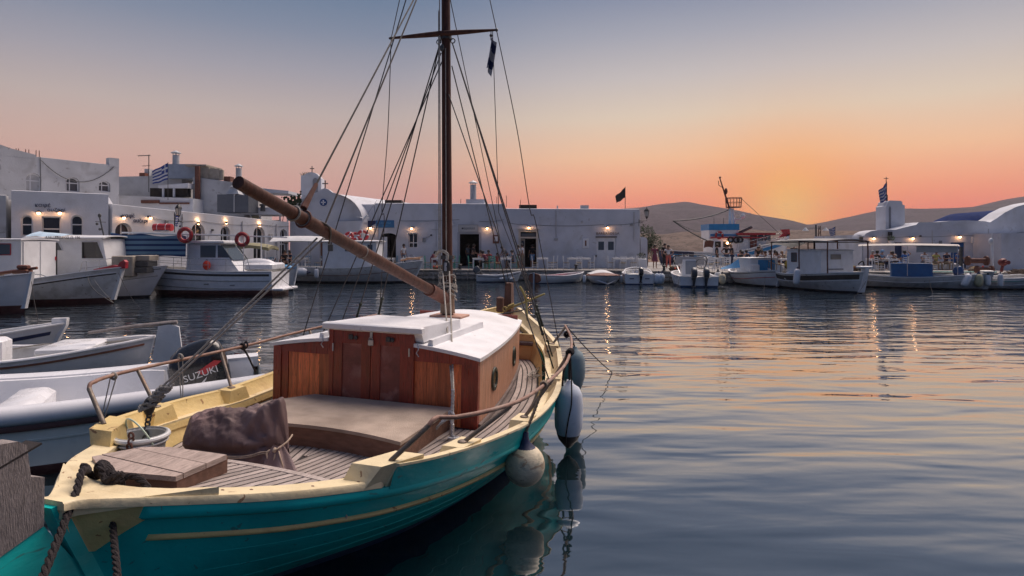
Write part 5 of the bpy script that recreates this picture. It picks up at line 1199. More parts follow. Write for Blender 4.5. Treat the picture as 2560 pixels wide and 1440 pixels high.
    mb = MB(); mb.tube(wob([(0, .25, 2.65), (.0, .35, 3.4), (0, .55, 3.95), (0, .8, 4.25)], 0), [.06]*18+[.045], 8); mb.tube([(-.3, .4, 4.1), (.3, .4, 4.1)], .025, 6); mb.tube([(0, .1, 4.15), (0, .9, 4.1)], .018, 5); mb.build('curved_mast', M_WHITE, r)
    mb = MB(); mb.tube([(0, .6, 4.0), (0, 1.4, 5.2)], .008, 4); mb.build('aerial', M_DARKM, r)
    mb = MB(); mb.bb((.0, 3.7, 1.50), (.34, .9, .12), .04); mb.tube([(0, 2.9, 1.38), (0, 4.3, 1.62)], [.05, .03], 8); mb.build('bow_chock', mat('faded_wood', (.34, .19, .11), .7, .2, 6), r)
    for i, (dx, tl) in enumerate(((-.55, .5), (-.15, .25), (.35, .6))):
        lifebuoy(['red ring leaning leftmost on the caique cabin roof', 'red ring lying in the middle on the caique cabin roof', 'red ring leaning rightmost on the caique cabin roof'][i], (-9.75+dx, 38.8, 2.86+.05*i), .38, None, True, (radians(70)*tl+.4, .5*(i-1), 0))
    fender('fat white fender with a blue end lying along the caique side', (-13.0, 37.5, .72), .27, 1.15, M_GEL, M_NAVY, (0, radians(92), 0)); fender('slim white fender hanging below the awning post of the caique', (-11.9, 37.5, .62), .14, .62)
    mb = MB(); mb.grid(lambda u_, v: (-.2+.5*u_, 0, -.45*v*(1-.6*u_)), 6, 6); t = thing('pennant', 'small dark pennant flying above the caique cabin', 'flag', (-8.9, 38.9, 3.9)); mb.build('cloth', M_NAVY, t); mb = MB(); mb.tube([(-.2, 0, .1), (-.2, 0, -1.3)], .01, 4); mb.build('staff', M_DARKM, t)
left_mid_boats()
def left_clutter():
    t = thing('life_raft', 'red canister raft lying on the canopy of the white motor boat', 'life raft', (-16.6, 29.3, 3.03)); mb = MB(); M = Matrix(((0, 0, 1), (0, 1, 0), (-1, 0, 0))); mb.lathe([(.05, -.45), (.17, -.43), (.19, -.2), (.175, 0), (.19, .2), (.17, .43), (.05, .45)], (0, 0, .15), 16, M); mb.build('canister', M_RED, t)
    for k in (-.2, .2): mb = MB(); mb.torus((k, 0, .15), .19, .012, 14, 5, M); mb.build('strap', M_WHITE, t)
    mb = MB(); mb.bb((0, 0, .0), (.7, .3, .05), .01); mb.build('cradle', M_STEEL, t)
    flag('small limp blue and white flag above the red canister', (-16.0, 29.2, 2.95), .95, (.16, .55), True, droop=1.2)
    t = thing('signal_flags', 'short string of dark signal flags hanging beside the lantern', 'flags', (-15.9, 29.4, 3.0)); mb = MB(); mb.tube([(0, 0, 0), (-.12, 0, .5), (-.3, 0, .9)], .006, 4); mb.build('halyard', M_ROPE, t)
    for k in range(6): mb = MB(); mb.box((-.03*k*(k > 2)+.05*(k % 2), 0, .12+.12*k), (.09, .01, .08), 0); mb.build('signal_flag', M_BLACK if k % 2 else M_WHITE, t)
    t = thing('oar_bundle', 'bundle of dark poles and tools sticking up behind the stern platform', 'poles', (-12.2, 31.2, 1.0)); mb = MB(); rnd = random.Random(6)
    for k in range(7): x = rnd.uniform(-.5, .6); mb.tube([(x, 0, 0), (x+rnd.uniform(-.1, .5), rnd.uniform(-.2, .2), rnd.uniform(.4, .75))], .025, 5)
    mb.build('poles', M_BROWN, t)
    # mooring lines of the left boats dipping into the water
    for i, (a, b, lab) in enumerate((((-15.7, 24.6, 1.2), (-13.6, 22.6, -.05), 'slack bow line of the red-headed caique'), ((-11.3, 29.3, 1.0), (-8.5, 27.0, -.05), 'thin stern line of the white motor boat'), ((-5.7, 38.9, 1.2), (-3.4, 41.2, .72), 'bow line of the awning caique tied to the quay'), ((-16.3, 20.9, 1.1), (-14.2, 18.5, -.05), 'bow line of the brown trimmed caique'))):
        mb = MB(); p = [Vector(a).lerp(Vector(b), t_)-Vector((0, 0, .35*4*t_*(1-t_)*.4)) for t_ in fr(0, 1, 10)]; mb.tube(p, .009, 4); tag(mb.build('mooring_line', M_ROPED), lab, 'rope', 'mooring lines of the far boats')
# ------------------------------------------------------------------ town
ROOTS = []
def thing_root(t):
    ROOTS.append((t, t.location.copy())); t.location = (0, 0, 0); return t
def settle_roots():      # move each building's origin to its base without moving its parts
    for t, b in ROOTS:
        for c in t.children: c.location = c.location-b
        t.location = b
PX = lambda px, d: (px-1280)/1540*d
ZY = lambda y, d: CAM_Z-(y-615)/1540*d
def hit(px, a, b):
    k = (px-1280)/1540; dx, dy = b[0]-a[0], b[1]-a[1]; t = (k*a[1]-a[0])/(dx-k*dy); return t*hypot(dx, dy), a[1]+t*dy
class Wall:
    """front wall between plan points a (left) and b (right as seen from the water) with real openings"""
    def __init__(s, root, a, b, z0, z1, z1b=None, m=None, name='wall', th=.35):
        s.a, s.b = Vector((*a, 0)), Vector((*b, 0)); s.L = (s.b-s.a).length; s.U = (s.b-s.a)/s.L; s.n = Vector((s.U.y, -s.U.x, 0)); s.root = root
        s.z0, s.z1, s.z1b, s.m, s.name, s.th = z0, z1, z1 if z1b is None else z1b, m or W_PLASTER, name, th; s.op = []; s.rz = atan2(s.U.y, s.U.x)
    def P(s, u, z, d=0): return s.a+s.U*u+Vector((0, 0, z))-s.n*d
    def top(s, u): return lerp(s.z1, s.z1b, u/s.L)
    def uz(s, px, y):
        u, d = hit(px, s.a, s.b); return u, ZY(y, d)
    def opening(s, px0, px1, y0, y1=None, arch=0.0, zb=None):
        u0, z0 = s.uz(px0, y0); u1, _ = s.uz(px1, y0); zt = s.uz((px0+px1)/2, y0)[1]; zb = zb if zb is not None else s.uz((px0+px1)/2, y1)[1]
        s.op.append((u0, u1, zb, zt, arch)); return s.op[-1]
    def outline(s, o, ins=0):
        u0, u1, zb, zt, ar = o; u0 += ins; u1 -= ins; zb += ins; zt -= ins
        if not ar: return [(u0, zb), (u1, zb), (u1, zt), (u0, zt)]
        r = (u1-u0)/2; h = min(r*ar, zt-zb-.1); c = (u0+u1)/2
        return [(u0, zb), (u1, zb)]+[(c+r*cos(a), zt-h+h*sin(a)) for a in fr(0, pi, 12)]
    def build(s, depth=.3):
        us = sorted({0, s.L, *[o[0] for o in s.op], *[o[1] for o in s.op], *fr(0, s.L, max(2, int(s.L/1.5)))})
        mb = MB()
        for a, b in zip(us, us[1:]):
            cov = sorted([o for o in s.op if o[0] <= a+1e-6 and o[1] >= b-1e-6], key=lambda o: o[2]); z = s.z0
            for o in cov:
                if o[2] > z+.001: mb._add([s.P(a, z), s.P(b, z), s.P(b, o[2]), s.P(a, o[2])], [(0, 1, 2, 3)])
                z = o[3]
            mb._add([s.P(a, z), s.P(b, z), s.P(b, s.top(b)), s.P(a, s.top(a))], [(0, 1, 2, 3)])
        for o in s.op:
            ol = s.outline(o)
            if o[4]:
                pts = ol[2:]; c = (o[0]+o[1])/2
                for (p, q) in zip(pts, pts[1:]): mb._add([s.P(*p), s.P(p[0], o[3]), s.P(q[0], o[3]), s.P(*q)], [(0, 1, 2, 3)])
            n = len(ol); mb.loft([[s.P(p[0], p[1], 0) for p in ol], [s.P(p[0], p[1], depth) for p in ol]], True)
        # parapet top and back so the wall has thickness
        mb.loft([[s.P(0, s.top(0), 0), s.P(0, s.top(0)+.03, s.th*.5), s.P(0, s.top(0), s.th), s.P(0, s.top(0)-.7, s.th)], [s.P(s.L, s.top(s.L), 0), s.P(s.L, s.top(s.L)+.03, s.th*.5), s.P(s.L, s.top(s.L), s.th), s.P(s.L, s.top(s.L)-.7, s.th)]], False)
        mb._add([s.P(0, s.z0, 0), s.P(0, s.top(0), 0), s.P(0, s.top(0), s.th), s.P(0, s.z0, s.th)], [(0, 1, 2, 3)]); mb._add([s.P(s.L, s.z0, 0), s.P(s.L, s.top(s.L), 0), s.P(s.L, s.top(s.L), s.th), s.P(s.L, s.z0, s.th)], [(0, 1, 2, 3)])
        # rooms behind the openings
        return mb.build(s.name, s.m, s.root, 30)
    def part(s, mb, name, m, par=None, ang=30): return mb.build(name, m, par or s.root, ang)
    def bar(s, mb, u0, u1, z0, z1, d0, d1):
        mb.hexa([s.P(u0, z0, d0), s.P(u1, z0, d0), s.P(u1, z0, d1), s.P(u0, z0, d1), s.P(u0, z1, d0), s.P(u1, z1, d0), s.P(u1, z1, d1), s.P(u0, z1, d1)])
    def pane(s, o, m=None, depth=.24, name='window', frame=M_WHITE, mull=(), trans=(), fw=.06):
        ol = s.outline(o, -.005); mb = MB(); n = len(ol)
        mb._add([s.P(p[0], p[1], depth) for p in ol]+[s.P(p[0], p[1], depth+.03) for p in ol], [tuple(range(n)), tuple(range(n, 2*n))]); g = mb.build(name, m or M_GLASSD, s.root, 0)
        mb = MB(); oi = s.outline(o, fw); oo = s.outline(o, .0)
        mb.loft([[s.P(p[0], p[1], depth-.05) for p in oo], [s.P(p[0], p[1], depth-.05) for p in oi], [s.P(p[0], p[1], depth) for p in oi]], True)
        for t in mull: u = lerp(o[0], o[1], t); s.bar(mb, u-.025, u+.025, o[2], o[3]-.03, depth-.04, depth)
        for t in trans: z = lerp(o[2], o[3], t); s.bar(mb, o[0], o[1], z-.03, z+.03, depth-.045, depth)
        mb.build('frame', frame, g, 0); return g
    def bits(s, pipes=(), boxes=(), cables=()):
        for px, y0, y1 in pipes:      # downpipes and conduits
            u, z0 = s.uz(px, y1); z1 = s.uz(px, y0)[1]; mb = MB(); mb.tube([s.P(u, z0, -.04), s.P(u, z1, -.04)], .03, 6)
            for k in (.2, .8): mb.box(tuple(s.P(u, lerp(z0, z1, k), -.02)), (.09, .06, .03), s.rz)
            mb.build('downpipe', W_PLASTER2, s.root)
        for px, y, w, h, m in boxes:
            u, z = s.uz(px, y); mb = MB(); mb.bb(tuple(s.P(u, z, -.05)), (w, .10, h), .012, s.rz); mb.build('wall_box', m, s.root)
        for (pa, ya), (pb, yb), sg in cables:
            ua, za = s.uz(pa, ya); ub, zb = s.uz(pb, yb); mb = MB(); mb.tube([s.P(lerp(ua, ub, t), lerp(za, zb, t)-sg*4*t*(1-t), -.025) for t in fr(0, 1, 10)], .011, 4); mb.build('wall_cable', M_DARKM, s.root)
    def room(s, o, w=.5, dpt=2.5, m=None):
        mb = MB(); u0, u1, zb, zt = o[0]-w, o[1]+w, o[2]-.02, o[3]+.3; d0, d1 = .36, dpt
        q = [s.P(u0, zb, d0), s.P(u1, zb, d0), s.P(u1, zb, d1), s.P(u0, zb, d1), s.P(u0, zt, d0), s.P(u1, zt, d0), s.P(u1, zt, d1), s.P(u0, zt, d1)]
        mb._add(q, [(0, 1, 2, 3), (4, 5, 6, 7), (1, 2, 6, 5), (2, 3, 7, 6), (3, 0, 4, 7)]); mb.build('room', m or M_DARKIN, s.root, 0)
    def lamp(s, px, y, label, group, up=False, power=5):
        u, z = s.uz(px, y); t = thing('wall_lamp', label, 'lamp', s.P(u, z), s.rz, group)
        mb = MB()
        if up:
            mb.lathe([(.05, -.10), (.06, -.05), (.06, .06), (.045, .065)], (0, -.10, 0), 12); mb.box((0, -.04, 0), (.05, .09, .05)); mb.build('fitting', M_DARKM, t)
            mb = MB(); mb.ell((0, -.10, .07), (.045, .045, .02), 10, 6); mb.ell((0, -.10, -.105), (.05, .05, .02), 10, 6); mb.build('bulb', BULB, t)
        else:
            mb.tube([(0, .0, .10), (0, -.10, .16), (0, -.20, .13)], .014, 6); mb.lathe([(.03, .13), (.05, .10), (.13, .05), (.13, .045), (.02, .12)], (0, -.20, 0), 14); mb.box((0, -.01, .10), (.08, .02, .12)); mb.build('shade', M_DARKM, t)
            mb = MB(); mb.ell((0, -.20, .02), (.06, .06, .075), 12, 8); mb.build('bulb', BULB, t)
        l = bpy.data.lights.new('lamp_light', 'POINT'); l.energy = power; l.color = (1, .55, .25); l.shadow_soft_size = .06; lo = bpy.data.objects.new('lamp_light', l); C.objects.link(lo); lo.parent = t; lo.location = (0, -.26, .02) if not up else (0, -.13, .16)
        return t
def slab(root, pts, z, th, m, name='roof'):
    mb = MB(); mb.prism(pts, z-th, z); mb.build(name, m, root, 20)
def body(root, pts, z0, z1, m, name='building_body'):
    mb = MB(); mb.prism(pts, z0, z1); return mb.build(name, m, root, 20)
def chimney_pot(root, x, y, z0, z1, r, m=None):
    mb = MB(); mb.lathe([(r, z0), (r*.94, z1)], (x, y, 0), 16); c = mb.build('chimney', m or M_TIN, root, 50)
    mb = MB(); mb.lathe([(r*.3, z1+.14), (r*1.45, z1+.14), (r*1.4, z1+.18), (.01, z1+.36)], (x, y, 0), 16)
    for k in range(4): a = k*pi/2+.4; mb.tube([(x+r*.8*cos(a), y+r*.8*sin(a), z1-.05), (x+r*.8*cos(a), y+r*.8*sin(a), z1+.16)], .025, 4)
    mb.build('chimney_cowl', M_TIN, c, 40)
LG = 'lit lamps on the white walls'

def left_town():
    A0, A1, B1, Cc = (-23.9, 29.4), (-20.7, 31.6), (-20.6, 31.75), (-15.95, 44.0)
    t = thing('white_house', 'low whitewashed house behind the wheelhouse boat with two arched windows and twin lamps', 'building', (-22, 31, QZ))
    t = thing_root(t); w = Wall(t, A0, A1, QZ-.3, 4.95); o1 = w.opening(52, 82, 538, 590, 1); o2 = w.opening(104, 152, 541, None, 0, QZ); o3 = w.opening(177, 208, 538, 590, 1)
    w.build(); w.pane(o1, trans=(.55,)); w.pane(o3, trans=(.55,)); w.room(o2); w.pane(o2, M_GLASSD, .3, 'door', trans=(.8, .68))
    body(t, [(A0[0]-.05, A0[1]+.3), (A1[0]-.2, A1[1]+.3), (-24, 37), (-27.5, 35)], QZ-.2, 4.86, W_PLASTER)
    for px, lab in ((97, 'lit lamp left of the doorway of the leftmost white house'), (150, 'lit lamp right of the doorway of the leftmost white house')): w.lamp(px, 534, lab, LG)
    u, z = w.uz(125, 519); p = w.P(u, z, -.03)
    sg = thing('lettering_sign', 'dark script lettering fixed to the leftmost white house', 'sign', p, w.rz); text_mesh('καφέ', .26, 'script', M_NAVY, sg, (-.28, 0, .10), (radians(90), 0, 0), .01); text_mesh('ουζερί', .24, 'script', M_NAVY, sg, (.25, 0, -.12), (radians(90), 0, 0), .01)
    t = thing_root(thing('white_house', 'plain white wall corner at the left edge', 'building', (-27, 28, QZ))); w = Wall(t, (-31, 26.6), (-24.2, 29.45), QZ-.3, 4.72, m=W_PLASTER2); w.build(); body(t, [(-31, 27), (-24.5, 29.7), (-27, 35), (-33, 33)], QZ-.2, 4.6, W_PLASTER2)
    # long receding wall with arches
    t = thing_root(thing('white_building', 'long white building receding behind the boats with a row of arched windows', 'building', (-18.5, 37, QZ)))
    w = Wall(t, B1, Cc, QZ-.3, 4.45, 4.0); ops = []
    for px0, px1, y in ((288, 330, 557), (478, 512, 559), (552, 575, 566), (634, 662, 567), (700, 718, 573)): ops.append(w.opening(px0, px1, y, None, 1, QZ+.02))
    w.build()
    for i, o in enumerate(ops): w.pane(o, trans=(.62,), mull=(.5,), name='arched_window')
    body(t, [(B1[0]-.2, B1[1]+.2), (Cc[0]-.3, Cc[1]+.1), (-20, 49), (-27, 38)], QZ-.2, 3.96, W_PLASTER)
    for px, lab in ((303, 'lit lamp left of the wide arch on the receding wall'), (370, 'lit lamp right of the wide arch on the receding wall')): w.lamp(px, 546, lab, LG)
    w.bits(((455, 535, 590), (605, 552, 600), (690, 560, 620)), ((415, 556, .18, .24, M_GREYM), (530, 575, .12, .12, M_DARKM), (675, 590, .3, .3, W_PLASTER2)), (((375, 545), (490, 552), .08), ((497, 552), (645, 561), .12), ((650, 561), (722, 566), .05)))
    for px, y, lab in ((493, 556, 'slim up-and-down lamp above the arch behind the nearer lifebuoy'), (563, 555, 'slim up-and-down lamp midway along the receding wall'), (647, 562, 'slim up-and-down lamp above the last but one arch')): w.lamp(px, y, lab, LG, True, 3)
    u, z = w.uz(336, 546); sg = thing('lettering_sign', 'dark script lettering above the wide arch on the receding wall', 'sign', w.P(u, z, -.03), w.rz); text_mesh('καφέ', .30, 'script', M_NAVY, sg, (-.35, 0, .12), (radians(90), 0, 0), .01); text_mesh('ουζερί', .28, 'script', M_NAVY, sg, (.35, 0, -.12), (radians(90), 0, 0), .01)
    u, z = w.uz(428, 536); lantern('black lantern on the receding wall above the motor boat canopy', w.P(u, z-.1, -.55), False)
    pots = MB()
    # upper house at the back left, windows with arches
    t = thing_root(thing('upper_house', 'tall plain white house set back at the left with three arched upper windows', 'building', (-26, 36, QZ)))
    w = Wall(t, (-30.5, 31), (-24.5, 38.4), 3.5, 7.5, 7.3, m=W_PLASTER2)
    ops = [w.opening(64, 103, 433, 479, .9), w.opening(164, 199, 443, 479, .9), w.opening(247, 276, 452, 479, .9)]
    w.build()
    for o in ops: w.pane(o, M_GLASSB, .25, mull=(.35,), trans=(.6,), name='arched_window')
    body(t, [(-30.4, 31.4), (-24.7, 38.6), (-30, 44), (-37, 37)], QZ, 7.2, W_PLASTER2)
    mb = MB(); u, z = w.uz(286, 404)
    w.bar(mb, w.L-.55, w.L+.0, 7.2, 7.75, -.02, .5); mb.build('end_pier', W_PLASTER2, t)
    mb = MB(); u0, _ = w.uz(0, 400); mb.prism([(u0-1.5, 7.3), (u0-1.5, 8.2), (u0-.2, 7.95), (u0+.5, 7.72), (u0+1.6, 7.5), (u0+1.6, 7.3)], 0, .35, Matrix((( w.U.x, 0, -w.n.x), (w.U.y, 0, -w.n.y), (0, 1, 0))), w.a+w.n*.01); mb.build('curved_parapet', W_PLASTER2, t)
    for px in (26, 42, 48, 66, 74, 92, 100):
        u, d = hit(px, w.a, w.b); mb = MB(); mb.tube([w.P(u, 7.4, .15), w.P(u, 7.78, .15)], .025, 4); mb.build('iron_rod', M_TERRA, t)
    mb = MB(); pts = [w.P(lerp(hit(103, w.a, w.b)[0], w.L-.3, s_), 7.2-1.35*4*s_*(1-s_)*.8, -.04) for s_ in fr(0, 1, 14)]; mb.tube(pts, .018, 4); mb.tube([w.P(hit(100, w.a, w.b)[0], 7.4, -.03), w.P(hit(102, w.a, w.b)[0], 5.5, -.03)], .018, 4); mb.build('wall_cable', M_DARKM, t)
    # rooftop jumble behind
    t = thing_root(thing('rooftop_house', 'jumble of white roof terraces with rusty pipe and beige boarding behind the long wall', 'building', (-24, 46, QZ)))
    def pb(px0, px1, y0, y1, d, dep, m, name, par=None, tilt=0):
        x0, x1 = PX(px0, d), PX(px1, d); z0, z1 = ZY(y1, d), ZY(y0, d); mb = MB()
        mb.hexa([(x0, d, z0), (x1, d, z0), (x1, d+dep, z0), (x0, d+dep, z0), (x0, d, z1), (x1, d, z1-tilt), (x1, d+dep, z1-tilt), (x0, d+dep, z1)]); return mb.build(name, m, par or t, 20)
    pb(283, 455, 442, 560, 45, 4, W_PLASTER2, 'terrace_house', tilt=-.1)
    pb(270, 482, 487, 560, 42.5, 1.5, W_PLASTER, 'parapet_wall', tilt=.25)
    pb(482, 612, 442, 560, 44, 5, W_PLASTER2, 'kitchen_block', tilt=.5)
    pb(361, 372, 422, 450, 46, .6, W_PLASTER2, 'vent_stack'); pb(348, 362, 432, 446, 45.5, .5, M_BROWN, 'vent_box'); pb(375, 420, 425, 446, 46.5, 3, W_PLASTER, 'stair_head')
    pb(418, 490, 410, 446, 44.5, 2, mat('blue_grey_board', (.30, .34, .40), .8, .1, 3), 'water_tank_box')
    pb(462, 515, 411, 415, 44.0, 2.5, M_BEIGE, 'sheet_roof')
    for a, b in ((495, 522), (523, 549), (550, 557)): pb(a, b, 418+(a-495)*.12, 450, 44.2, .2, M_BEIGE, 'screen_board')
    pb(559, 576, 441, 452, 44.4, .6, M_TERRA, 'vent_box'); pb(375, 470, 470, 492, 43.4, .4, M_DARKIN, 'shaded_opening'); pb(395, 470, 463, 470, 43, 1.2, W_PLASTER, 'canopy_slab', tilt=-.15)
    for i, px in enumerate((405, 432)): pb(px, px+4, 470, 492, 43.0, .12, W_PLASTER, 'canopy_post')
    pb(487, 497, 415, 520, 43.6, .25, M_TERRA, 'rusty_pipe')
    for px0, px1, y0, y1 in ((352, 395, 500, 508), (398, 470, 506, 510)): pb(px0, px1, y0, y1, 42.3, .3, M_TERRA, 'rusty_gutter')
    chimney_pot(t, PX(440, 45), 45, ZY(415, 45), ZY(388, 45), .24); chimney_pot(t, PX(597, 46), 46, ZY(490, 46), ZY(421, 46), .22)
    mb = MB(); d = 43; x, z = PX(372, d), ZY(480, d); mb.tube([(x, d, z), (x, d, ZY(387, d))], .03, 5); mb.tube([(x-.75, d, ZY(390, d)), (x+.1, d, ZY(388, d))], .025, 5); mb.tube([(x-.45, d, ZY(415, d)), (x+.1, d, ZY(414, d))], .02, 5)
    for k in range(7): mb.tube([(x-.7+.12*k, d-.25, ZY(389, d)), (x-.7+.12*k, d+.25, ZY(389, d))], .008, 4)
    tag(mb.build('tv_aerial', M_DARKM), 'rooftop television aerial on a tall pole left of the striped flag', 'aerial')
    # dark steel box with hood, glazed canopy house
    g = thing('kitchen_extractor', 'dark grey steel box with a small hooded vent on the roof', 'vent unit', (PX(582, 41.5), 41.5, 4))
    def gb(px0, px1, y0, y1, d, dep, m, name):
        x0, x1 = PX(px0, d)-g.location.x, PX(px1, d)-g.location.x; mb = MB(); z0, z1 = ZY(y1, d)-4, ZY(y0, d)-4; yy = d-41.5
        mb.hexa([(x0, yy, z0), (x1, yy, z0), (x1, yy+dep, z0), (x0, yy+dep, z0), (x0, yy, z1), (x1, yy, z1), (x1, yy+dep, z1), (x0, yy+dep, z1)]); return mb.build(name, m, g)
    gm = mat('dark_grey_cladding', (.075, .085, .105), .6, .12, 3); gb(543, 584, 486, 530, 41.5, 1.6, gm, 'cladding_panel'); gb(586, 621, 488, 530, 41.5, 1.6, gm, 'cladding_panel'); gb(584, 586, 486, 530, 41.45, .1, M_TIN, 'corner_trim')
    mb = MB(); x = PX(585, 42)-g.location.x; z = ZY(486, 42)-4; mb.hexa([(x-.45, .2, z), (x+.45, .2, z), (x+.45, 1, z), (x-.45, 1, z), (x-.25, .4, z+.35), (x+.25, .4, z+.35), (x+.25, .8, z+.35), (x-.25, .8, z+.35)]); mb.build('vent_hood', M_TIN, g)
    mb = MB(); mb.lathe([(.06, z+.52), (.32, z+.52), (.03, z+.70)], (x, .6, 0), 8)
    for k in range(4): a = k*pi/2+.78; mb.tube([(x+.2*cos(a), .6+.2*sin(a), z+.33), (x+.2*cos(a), .6+.2*sin(a), z+.54)], .02, 4)
    mb.build('vent_cap', M_TIN, g)
    g = thing('glazed_terrace', 'glazed roof terrace with a sloping white canopy and warm light inside', 'building', (PX(670, 44), 44, 4)); gx = g.location.x
    mb = MB(); x0, x1 = PX(610, 44)-gx, PX(725, 44)-gx; za, zb_ = ZY(467, 44)-4, ZY(478, 44)-4
    mb.hexa([(x0, -.3, za-.35), (x1, -.3, zb_-.2), (x1, 2.5, zb_-.2), (x0, 2.5, za-.35), (x0, -.3, za), (x1, -.3, zb_), (x1, 2.5, zb_), (x0, 2.5, za)]); mb.build('canopy', W_PLASTER, g)
    for px in (627, 650, 700, 719):
        mb = MB(); x = PX(px, 44)-gx; mb.box((x, 0, -.35), (.09, .09, 2.2)); mb.build('post', M_WHITE, g)
    mb = MB(); mb.box(((x0+x1)/2+.2, 1.3, .62), (2.2, .08, .07)); mb.build('light_strip', emis('warm_strip', (1, .62, .22), 2.2), g)
    mb = MB(); mb.box((PX(640, 44)-gx, .05, -.4), (.6, .02, 1.7)); mb.box((PX(685, 44)-gx, .05, -.45), (.75, .02, 1.2)); mb.build('pane', mat('lit_glass', (.30, .27, .16), .3, .1, 3), g)
    mb = MB(); mb.box(((x0+x1)/2, 1, ZY(525, 44)-4-.1), (x1-x0, 3, .5)); mb.build('terrace_base', W_PLASTER, g)
    t = thing('stove_pipe', 'squat dark pipe with a cap on the roof edge under the boom', 'chimney', (PX(657, 43), 43, ZY(528, 43))); mb = MB(); mb.lathe([(.17, 0), (.15, .38), (.22, .38), (.22, .48), (.05, .52)], (0, 0, 0), 12); mb.build('pipe', M_DARKM, t)
    flag('blue and white striped flag flying on a rooftop pole', (PX(420, 42.5), 42.5, ZY(500, 42.5)), 2.6, (-1.15, 1.15), True, big=True)

def lantern(label, p, bracket, right=False):
    t = thing('street_lantern', label, 'street lamp', p, 0)
    mb = MB(); mb.lathe([(.05, 0), (.11, .05), (.17, .42), (.155, .42), (.10, .07)], (0, 0, 0), 6); mb.build('lantern_glass', mat('lantern_pane', (.5, .48, .45), .2, .05, 4), t, 0)
    mb = MB(); mb.lathe([(.21, .42), (.20, .46), (.12, .58), (.05, .64), (.03, .72), (.004, .74)], (0, 0, 0), 6)
    for k in range(6): a = k*pi/3; mb.tube([(.115*cos(a), .115*sin(a), .05), (.175*cos(a), .175*sin(a), .43)], .012, 4)
    mb.lathe([(.01, -.14), (.05, -.08), (.09, .0), (.12, .05)], (0, 0, 0), 6); mb.build('lantern_frame', M_BLACK, t, 30)
    mb = MB()
    if bracket:
        mb.tube([(0, 0, -.12), (0, 0, -.25), (-.55, 0, -.25)], .02, 6); mb.tube(wob([(-.55, 0, -.25), (-.50, 0, -.42), (-.35, 0, -.40), (-.25, 0, -.27)], 0), .016, 6); mb.torus((-.42, 0, -.33), .06, .012, 12, 5, XZ); mb.box((-.57, 0, -.4), (.03, .06, .5))
    else: mb.tube([(0, 0, -.1), (0, .1, -.3), (0, .5, -.35)], .02, 6)
    mb.build('bracket', M_BLACK, t); return t
def flag(label, p, h, wh, greek, big=False, m=None, droop=.5):
    t = thing('flag', label, 'flag', p)
    mb = MB(); mb.tube([(0, 0, 0), (0, 0, h)], .022, 6); mb.build('flag_pole', M_DARKM, t)
    w, hh = wh
    def fn(u, v): return (w*u*(1-.1*v), .10*sin(u*8+v*2)*u, h-.05-hh*v*(1-.12*u)-droop*abs(w)*u*(1-.2*v)+.03*sin(u*9))
    fl = MB(); nu, nv = 18, 18 if not greek else 18; fl.grid(fn, nu, nv)
    if greek:
        k = 0
        for i in range(nu):
            for j in range(nv):
                st = (j//2) % 2
                if i < 7 and j < 10: st = 1 if (i in (3,) or j in (4, 5)) else 0
                fl.mi[i*nv+j] = st
    fl.build('cloth', [m or mat('flag_blue', (.03, .055, .22), .9, .1, 5), mat('flag_white', (.5, .5, .52), .9, .1, 5)], t, 80); return t
left_town(); left_clutter()

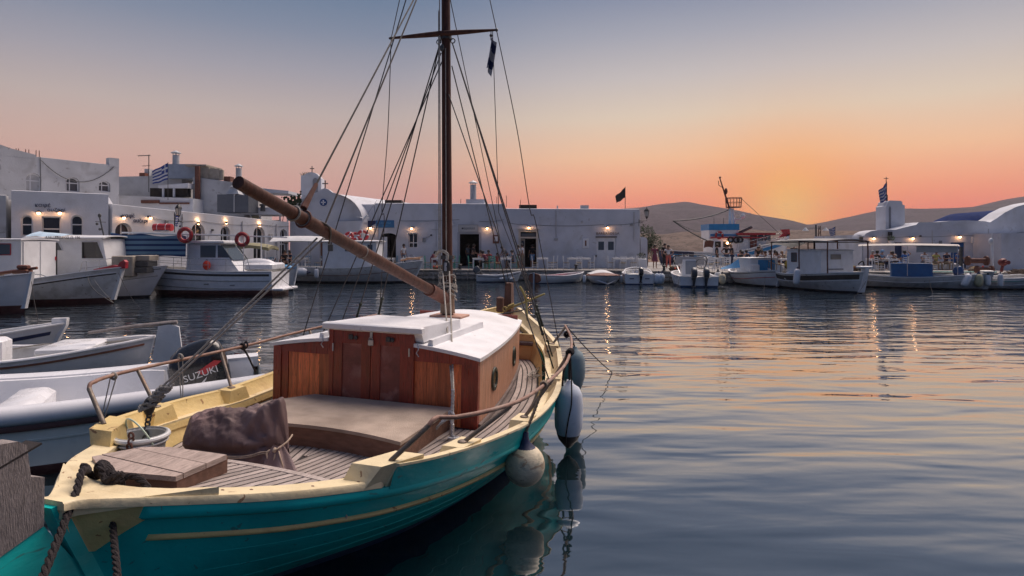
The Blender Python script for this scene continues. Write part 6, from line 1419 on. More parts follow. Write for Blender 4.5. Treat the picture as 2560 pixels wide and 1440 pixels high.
def main_row():
    D = 45.0
    # ---- church
    t = thing_root(thing('church', 'white harbour church with a curved gable, blue cross roundel and barrel roof', 'church', (-14, 45, QZ)))
    prof = [(725, 668), (725, 545), (736, 512), (748, 504), (764, 492), (782, 484), (794, 480), (802, 474), (812, 470), (822, 474), (831, 481), (846, 485), (862, 491), (876, 501), (890, 511), (936, 511), (936, 668)]
    mb = MB(); mb.prism([(PX(a, D), ZY(b, D)) for a, b in prof], -.4, 0, XZ, (0, D, 0)); mb.build('gable_front', W_PLASTER, t, 20)
    d0, d1 = Vector((PX(815, D)+.2, D+.1, 0)), Vector((-8.6, 57.5, 0)); ax = (d1-d0).normalized(); sd = Vector((ax.y, -ax.x, 0)); mb = MB()
    mb.loft([[d0.lerp(d1, k)+sd*2.9*cos(a)+Vector((0, 0, 4.0+2.15*sin(a))) for a in fr(0, pi, 18)] for k in fr(0, 1, 8)], False); mb.build('barrel_roof', W_PLASTER, t, 60)
    mb = MB(); c = d0.lerp(d1, .5); L = (d1-d0).length; mb.box((c.x, c.y, 2.3), (5.7, L, 3.6), -atan2(ax.x, ax.y)); mb.build('nave', W_PLASTER, t)
    mb = MB(); c = (PX(809, D), D-.02, ZY(506, D)); mb.lathe([(.01, 0), (.265, 0), (.265, .05), (.01, .05)], c, 28, XZ); rd = mb.build('roundel', mat('deep_blue_roundel', (.01, .06, .22), .6, .1, 6), t, 30)
    mb = MB()
    for a in range(4):
        M = XZ @ Matrix.Rotation(a*pi/2, 3, 'Z'); mb.prism([(.02, -.03), (.17, -.055), (.17, .055), (.02, .03)], .05, .07, M, c)
    mb.build('roundel_cross', M_WHITE, rd, 0)
    def cross(x, y, z, h, par, m):
        mb = MB(); mb.box((x, y, z+h/2), (h*.12, h*.12, h)); mb.box((x, y, z+h*.66), (h*.6, h*.11, h*.12))
        for dx, dz in ((-.3, .66), (.3, .66), (0, 1)): mb.ell((x+dx*h, y, z+dz*h), h*.1, 8, 6)
        mb.build('cross', m, par)
    cross(PX(812, D), D+.1, ZY(471, D), .55, t, M_DARKM)
    w = Wall(t, (PX(725, D), D-.03), (PX(936, D), D-.03), QZ, 3.0)
    mb = MB(); w.bar(mb, *[w.uz(px, 600)[0] for px in (800, 822)], QZ, ZY(565, D), -.01, .0); mb.build('side_door', M_BROWN, t)
    # sign over awning
    # ---- bell tower
    t = thing_root(thing('bell_tower', 'white bell tower with an arched opening beside the church gable', 'bell tower', (-15.4, 47, 4)))
    d = 47.5; x0, x1 = PX(752, d), PX(803, d); zc = ZY(438, d)
    mb = MB(); mb.prism([(x0, 3.6), (x1, 3.6), (x1, ZY(446, d)), (x1-.12, ZY(445, d)), (x1-.25, ZY(437, d)), (x1-.5, ZY(432, d)), ((x0+x1)/2, ZY(430, d)), (x0+.4, ZY(434, d)), (x0+.2, ZY(438, d)), (x0, ZY(439, d))], -.8, 0, XZ, (0, d, 0)); bt = mb.build('tower', W_PLASTER, t, 20)
    mb = MB(); xa, xb = PX(782, d), PX(795, d); pts = [(xa, ZY(485, d)), (xb, ZY(485, d)), (xb, ZY(452, d))]+[((xa+xb)/2+(xb-xa)/2*cos(a), ZY(452, d)+(xb-xa)*.55*sin(a)) for a in fr(0, pi, 8)][1:]
    mb.prism(pts, 0, .02, XZ, (0, d-.005, 0)); mb.build('arch_shade', mat('shadowed_plaster', (.22, .22, .24), .9, .1, 3), bt)  # flat patch on the wall, shade of the opening put in its colour
    cross(PX(777, d), d+.3, ZY(430, d), .45, bt, M_DARKM)
    pl = thing('roof_plant', 'dry weeds growing on top of the bell tower', 'plant', (PX(762, d), d, ZY(438, d))); mb = MB(); rnd = random.Random(2)
    for k in range(26): a = rnd.uniform(-.35, .35); mb.tube([(a, rnd.uniform(0, .5), 0), (a+rnd.uniform(-.12, .12), rnd.uniform(0, .5), rnd.uniform(.1, .3))], .014, 3)
    mb.build('stems', M_LEAF, pl)
    # vine and dark grille left of gable
    pl = thing('bougainvillea', 'dark leafy vine on the corner of the church wall under the boom', 'plant', (PX(720, 44.5), 44.4, 5.0)); mb = MB()
    for k in range(170):
        c = Vector((rnd.uniform(-1.2, 1.0), rnd.uniform(-.3, .2), rnd.gauss(.25, .22)+.02*k/170)); c.z += .55*max(0, c.x)**1.2
        a = rnd.uniform(0, 6); s_ = rnd.uniform(.06, .13); mb._add([c+Vector((s_*cos(a), 0, s_*sin(a))), c+Vector((s_*cos(a+1.7), .03, s_*sin(a+1.7))), c+Vector((s_*cos(a+3.2), 0, s_*sin(a+3.2))), c+Vector((s_*cos(a+4.7), -.03, s_*sin(a+4.7)))], [(0, 1, 2, 3)])
    mb.build('foliage', M_LEAF, pl, 0); mb = MB(); mb.tube([(-.4, 0, -1.2), (-.2, 0, 0), (.4, 0, .3), (.9, 0, .8)], .025, 4); mb.build('vine_stem', M_BROWN, pl)
    # ---- restaurant A
    t = thing_root(thing('restaurant', 'white waterfront taverna with a blue sign, dark window and open doorway behind the mast', 'building', (-5, 45, QZ)))
    w = Wall(t, (PX(937, D), D), (PX(1262, D), D), QZ-.3, 5.42, 5.36)
    od = w.opening(952, 990, 583, None, .35, QZ+.02); ow = w.opening(1021, 1044, 583, 620); om = w.opening(1149, 1198, 585, None, 0, QZ+.05); w.build()
    w.room(od); w.room(om, .8, 4); w.pane(ow, M_GLASSD, mull=(.5,), trans=(.35,)); w.pane(od, mat('grey_door', (.28, .3, .34), .6, .1, 3), .32, 'door_leaf', mull=(.4,)) if False else None
    mb = MB(); u0, _ = w.uz(952, 600); w.bar(mb, u0+.03, u0+.42, QZ+.05, ZY(592, D), .25, .29); mb.build('door_leaf', M_WHITE, t)
    body(t, [(PX(937, D), D+.38), (PX(1262, D), D+.38), (PX(1262, D), 56), (-9, 56)], 3.9, 5.28, W_PLASTER)
    mb = MB(); w.bar(mb, om[0]-.16, om[0]-.02, QZ, om[3]+.12, -.02, .05); w.bar(mb, om[1]+.02, om[1]+.16, QZ, om[3]+.12, -.02, .05); w.bar(mb, om[0]-.02, om[1]+.02, om[3]+.01, om[3]+.12, -.02, .05); mb.build('door_surround', mat('grey_surround', (.4, .41, .45), .8, .08, 3), t)
    mb = MB(); w.bar(mb, om[0]-.1, om[1]+.1, QZ, QZ+.12, -.35, .3); mb.build('door_step', M_QUAY, t)
    for px, y, lab in ((928, 571, 'lit lamp beside the blue sign of the taverna'), (1030, 572, 'lit lamp above the small dark window of the taverna'), (1218, 572, 'lit lamp right of the pale board sign of the taverna')): w.lamp(px, y, lab, LG)
    w.bits(((1108, 520, 600), (945, 520, 655)), ((1060, 600, .22, .3, M_GREYM), (1078, 588, .12, .12, M_DARKM), (1125, 560, .5, .34, M_WHITE), (1225, 552, .16, .2, W_PLASTER2)), (((1000, 552), (1148, 549), .05), ((1198, 553), (1260, 549), .08), ((1060, 597), (1078, 588), .02)))
    u, z = w.uz(963, 560); s_ = thing('blue_sign', 'blue rectangular sign board above the left door of the taverna', 'sign', w.P(u, z, -.04)); mb = MB(); mb.bb((0, 0, 0), (1.32, .05, .54), .012); mb.build('board', mat('sign_blue', (.03, .16, .34), .6, .1, 4), s_)
    text_mesh('ΤΑΒΕΡΝΑ', .19, 'lettering', mat('sign_pale_blue', (.16, .38, .55), .6, .05, 4), s_, (0, -.03, .06), (radians(90), 0, 0)); text_mesh('ΟΥΖΕΡΙ', .12, 'lettering', mat('sign_pale_blue'), s_, (0, -.03, -.14), (radians(90), 0, 0))
    u, z = w.uz(1171, 571); s_ = thing('board_sign', 'pale framed board sign with script lettering above the open doorway', 'sign', w.P(u, z, -.03)); mb = MB(); mb.bb((0, 0, 0), (1.42, .05, .52), .01); mb.build('board', mat('pale_board', (.52, .51, .5), .7, .06, 3), s_); text_mesh('παραλία', .24, 'lettering', M_DARKM, s_, (0, -.03, 0), (radians(90), 0, 0))
    mb = MB()
    for a in ((-.71, 0, .02, .54), (.71, 0, .02, .54), (0, .26, 1.44, .02), (0, -.26, 1.44, .02)): mb.box((a[0], -.025, a[1]), (a[2], .03, a[3]))
    mb.build('board_frame', M_BEIGE, s_)
    u, z = w.uz(1240, 598); s_ = thing('menu_case', 'dark framed menu case on the wall right of the doorway', 'sign', w.P(u, z, -.04)); mb = MB(); mb.bb((0, 0, 0), (.46, .08, .62), .012); mb.build('case', M_BROWN, s_); mb = MB(); mb.box((0, -.045, .03), (.26, .012, .36)); mb.build('menu_sheet', M_WHITE, s_)
    pb_ = lambda px0, px1, y0, y1, d, dep, m, name, r: MBOX(px0, px1, y0, y1, d, dep, m, name, r)
    pb_(1165, 1212, 498, 512, 45.6, 1.2, W_PLASTER, 'chimney_base', t); chimney_pot(t, PX(1183, 46.2), 46.2, ZY(500, 46), ZY(462, 46), .24)
    pb_(962, 1003, 500, 507, 48, .8, M_DARKIN, 'roof_grille', t)
    mb = MB(); u, z = w.uz(1090, 560); w.bar(mb, u, u+.03, 2.2, 4.0, -.03, -.005); w.bar(mb, u-.3, u+.2, 3.5, 3.53, -.03, -.005); mb.build('wall_pipe', M_TIN, t)
    mb = MB(); w.bar(mb, .02, w.L-.02, 4.02, 4.05, -.018, .0); mb.build('string_course', W_PLASTER, t)
    # ---- restaurant B
    t = thing_root(thing('restaurant', 'white taverna with lettered name over closed double doors at the end of the row', 'building', (4, 45, QZ)))
    w = Wall(t, (PX(1262, D)+.01, D-.04), (PX(1598, D), D-.04), QZ-.3, 5.02, 4.98)
    od = w.opening(1298, 1344, 578, None, 0, QZ+.05); oc = w.opening(1491, 1540, 594, None, 0, QZ+.02); w.build(); w.room(od, .6, 3)
    body(t, [(PX(1262, D)+.02, D+.34), (PX(1598, D), D+.34), (PX(1598, D)+.1, 55), (PX(1262, D), 55)], 3.6, 4.92, W_PLASTER)
    mb = MB(); mb.box((PX(1598, D)-.02, 50, 2.6), (.3, 9.4, 4.6)); mb.build('side_wall', W_PLASTER, t)
    mb = MB(); u0, u1 = od[0], od[1]; w.bar(mb, u0-.05, u0+.1, QZ, od[3]+.1, -.05, .2); w.bar(mb, u1-.1, u1+.05, QZ, od[3]+.1, -.05, .2); w.bar(mb, u0+.1, u1-.1, od[3]-.05, od[3]+.1, -.05, .2); w.bar(mb, u0+.1, u1-.1, ZY(596, D), ZY(592, D), -.05, .2); mb.build('door_frame', mat('cream_trim', (.5, .46, .4), .6, .08, 4), t)
    mb = MB(); w.bar(mb, u0-.12, u1+.12, od[3]+.101, od[3]+.17, -.12, .1); mb.build('door_hood', mat('cream_trim'), t)
    mb = MB(); w.bar(mb, u0+.15, u1-.15, ZY(591, D), ZY(583, D), .06, .09); mb.build('fanlight', M_GLASSB, t)
    mb = MB(); w.bar(mb, u0+.1, u0+.42, QZ+.06, ZY(597, D), .14, .18); mb.build('door_leaf', M_BEIGE, t)
    mb = MB(); w.bar(mb, u0+.2, u0+.36, ZY(615, D), ZY(602, D), .125, .14); mb.build('leaf_pane', M_GLASSD, t)
    uc = (oc[0]+oc[1])/2
    for a, b in ((oc[0]+.01, uc-.008), (uc+.008, oc[1]-.01)):
        mb = MB(); w.bar(mb, a, b, QZ+.03, oc[3]-.01, .08, .13); dl = mb.build('double_door', M_WHITE, t)
        mb = MB(); w.bar(mb, a+.14, b-.14, ZY(625, D), ZY(604, D), .07, .08); mb.build('door_pane', M_GLASSB, dl)
        mb = MB()
        for q in ((a+.10, b-.10, ZY(626, D), ZY(625, D)), (a+.1, b-.1, ZY(604, D), ZY(603, D)), (a+.1, b-.1, QZ+.25, QZ+.29), (a+.1, b-.1, QZ+.95, QZ+.99)): w.bar(mb, *q, .06, .08)
        mb.build('door_moulding', M_WHITE, dl)
    mb = MB(); w.bar(mb, oc[0]-.06, oc[1]+.06, oc[3]+.005, oc[3]+.09, -.10, .05); mb.build('door_lintel', M_DARKM, t)
    w.bits(((1390, 526, 592), (1585, 530, 600)), ((1390, 598, .28, .16, W_PLASTER2), (1455, 555, .14, .18, W_PLASTER2), (1578, 562, .2, .12, M_GREYM), (1490, 640, .10, .16, M_DARKM)), (((1270, 556), (1320, 562), .06), ((1330, 562), (1510, 561), .10), ((1520, 562), (1596, 556), .08)))
    u, z = w.uz(1519, 584); s_ = thing('name_lettering', 'widely spaced dark capital letters over the closed white double doors', 'sign', w.P(u, z, -.03))
    for i, ch in enumerate('BARBAROSSA'): text_mesh(ch, .26, 'letter', mat('bronze_letter', (.16, .12, .1), .6, .1, 5), s_, (-.77+i*.171, 0, 0), (radians(90), 0, 0), .01)
    for px, y, lab in ((1322, 570, 'lit lamp above the framed open doorway of the end taverna'), (1518, 570, 'lit lamp above the spaced capital letters')): w.lamp(px, y, lab, LG)
    u, z = w.uz(1464, 608); s_ = thing('menu_case', 'narrow pale menu case left of the closed double doors', 'sign', w.P(u, z, -.04)); mb = MB(); mb.bb((0, 0, 0), (.44, .07, .72), .012); mb.build('case', M_WHITE, s_); mb = MB(); mb.box((0, -.04, 0), (.11, .012, .4)); mb.build('menu_sheet', M_BROWN, s_)
    MBOX(1298, 1342, 512, 522, 46, .9, M_DARKIN, 'roof_grille', t); MBOX(1452, 1472, 513, 522, 45.4, .5, W_PLASTER, 'parapet_block', t); MBOX(1392, 1395, 514, 522, 45.3, .1, W_PLASTER, 'roof_stub', t)
    for px, y in ((1152, 498), (1242, 492), (1266, 489), (1301, 500)):
        mb = MB(); mb.tube([(PX(px, 46), 46, 5.2), (PX(px, 46), 46, ZY(y, 46))], .02, 4); mb.build('iron_rod', M_TERRA, t)
    flag('dark pointed flag on a pole above the end taverna', (PX(1563, 45.6), 45.6, 4.9), ZY(467, 45.6)-4.9, (-.72, .75), False, m=mat('dark_flag', (.05, .045, .04), .9, .1, 5), droop=.9)
    lantern('black lantern on a scrolled bracket at the corner of the end taverna', (PX(1617, 44.5), 44.5, ZY(543, 44.5)), True)
    # low white wall, planter and bush past the corner
    t = thing('garden_wall', 'narrow white wall stub beside the corner of the end taverna', 'wall', (PX(1608, 45.5), 45.6, QZ)); mb = MB(); mb.prism([(-.22, 0), (.28, 0), (.28, 2.0), (.2, 2.2), (-.05, 2.27), (-.22, 2.27)], -.25, .25, XZ); mb.build('wall_block', W_PLASTER, t, 20)
    t = thing('planter', 'white planter box with dark plant against the taverna corner', 'planter', (PX(1604, 43.6), 43.6, QZ)); mb = MB(); mb.bb((0, 0, .35), (.62, .5, .70), .03); mb.build('box', M_WHITE, t)
    for k in range(6): mb = MB(); mb.box((-.25+.1*k, -.255, .76), (.04, .02, .12)); mb.build('picket', M_WHITE, t)
    mb = MB(); rnd = random.Random(8); leaves(mb, (0, 0, .9), (.33, .22, .25), 160, rnd, .06); mb.build('foliage', M_LEAF, t, 0)
    t = thing('bush', 'dense dark green bush behind the corner lantern', 'bush', (PX(1618, 49), 49.0, QZ)); mb = MB(); leaves(mb, (-.1, 0, 2.35), (.75, .7, 1.0), 900, rnd, .09); leaves(mb, (.55, .1, 1.75), (.75, .6, .75), 500, rnd, .09); leaves(mb, (.1, 0, 1.2), (.6, .5, .9), 300, rnd, .09); mb.build('foliage', M_LEAF, t, 0)
    mb = MB(); mb.tube([(0, 0, 0), (.05, 0, 1.2), (0, 0, 2.2)], [.07, .05, .02], 6); mb.tube([(.03, 0, .9), (.5, .1, 1.8)], [.04, .015], 5); mb.build('trunk', M_BROWN, t)
def leaves(mb, c, r, n, rnd, s):
    for k in range(n):
        while True:
            p = Vector((rnd.uniform(-1, 1), rnd.uniform(-1, 1), rnd.uniform(-1, 1)))
            if p.length < 1 and p.length > .35: break
        p = p.normalized()*(p.length**.5)*(1+.22*noise.noise(p*2.3))
        q = Vector((c[0]+p.x*r[0], c[1]+p.y*r[1], c[2]+p.z*r[2])); a = Vector((rnd.gauss(0, 1), rnd.gauss(0, 1), rnd.gauss(0, 1))).normalized(); b = a.orthogonal().normalized(); e = s*rnd.uniform(.6, 1.3)
        mb._add([q-a*e, q+b*e*.45, q+a*e, q-b*e*.45], [(0, 1, 2, 3)])
def MBOX(px0, px1, y0, y1, d, dep, m, name, root):
    x0, x1 = PX(px0, d), PX(px1, d); z0, z1 = ZY(y1, d), ZY(y0, d); mb = MB(); mb.box(((x0+x1)/2, d+dep/2, (z0+z1)/2), (x1-x0, dep, z1-z0)); return mb.build(name, m, root, 20)
main_row()

def right_church():
    D = 43.0
    t = thing_root(thing('chapel', 'low white chapel with rounded parapets, blue door and dark blue barrel roof', 'church', (30, 43, QZ)))
    w = Wall(t, (PX(2158, D), D), (PX(2660, D), D), QZ-.3, 3.0, 3.0, th=.5)
    od = w.opening(2377, 2412, 599, None, 0, QZ+.05); o2 = w.opening(2237, 2256, 604, None, 0, QZ+.05); w.build()
    w.bits(((2330, 576, 660), (2470, 572, 690)), ((2350, 606, .18, .24, M_GREYM), (2440, 600, .7, .42, M_WHITE), (2300, 590, .12, .12, M_DARKM)), (((2185, 592), (2275, 591), .06), ((2285, 591), (2390, 588), .07), ((2400, 588), (2560, 580), .12)))
    # rounded upper profile
    pr = [(2158, 606), (2158, 592), (2164, 584), (2176, 578), (2195, 575), (2240, 574), (2262, 568), (2290, 562), (2296, 556), (2345, 555), (2380, 552), (2420, 551), (2462, 553), (2474, 556), (2492, 545), (2512, 531), (2540, 517), (2575, 507), (2620, 500), (2660, 498), (2660, 606)]
    mb = MB(); mb.prism([(PX(a, D), ZY(b, D)) for a, b in pr], -.02, 1.425, XZ, (0, D+1.4, 0)); mb.build('parapet', W_PLASTER, t, 60)
    body(t, [(PX(2158, D)+.05, D+.5), (PX(2660, D), D+.5), (PX(2660, D), 52), (PX(2158, D)+1, 52)], QZ, 3.1, W_PLASTER)
    # barrel roof
    c0, c1 = Vector((PX(2380, 50), 46, 0)), Vector((PX(2660, 50)+3, 49, 0)); mb = MB()
    x0, x1 = PX(2338, 47), PX(2680, 47)
    mb.loft([[(lerp(x0, x1, k), 47+2.4*(-cos(a)), 3.6+(1.05+.85*k)*sin(a)*min(1, .12+k*7)) for a in fr(0, pi, 14)] for k in (0, .02, .05, .1, .15, .3, .5, .75, 1)], False); mb.build('blue_roof', mat('dark_blue_roof', (.012, .028, .11), .95, .15, 2, .2, 20, spec=.08), t, 60)
    uc = (od[0]+od[1])/2
    DB = mat('door_blue', (.012, .085, .26), .5, .12, 5)
    for a, b in ((od[0]+.01, uc-.01), (uc+.01, od[1]-.01)):
        mb = MB(); w.bar(mb, a, b, QZ+.05, od[3]-.02, .10, .15); dl = mb.build('door_leaf', DB, t)
        for z0, z1 in ((1.0, 1.45), (1.6, 2.05), (2.18, 2.62)):
            mb = MB(); w.bar(mb, a+.12, b-.12, z0, z1, .085, .10); mb.build('door_panel', DB, dl)
    mb = MB(); w.bar(mb, o2[0]+.01, o2[1]-.01, QZ+.05, o2[3], .10, .15); mb.build('door_leaf', mat('dark_blue_door', (.012, .03, .09), .5, .1, 4), t)
    w.lamp(2181, 597, 'lit round lamp near the rounded left corner of the chapel', LG, False, 4); w.lamp(2278, 597, 'lit round lamp between the two chapel doors', LG, False, 4); w.lamp(2395, 593, 'lit lamp over the blue chapel door', LG, False, 4)
    t2 = thing('flower_basket', 'leafy hanging plant on the chapel wall beside the small door', 'plant', (PX(2222, D), D-.25, ZY(598, D))); mb = MB(); leaves(mb, (0, 0, .05), (.24, .2, .2), 140, random.Random(3), .06); mb.build('foliage', mat('bright_leaves', (.05, .10, .03), .8, .3, 8), t2, 0); mb = MB(); mb.lathe([(.08, -.45), (.16, -.2), (.17, -.1), (.14, -.1)], (0, 0, 0), 12); mb.build('pot', M_WHITE, t2); mb = MB(); mb.box((0, .1, .38), (.2, .2, .26)); mb.build('wall_speaker', M_BLACK, t2)
    # bell tower
    d = 44.6; t = thing_root(thing('bell_tower', 'white chapel bell tower with stepped top and narrow arched slot', 'bell tower', (PX(2238, d), d, 3)))
    x0, x1 = PX(2214, d), PX(2262, d)
    mb = MB(); mb.prism([(x0, 2.4), (x1, 2.4), (x1, ZY(513, d)), (x1-.16, ZY(512, d)), (x1-.18, ZY(505, d)), (x1-.3, ZY(502, d)), (x0+.3, ZY(501, d)), (x0+.18, ZY(505, d)), (x0+.1, ZY(513, d)), (x0, ZY(516, d))], -1.2, 0, XZ, (0, d, 0)); b = mb.build('tower', W_PLASTER, t, 20)
    mb = MB(); xa, xb = PX(2222, d), PX(2227, d); mb.prism([(xa, 3.4), (xb, 3.4), (xb, ZY(520, d)), ((xa+xb)/2, ZY(515, d)), (xa, ZY(520, d))], 0, .02, XZ, (0, d-.005, 0)); mb.build('slot_shade', mat('shadowed_plaster'), b)  # slot is a flat darker patch with its shade in the colour
    x = PX(2228, d); mb = MB(); mb.tube([(x, d+.6, ZY(503, d)), (x, d+.6, ZY(440, d))], .025, 5); mb.box((x, d+.6, ZY(444, d)), (.34, .03, .04)); mb.box((x+.03, d+.6, ZY(494, d)), (.12, .1, .5)); mb.build('cross_pole', M_DARKM, b)
    flag('dark limp flag on the pole of the chapel bell tower', (x-.02, d+.5, ZY(512, d)), 1.72, (-.55, 1.25), True, droop=1.1)
    # white block house at the right edge
    t = thing_root(thing('white_hut', 'plain white low building at the right edge behind the winch boat', 'building', (35, 40, QZ))); mb = MB(); d = 40.5; mb.box((PX(2640, d), d+1.5, 1.7), (7.2, 3, 2.9)); mb.build('hut_wall', W_PLASTER, t)
    # harbour lamp post, lattice mast and boulders behind
    d = 70; x = PX(2040, d); t = thing('lamp_post', 'thin double-armed harbour lamp post against the hill', 'street lamp', (x, d, 0)); z = ZY(562, d)
    mb = MB(); mb.tube([(0, 0, 0), (0, 0, z)], .10, 6); mb.tube([(-1.2, 0, ZY(570, d)), (1.1, 0, ZY(570, d))], .03, 4); mb.build('post', M_DARKM, t)
    for sx in (-1.2, 1.1):
        mb = MB(); mb.lathe([(.35, ZY(577, d)), (.22, ZY(573, d)), (.08, ZY(569, d))], (sx, 0, 0), 10); mb.build('lamp_shade', M_TIN, t)
    t = thing('lattice_mast', 'slender reddish lattice mast beside the harbour lamp post', 'mast', (PX(2049, 74), 74, 0)); mb = MB(); z = ZY(565, 74)
    for sx in (-.3, .3): mb.tube([(sx, 0, 0), (sx*.3, 0, z)], .05, 4)
    for k in range(8): mb.tube([(-.3*(1-k/11), 0, z*k/8), (.3*(1-(k+1)/11), 0, z*(k+1)/8)], .03, 3)
    mb.build('lattice', M_TERRA, t)
    rk = MB(); rnd = random.Random(21); bw = struct(rk.build('breakwater', M_STONE)) if False else None
    root = thing('rock_breakwater', 'heap of brown boulders behind the caique canopy', 'breakwater', (20, 60, 0))
    for k in range(46):
        d = rnd.uniform(58, 64); x = PX(rnd.uniform(1985, 2175), d); r = rnd.uniform(.5, 1.0); mb = MB(); mb.ell((0, 0, 0), (r, r*.8, r*.65), 9, 6, Euler((rnd.uniform(0, 3), rnd.uniform(0, 3), rnd.uniform(0, 3))).to_matrix())
        mb.v = [tuple(Vector(p)*(1+.25*noise.noise(Vector(p)*1.7+Vector((k, 0, 0))))) for p in mb.v]; o = mb.build('boulder', mat('brown_rock', (.22, .16, .13), .9, .25, 2, .4, 12, rnd=.2), root, 30); o.location = (x-20, d-60, rnd.uniform(.2, 1.75)*(1 if d > 60 else .6))
    flag('small striped flag behind the caique canopy', (PX(2088, 62), 62, .5), ZY(566, 62)-.5, (-.6, .8), True, droop=.45)
right_church()

settle_roots()
# ------------------------------------------------------------------ people
def skin_mesh(V, E, R, sub=1):
    me = bpy.data.meshes.new('tmp'); me.from_pydata(V, E, []); o = bpy.data.objects.new('tmp', me); C.objects.link(o)
    o.modifiers.new('s', 'SKIN'); o.modifiers['s'].use_smooth_shade = True
    for i, r in enumerate(R): me.skin_vertices[0].data[i].radius = (r, r)
    for i in range(len(V)): me.skin_vertices[0].data[i].use_root = (i == 0)
    if sub: o.modifiers.new('u', 'SUBSURF').levels = sub; o.modifiers['u'].render_levels = sub
    dg = bpy.context.evaluated_depsgraph_get(); m = bpy.data.meshes.new_from_object(o.evaluated_get(dg))
    vs = [tuple(v.co) for v in m.vertices]; fs = [tuple(p.vertices) for p in m.polygons]
    bpy.data.objects.remove(o); bpy.data.meshes.remove(me); bpy.data.meshes.remove(m); return vs, fs
SKINM = mat('skin', (.32, .17, .11), .55, .1, 8, 0); EYEM = mat('eye', (.02, .015, .012), .3, .05, 8, 0)
HAIRD = mat('dark_hair', (.018, .012, .010), .6, .3, 20); HAIRL = mat('fair_hair', (.22, .11, .05), .6, .3, 20); HAIRG = mat('grey_hair', (.35, .33, .32), .6, .2, 20)
CLO = {k: mat('cloth_'+k, c, .85, .12, 8, .2, 60) for k, c in dict(white=(.62, .62, .64), black=(.015, .015, .017), navy=(.02, .03, .07), blue=(.03, .12, .36), red=(.38, .03, .04), coral=(.55, .13, .10), grey=(.18, .19, .21), yellow=(.5, .46, .14), khaki=(.28, .22, .15), denim=(.06, .09, .15), lightblue=(.18, .32, .5), plum=(.20, .05, .08)).items()}
BASES = {}
def mir(p): return (-p[0], p[1], p[2])
POSES = {
 'stand': dict(pel=(0, 0, .95), sp=(0, -.005, 1.15), ch=(0, 0, 1.34), nk=(0, .01, 1.50), hd=(0, .03, 1.62), kn=(.10, .03, .50), an=(.11, -.01, .09), to=(.13, .13, .04), el=(.25, -.03, 1.13), wr=(.26, .07, .89)),
 'akimbo': dict(pel=(0, 0, .95), sp=(.01, 0, 1.15), ch=(0, 0, 1.34), nk=(0, .01, 1.50), hd=(0, .03, 1.62), kn=(.11, .03, .50), an=(.13, -.01, .09), to=(.16, .12, .04), el=(.38, -.09, 1.17), wr=(.19, .05, 1.02)),
 'serve': dict(pel=(0, 0, .95), sp=(0, 0, 1.15), ch=(0, .02, 1.34), nk=(0, .06, 1.50), hd=(0, .10, 1.61), kn=(.10, .04, .50), an=(.11, -.02, .09), to=(.13, .12, .04), el=(.24, .10, 1.12), wr=(.14, .36, 1.06)),
 'lean': dict(pel=(0, -.05, .93), sp=(0, .06, 1.12), ch=(0, .20, 1.27), nk=(0, .33, 1.38), hd=(0, .42, 1.46), kn=(.10, .04, .50), an=(.11, -.04, .09), to=(.13, .10, .04), el=(.24, .36, 1.06), wr=(.17, .58, .90)),
 'sit': dict(pel=(0, 0, .53), sp=(0, -.03, .73), ch=(0, -.01, .92), nk=(0, .02, 1.07), hd=(0, .05, 1.19), kn=(.12, .42, .52), an=(.12, .40, .09), to=(.13, .54, .04), el=(.25, .08, .74), wr=(.15, .33, .76)),
 'sitlean': dict(pel=(0, 0, .53), sp=(0, .03, .72), ch=(0, .12, .90), nk=(0, .21, 1.03), hd=(0, .28, 1.13), kn=(.12, .42, .52), an=(.12, .36, .09), to=(.13, .50, .04), el=(.26, .30, .78), wr=(.10, .42, .98)),
 'armup': dict(pel=(0, 0, .53), sp=(0, -.03, .73), ch=(0, -.02, .92), nk=(0, .0, 1.07), hd=(0, .02, 1.19), kn=(.12, .42, .52), an=(.12, .40, .09), to=(.13, .54, .04), el=(.25, .08, .74), wr=(.15, .33, .76), el2=(.46, .02, 1.10), wr2=(.20, -.06, 1.24)),
}
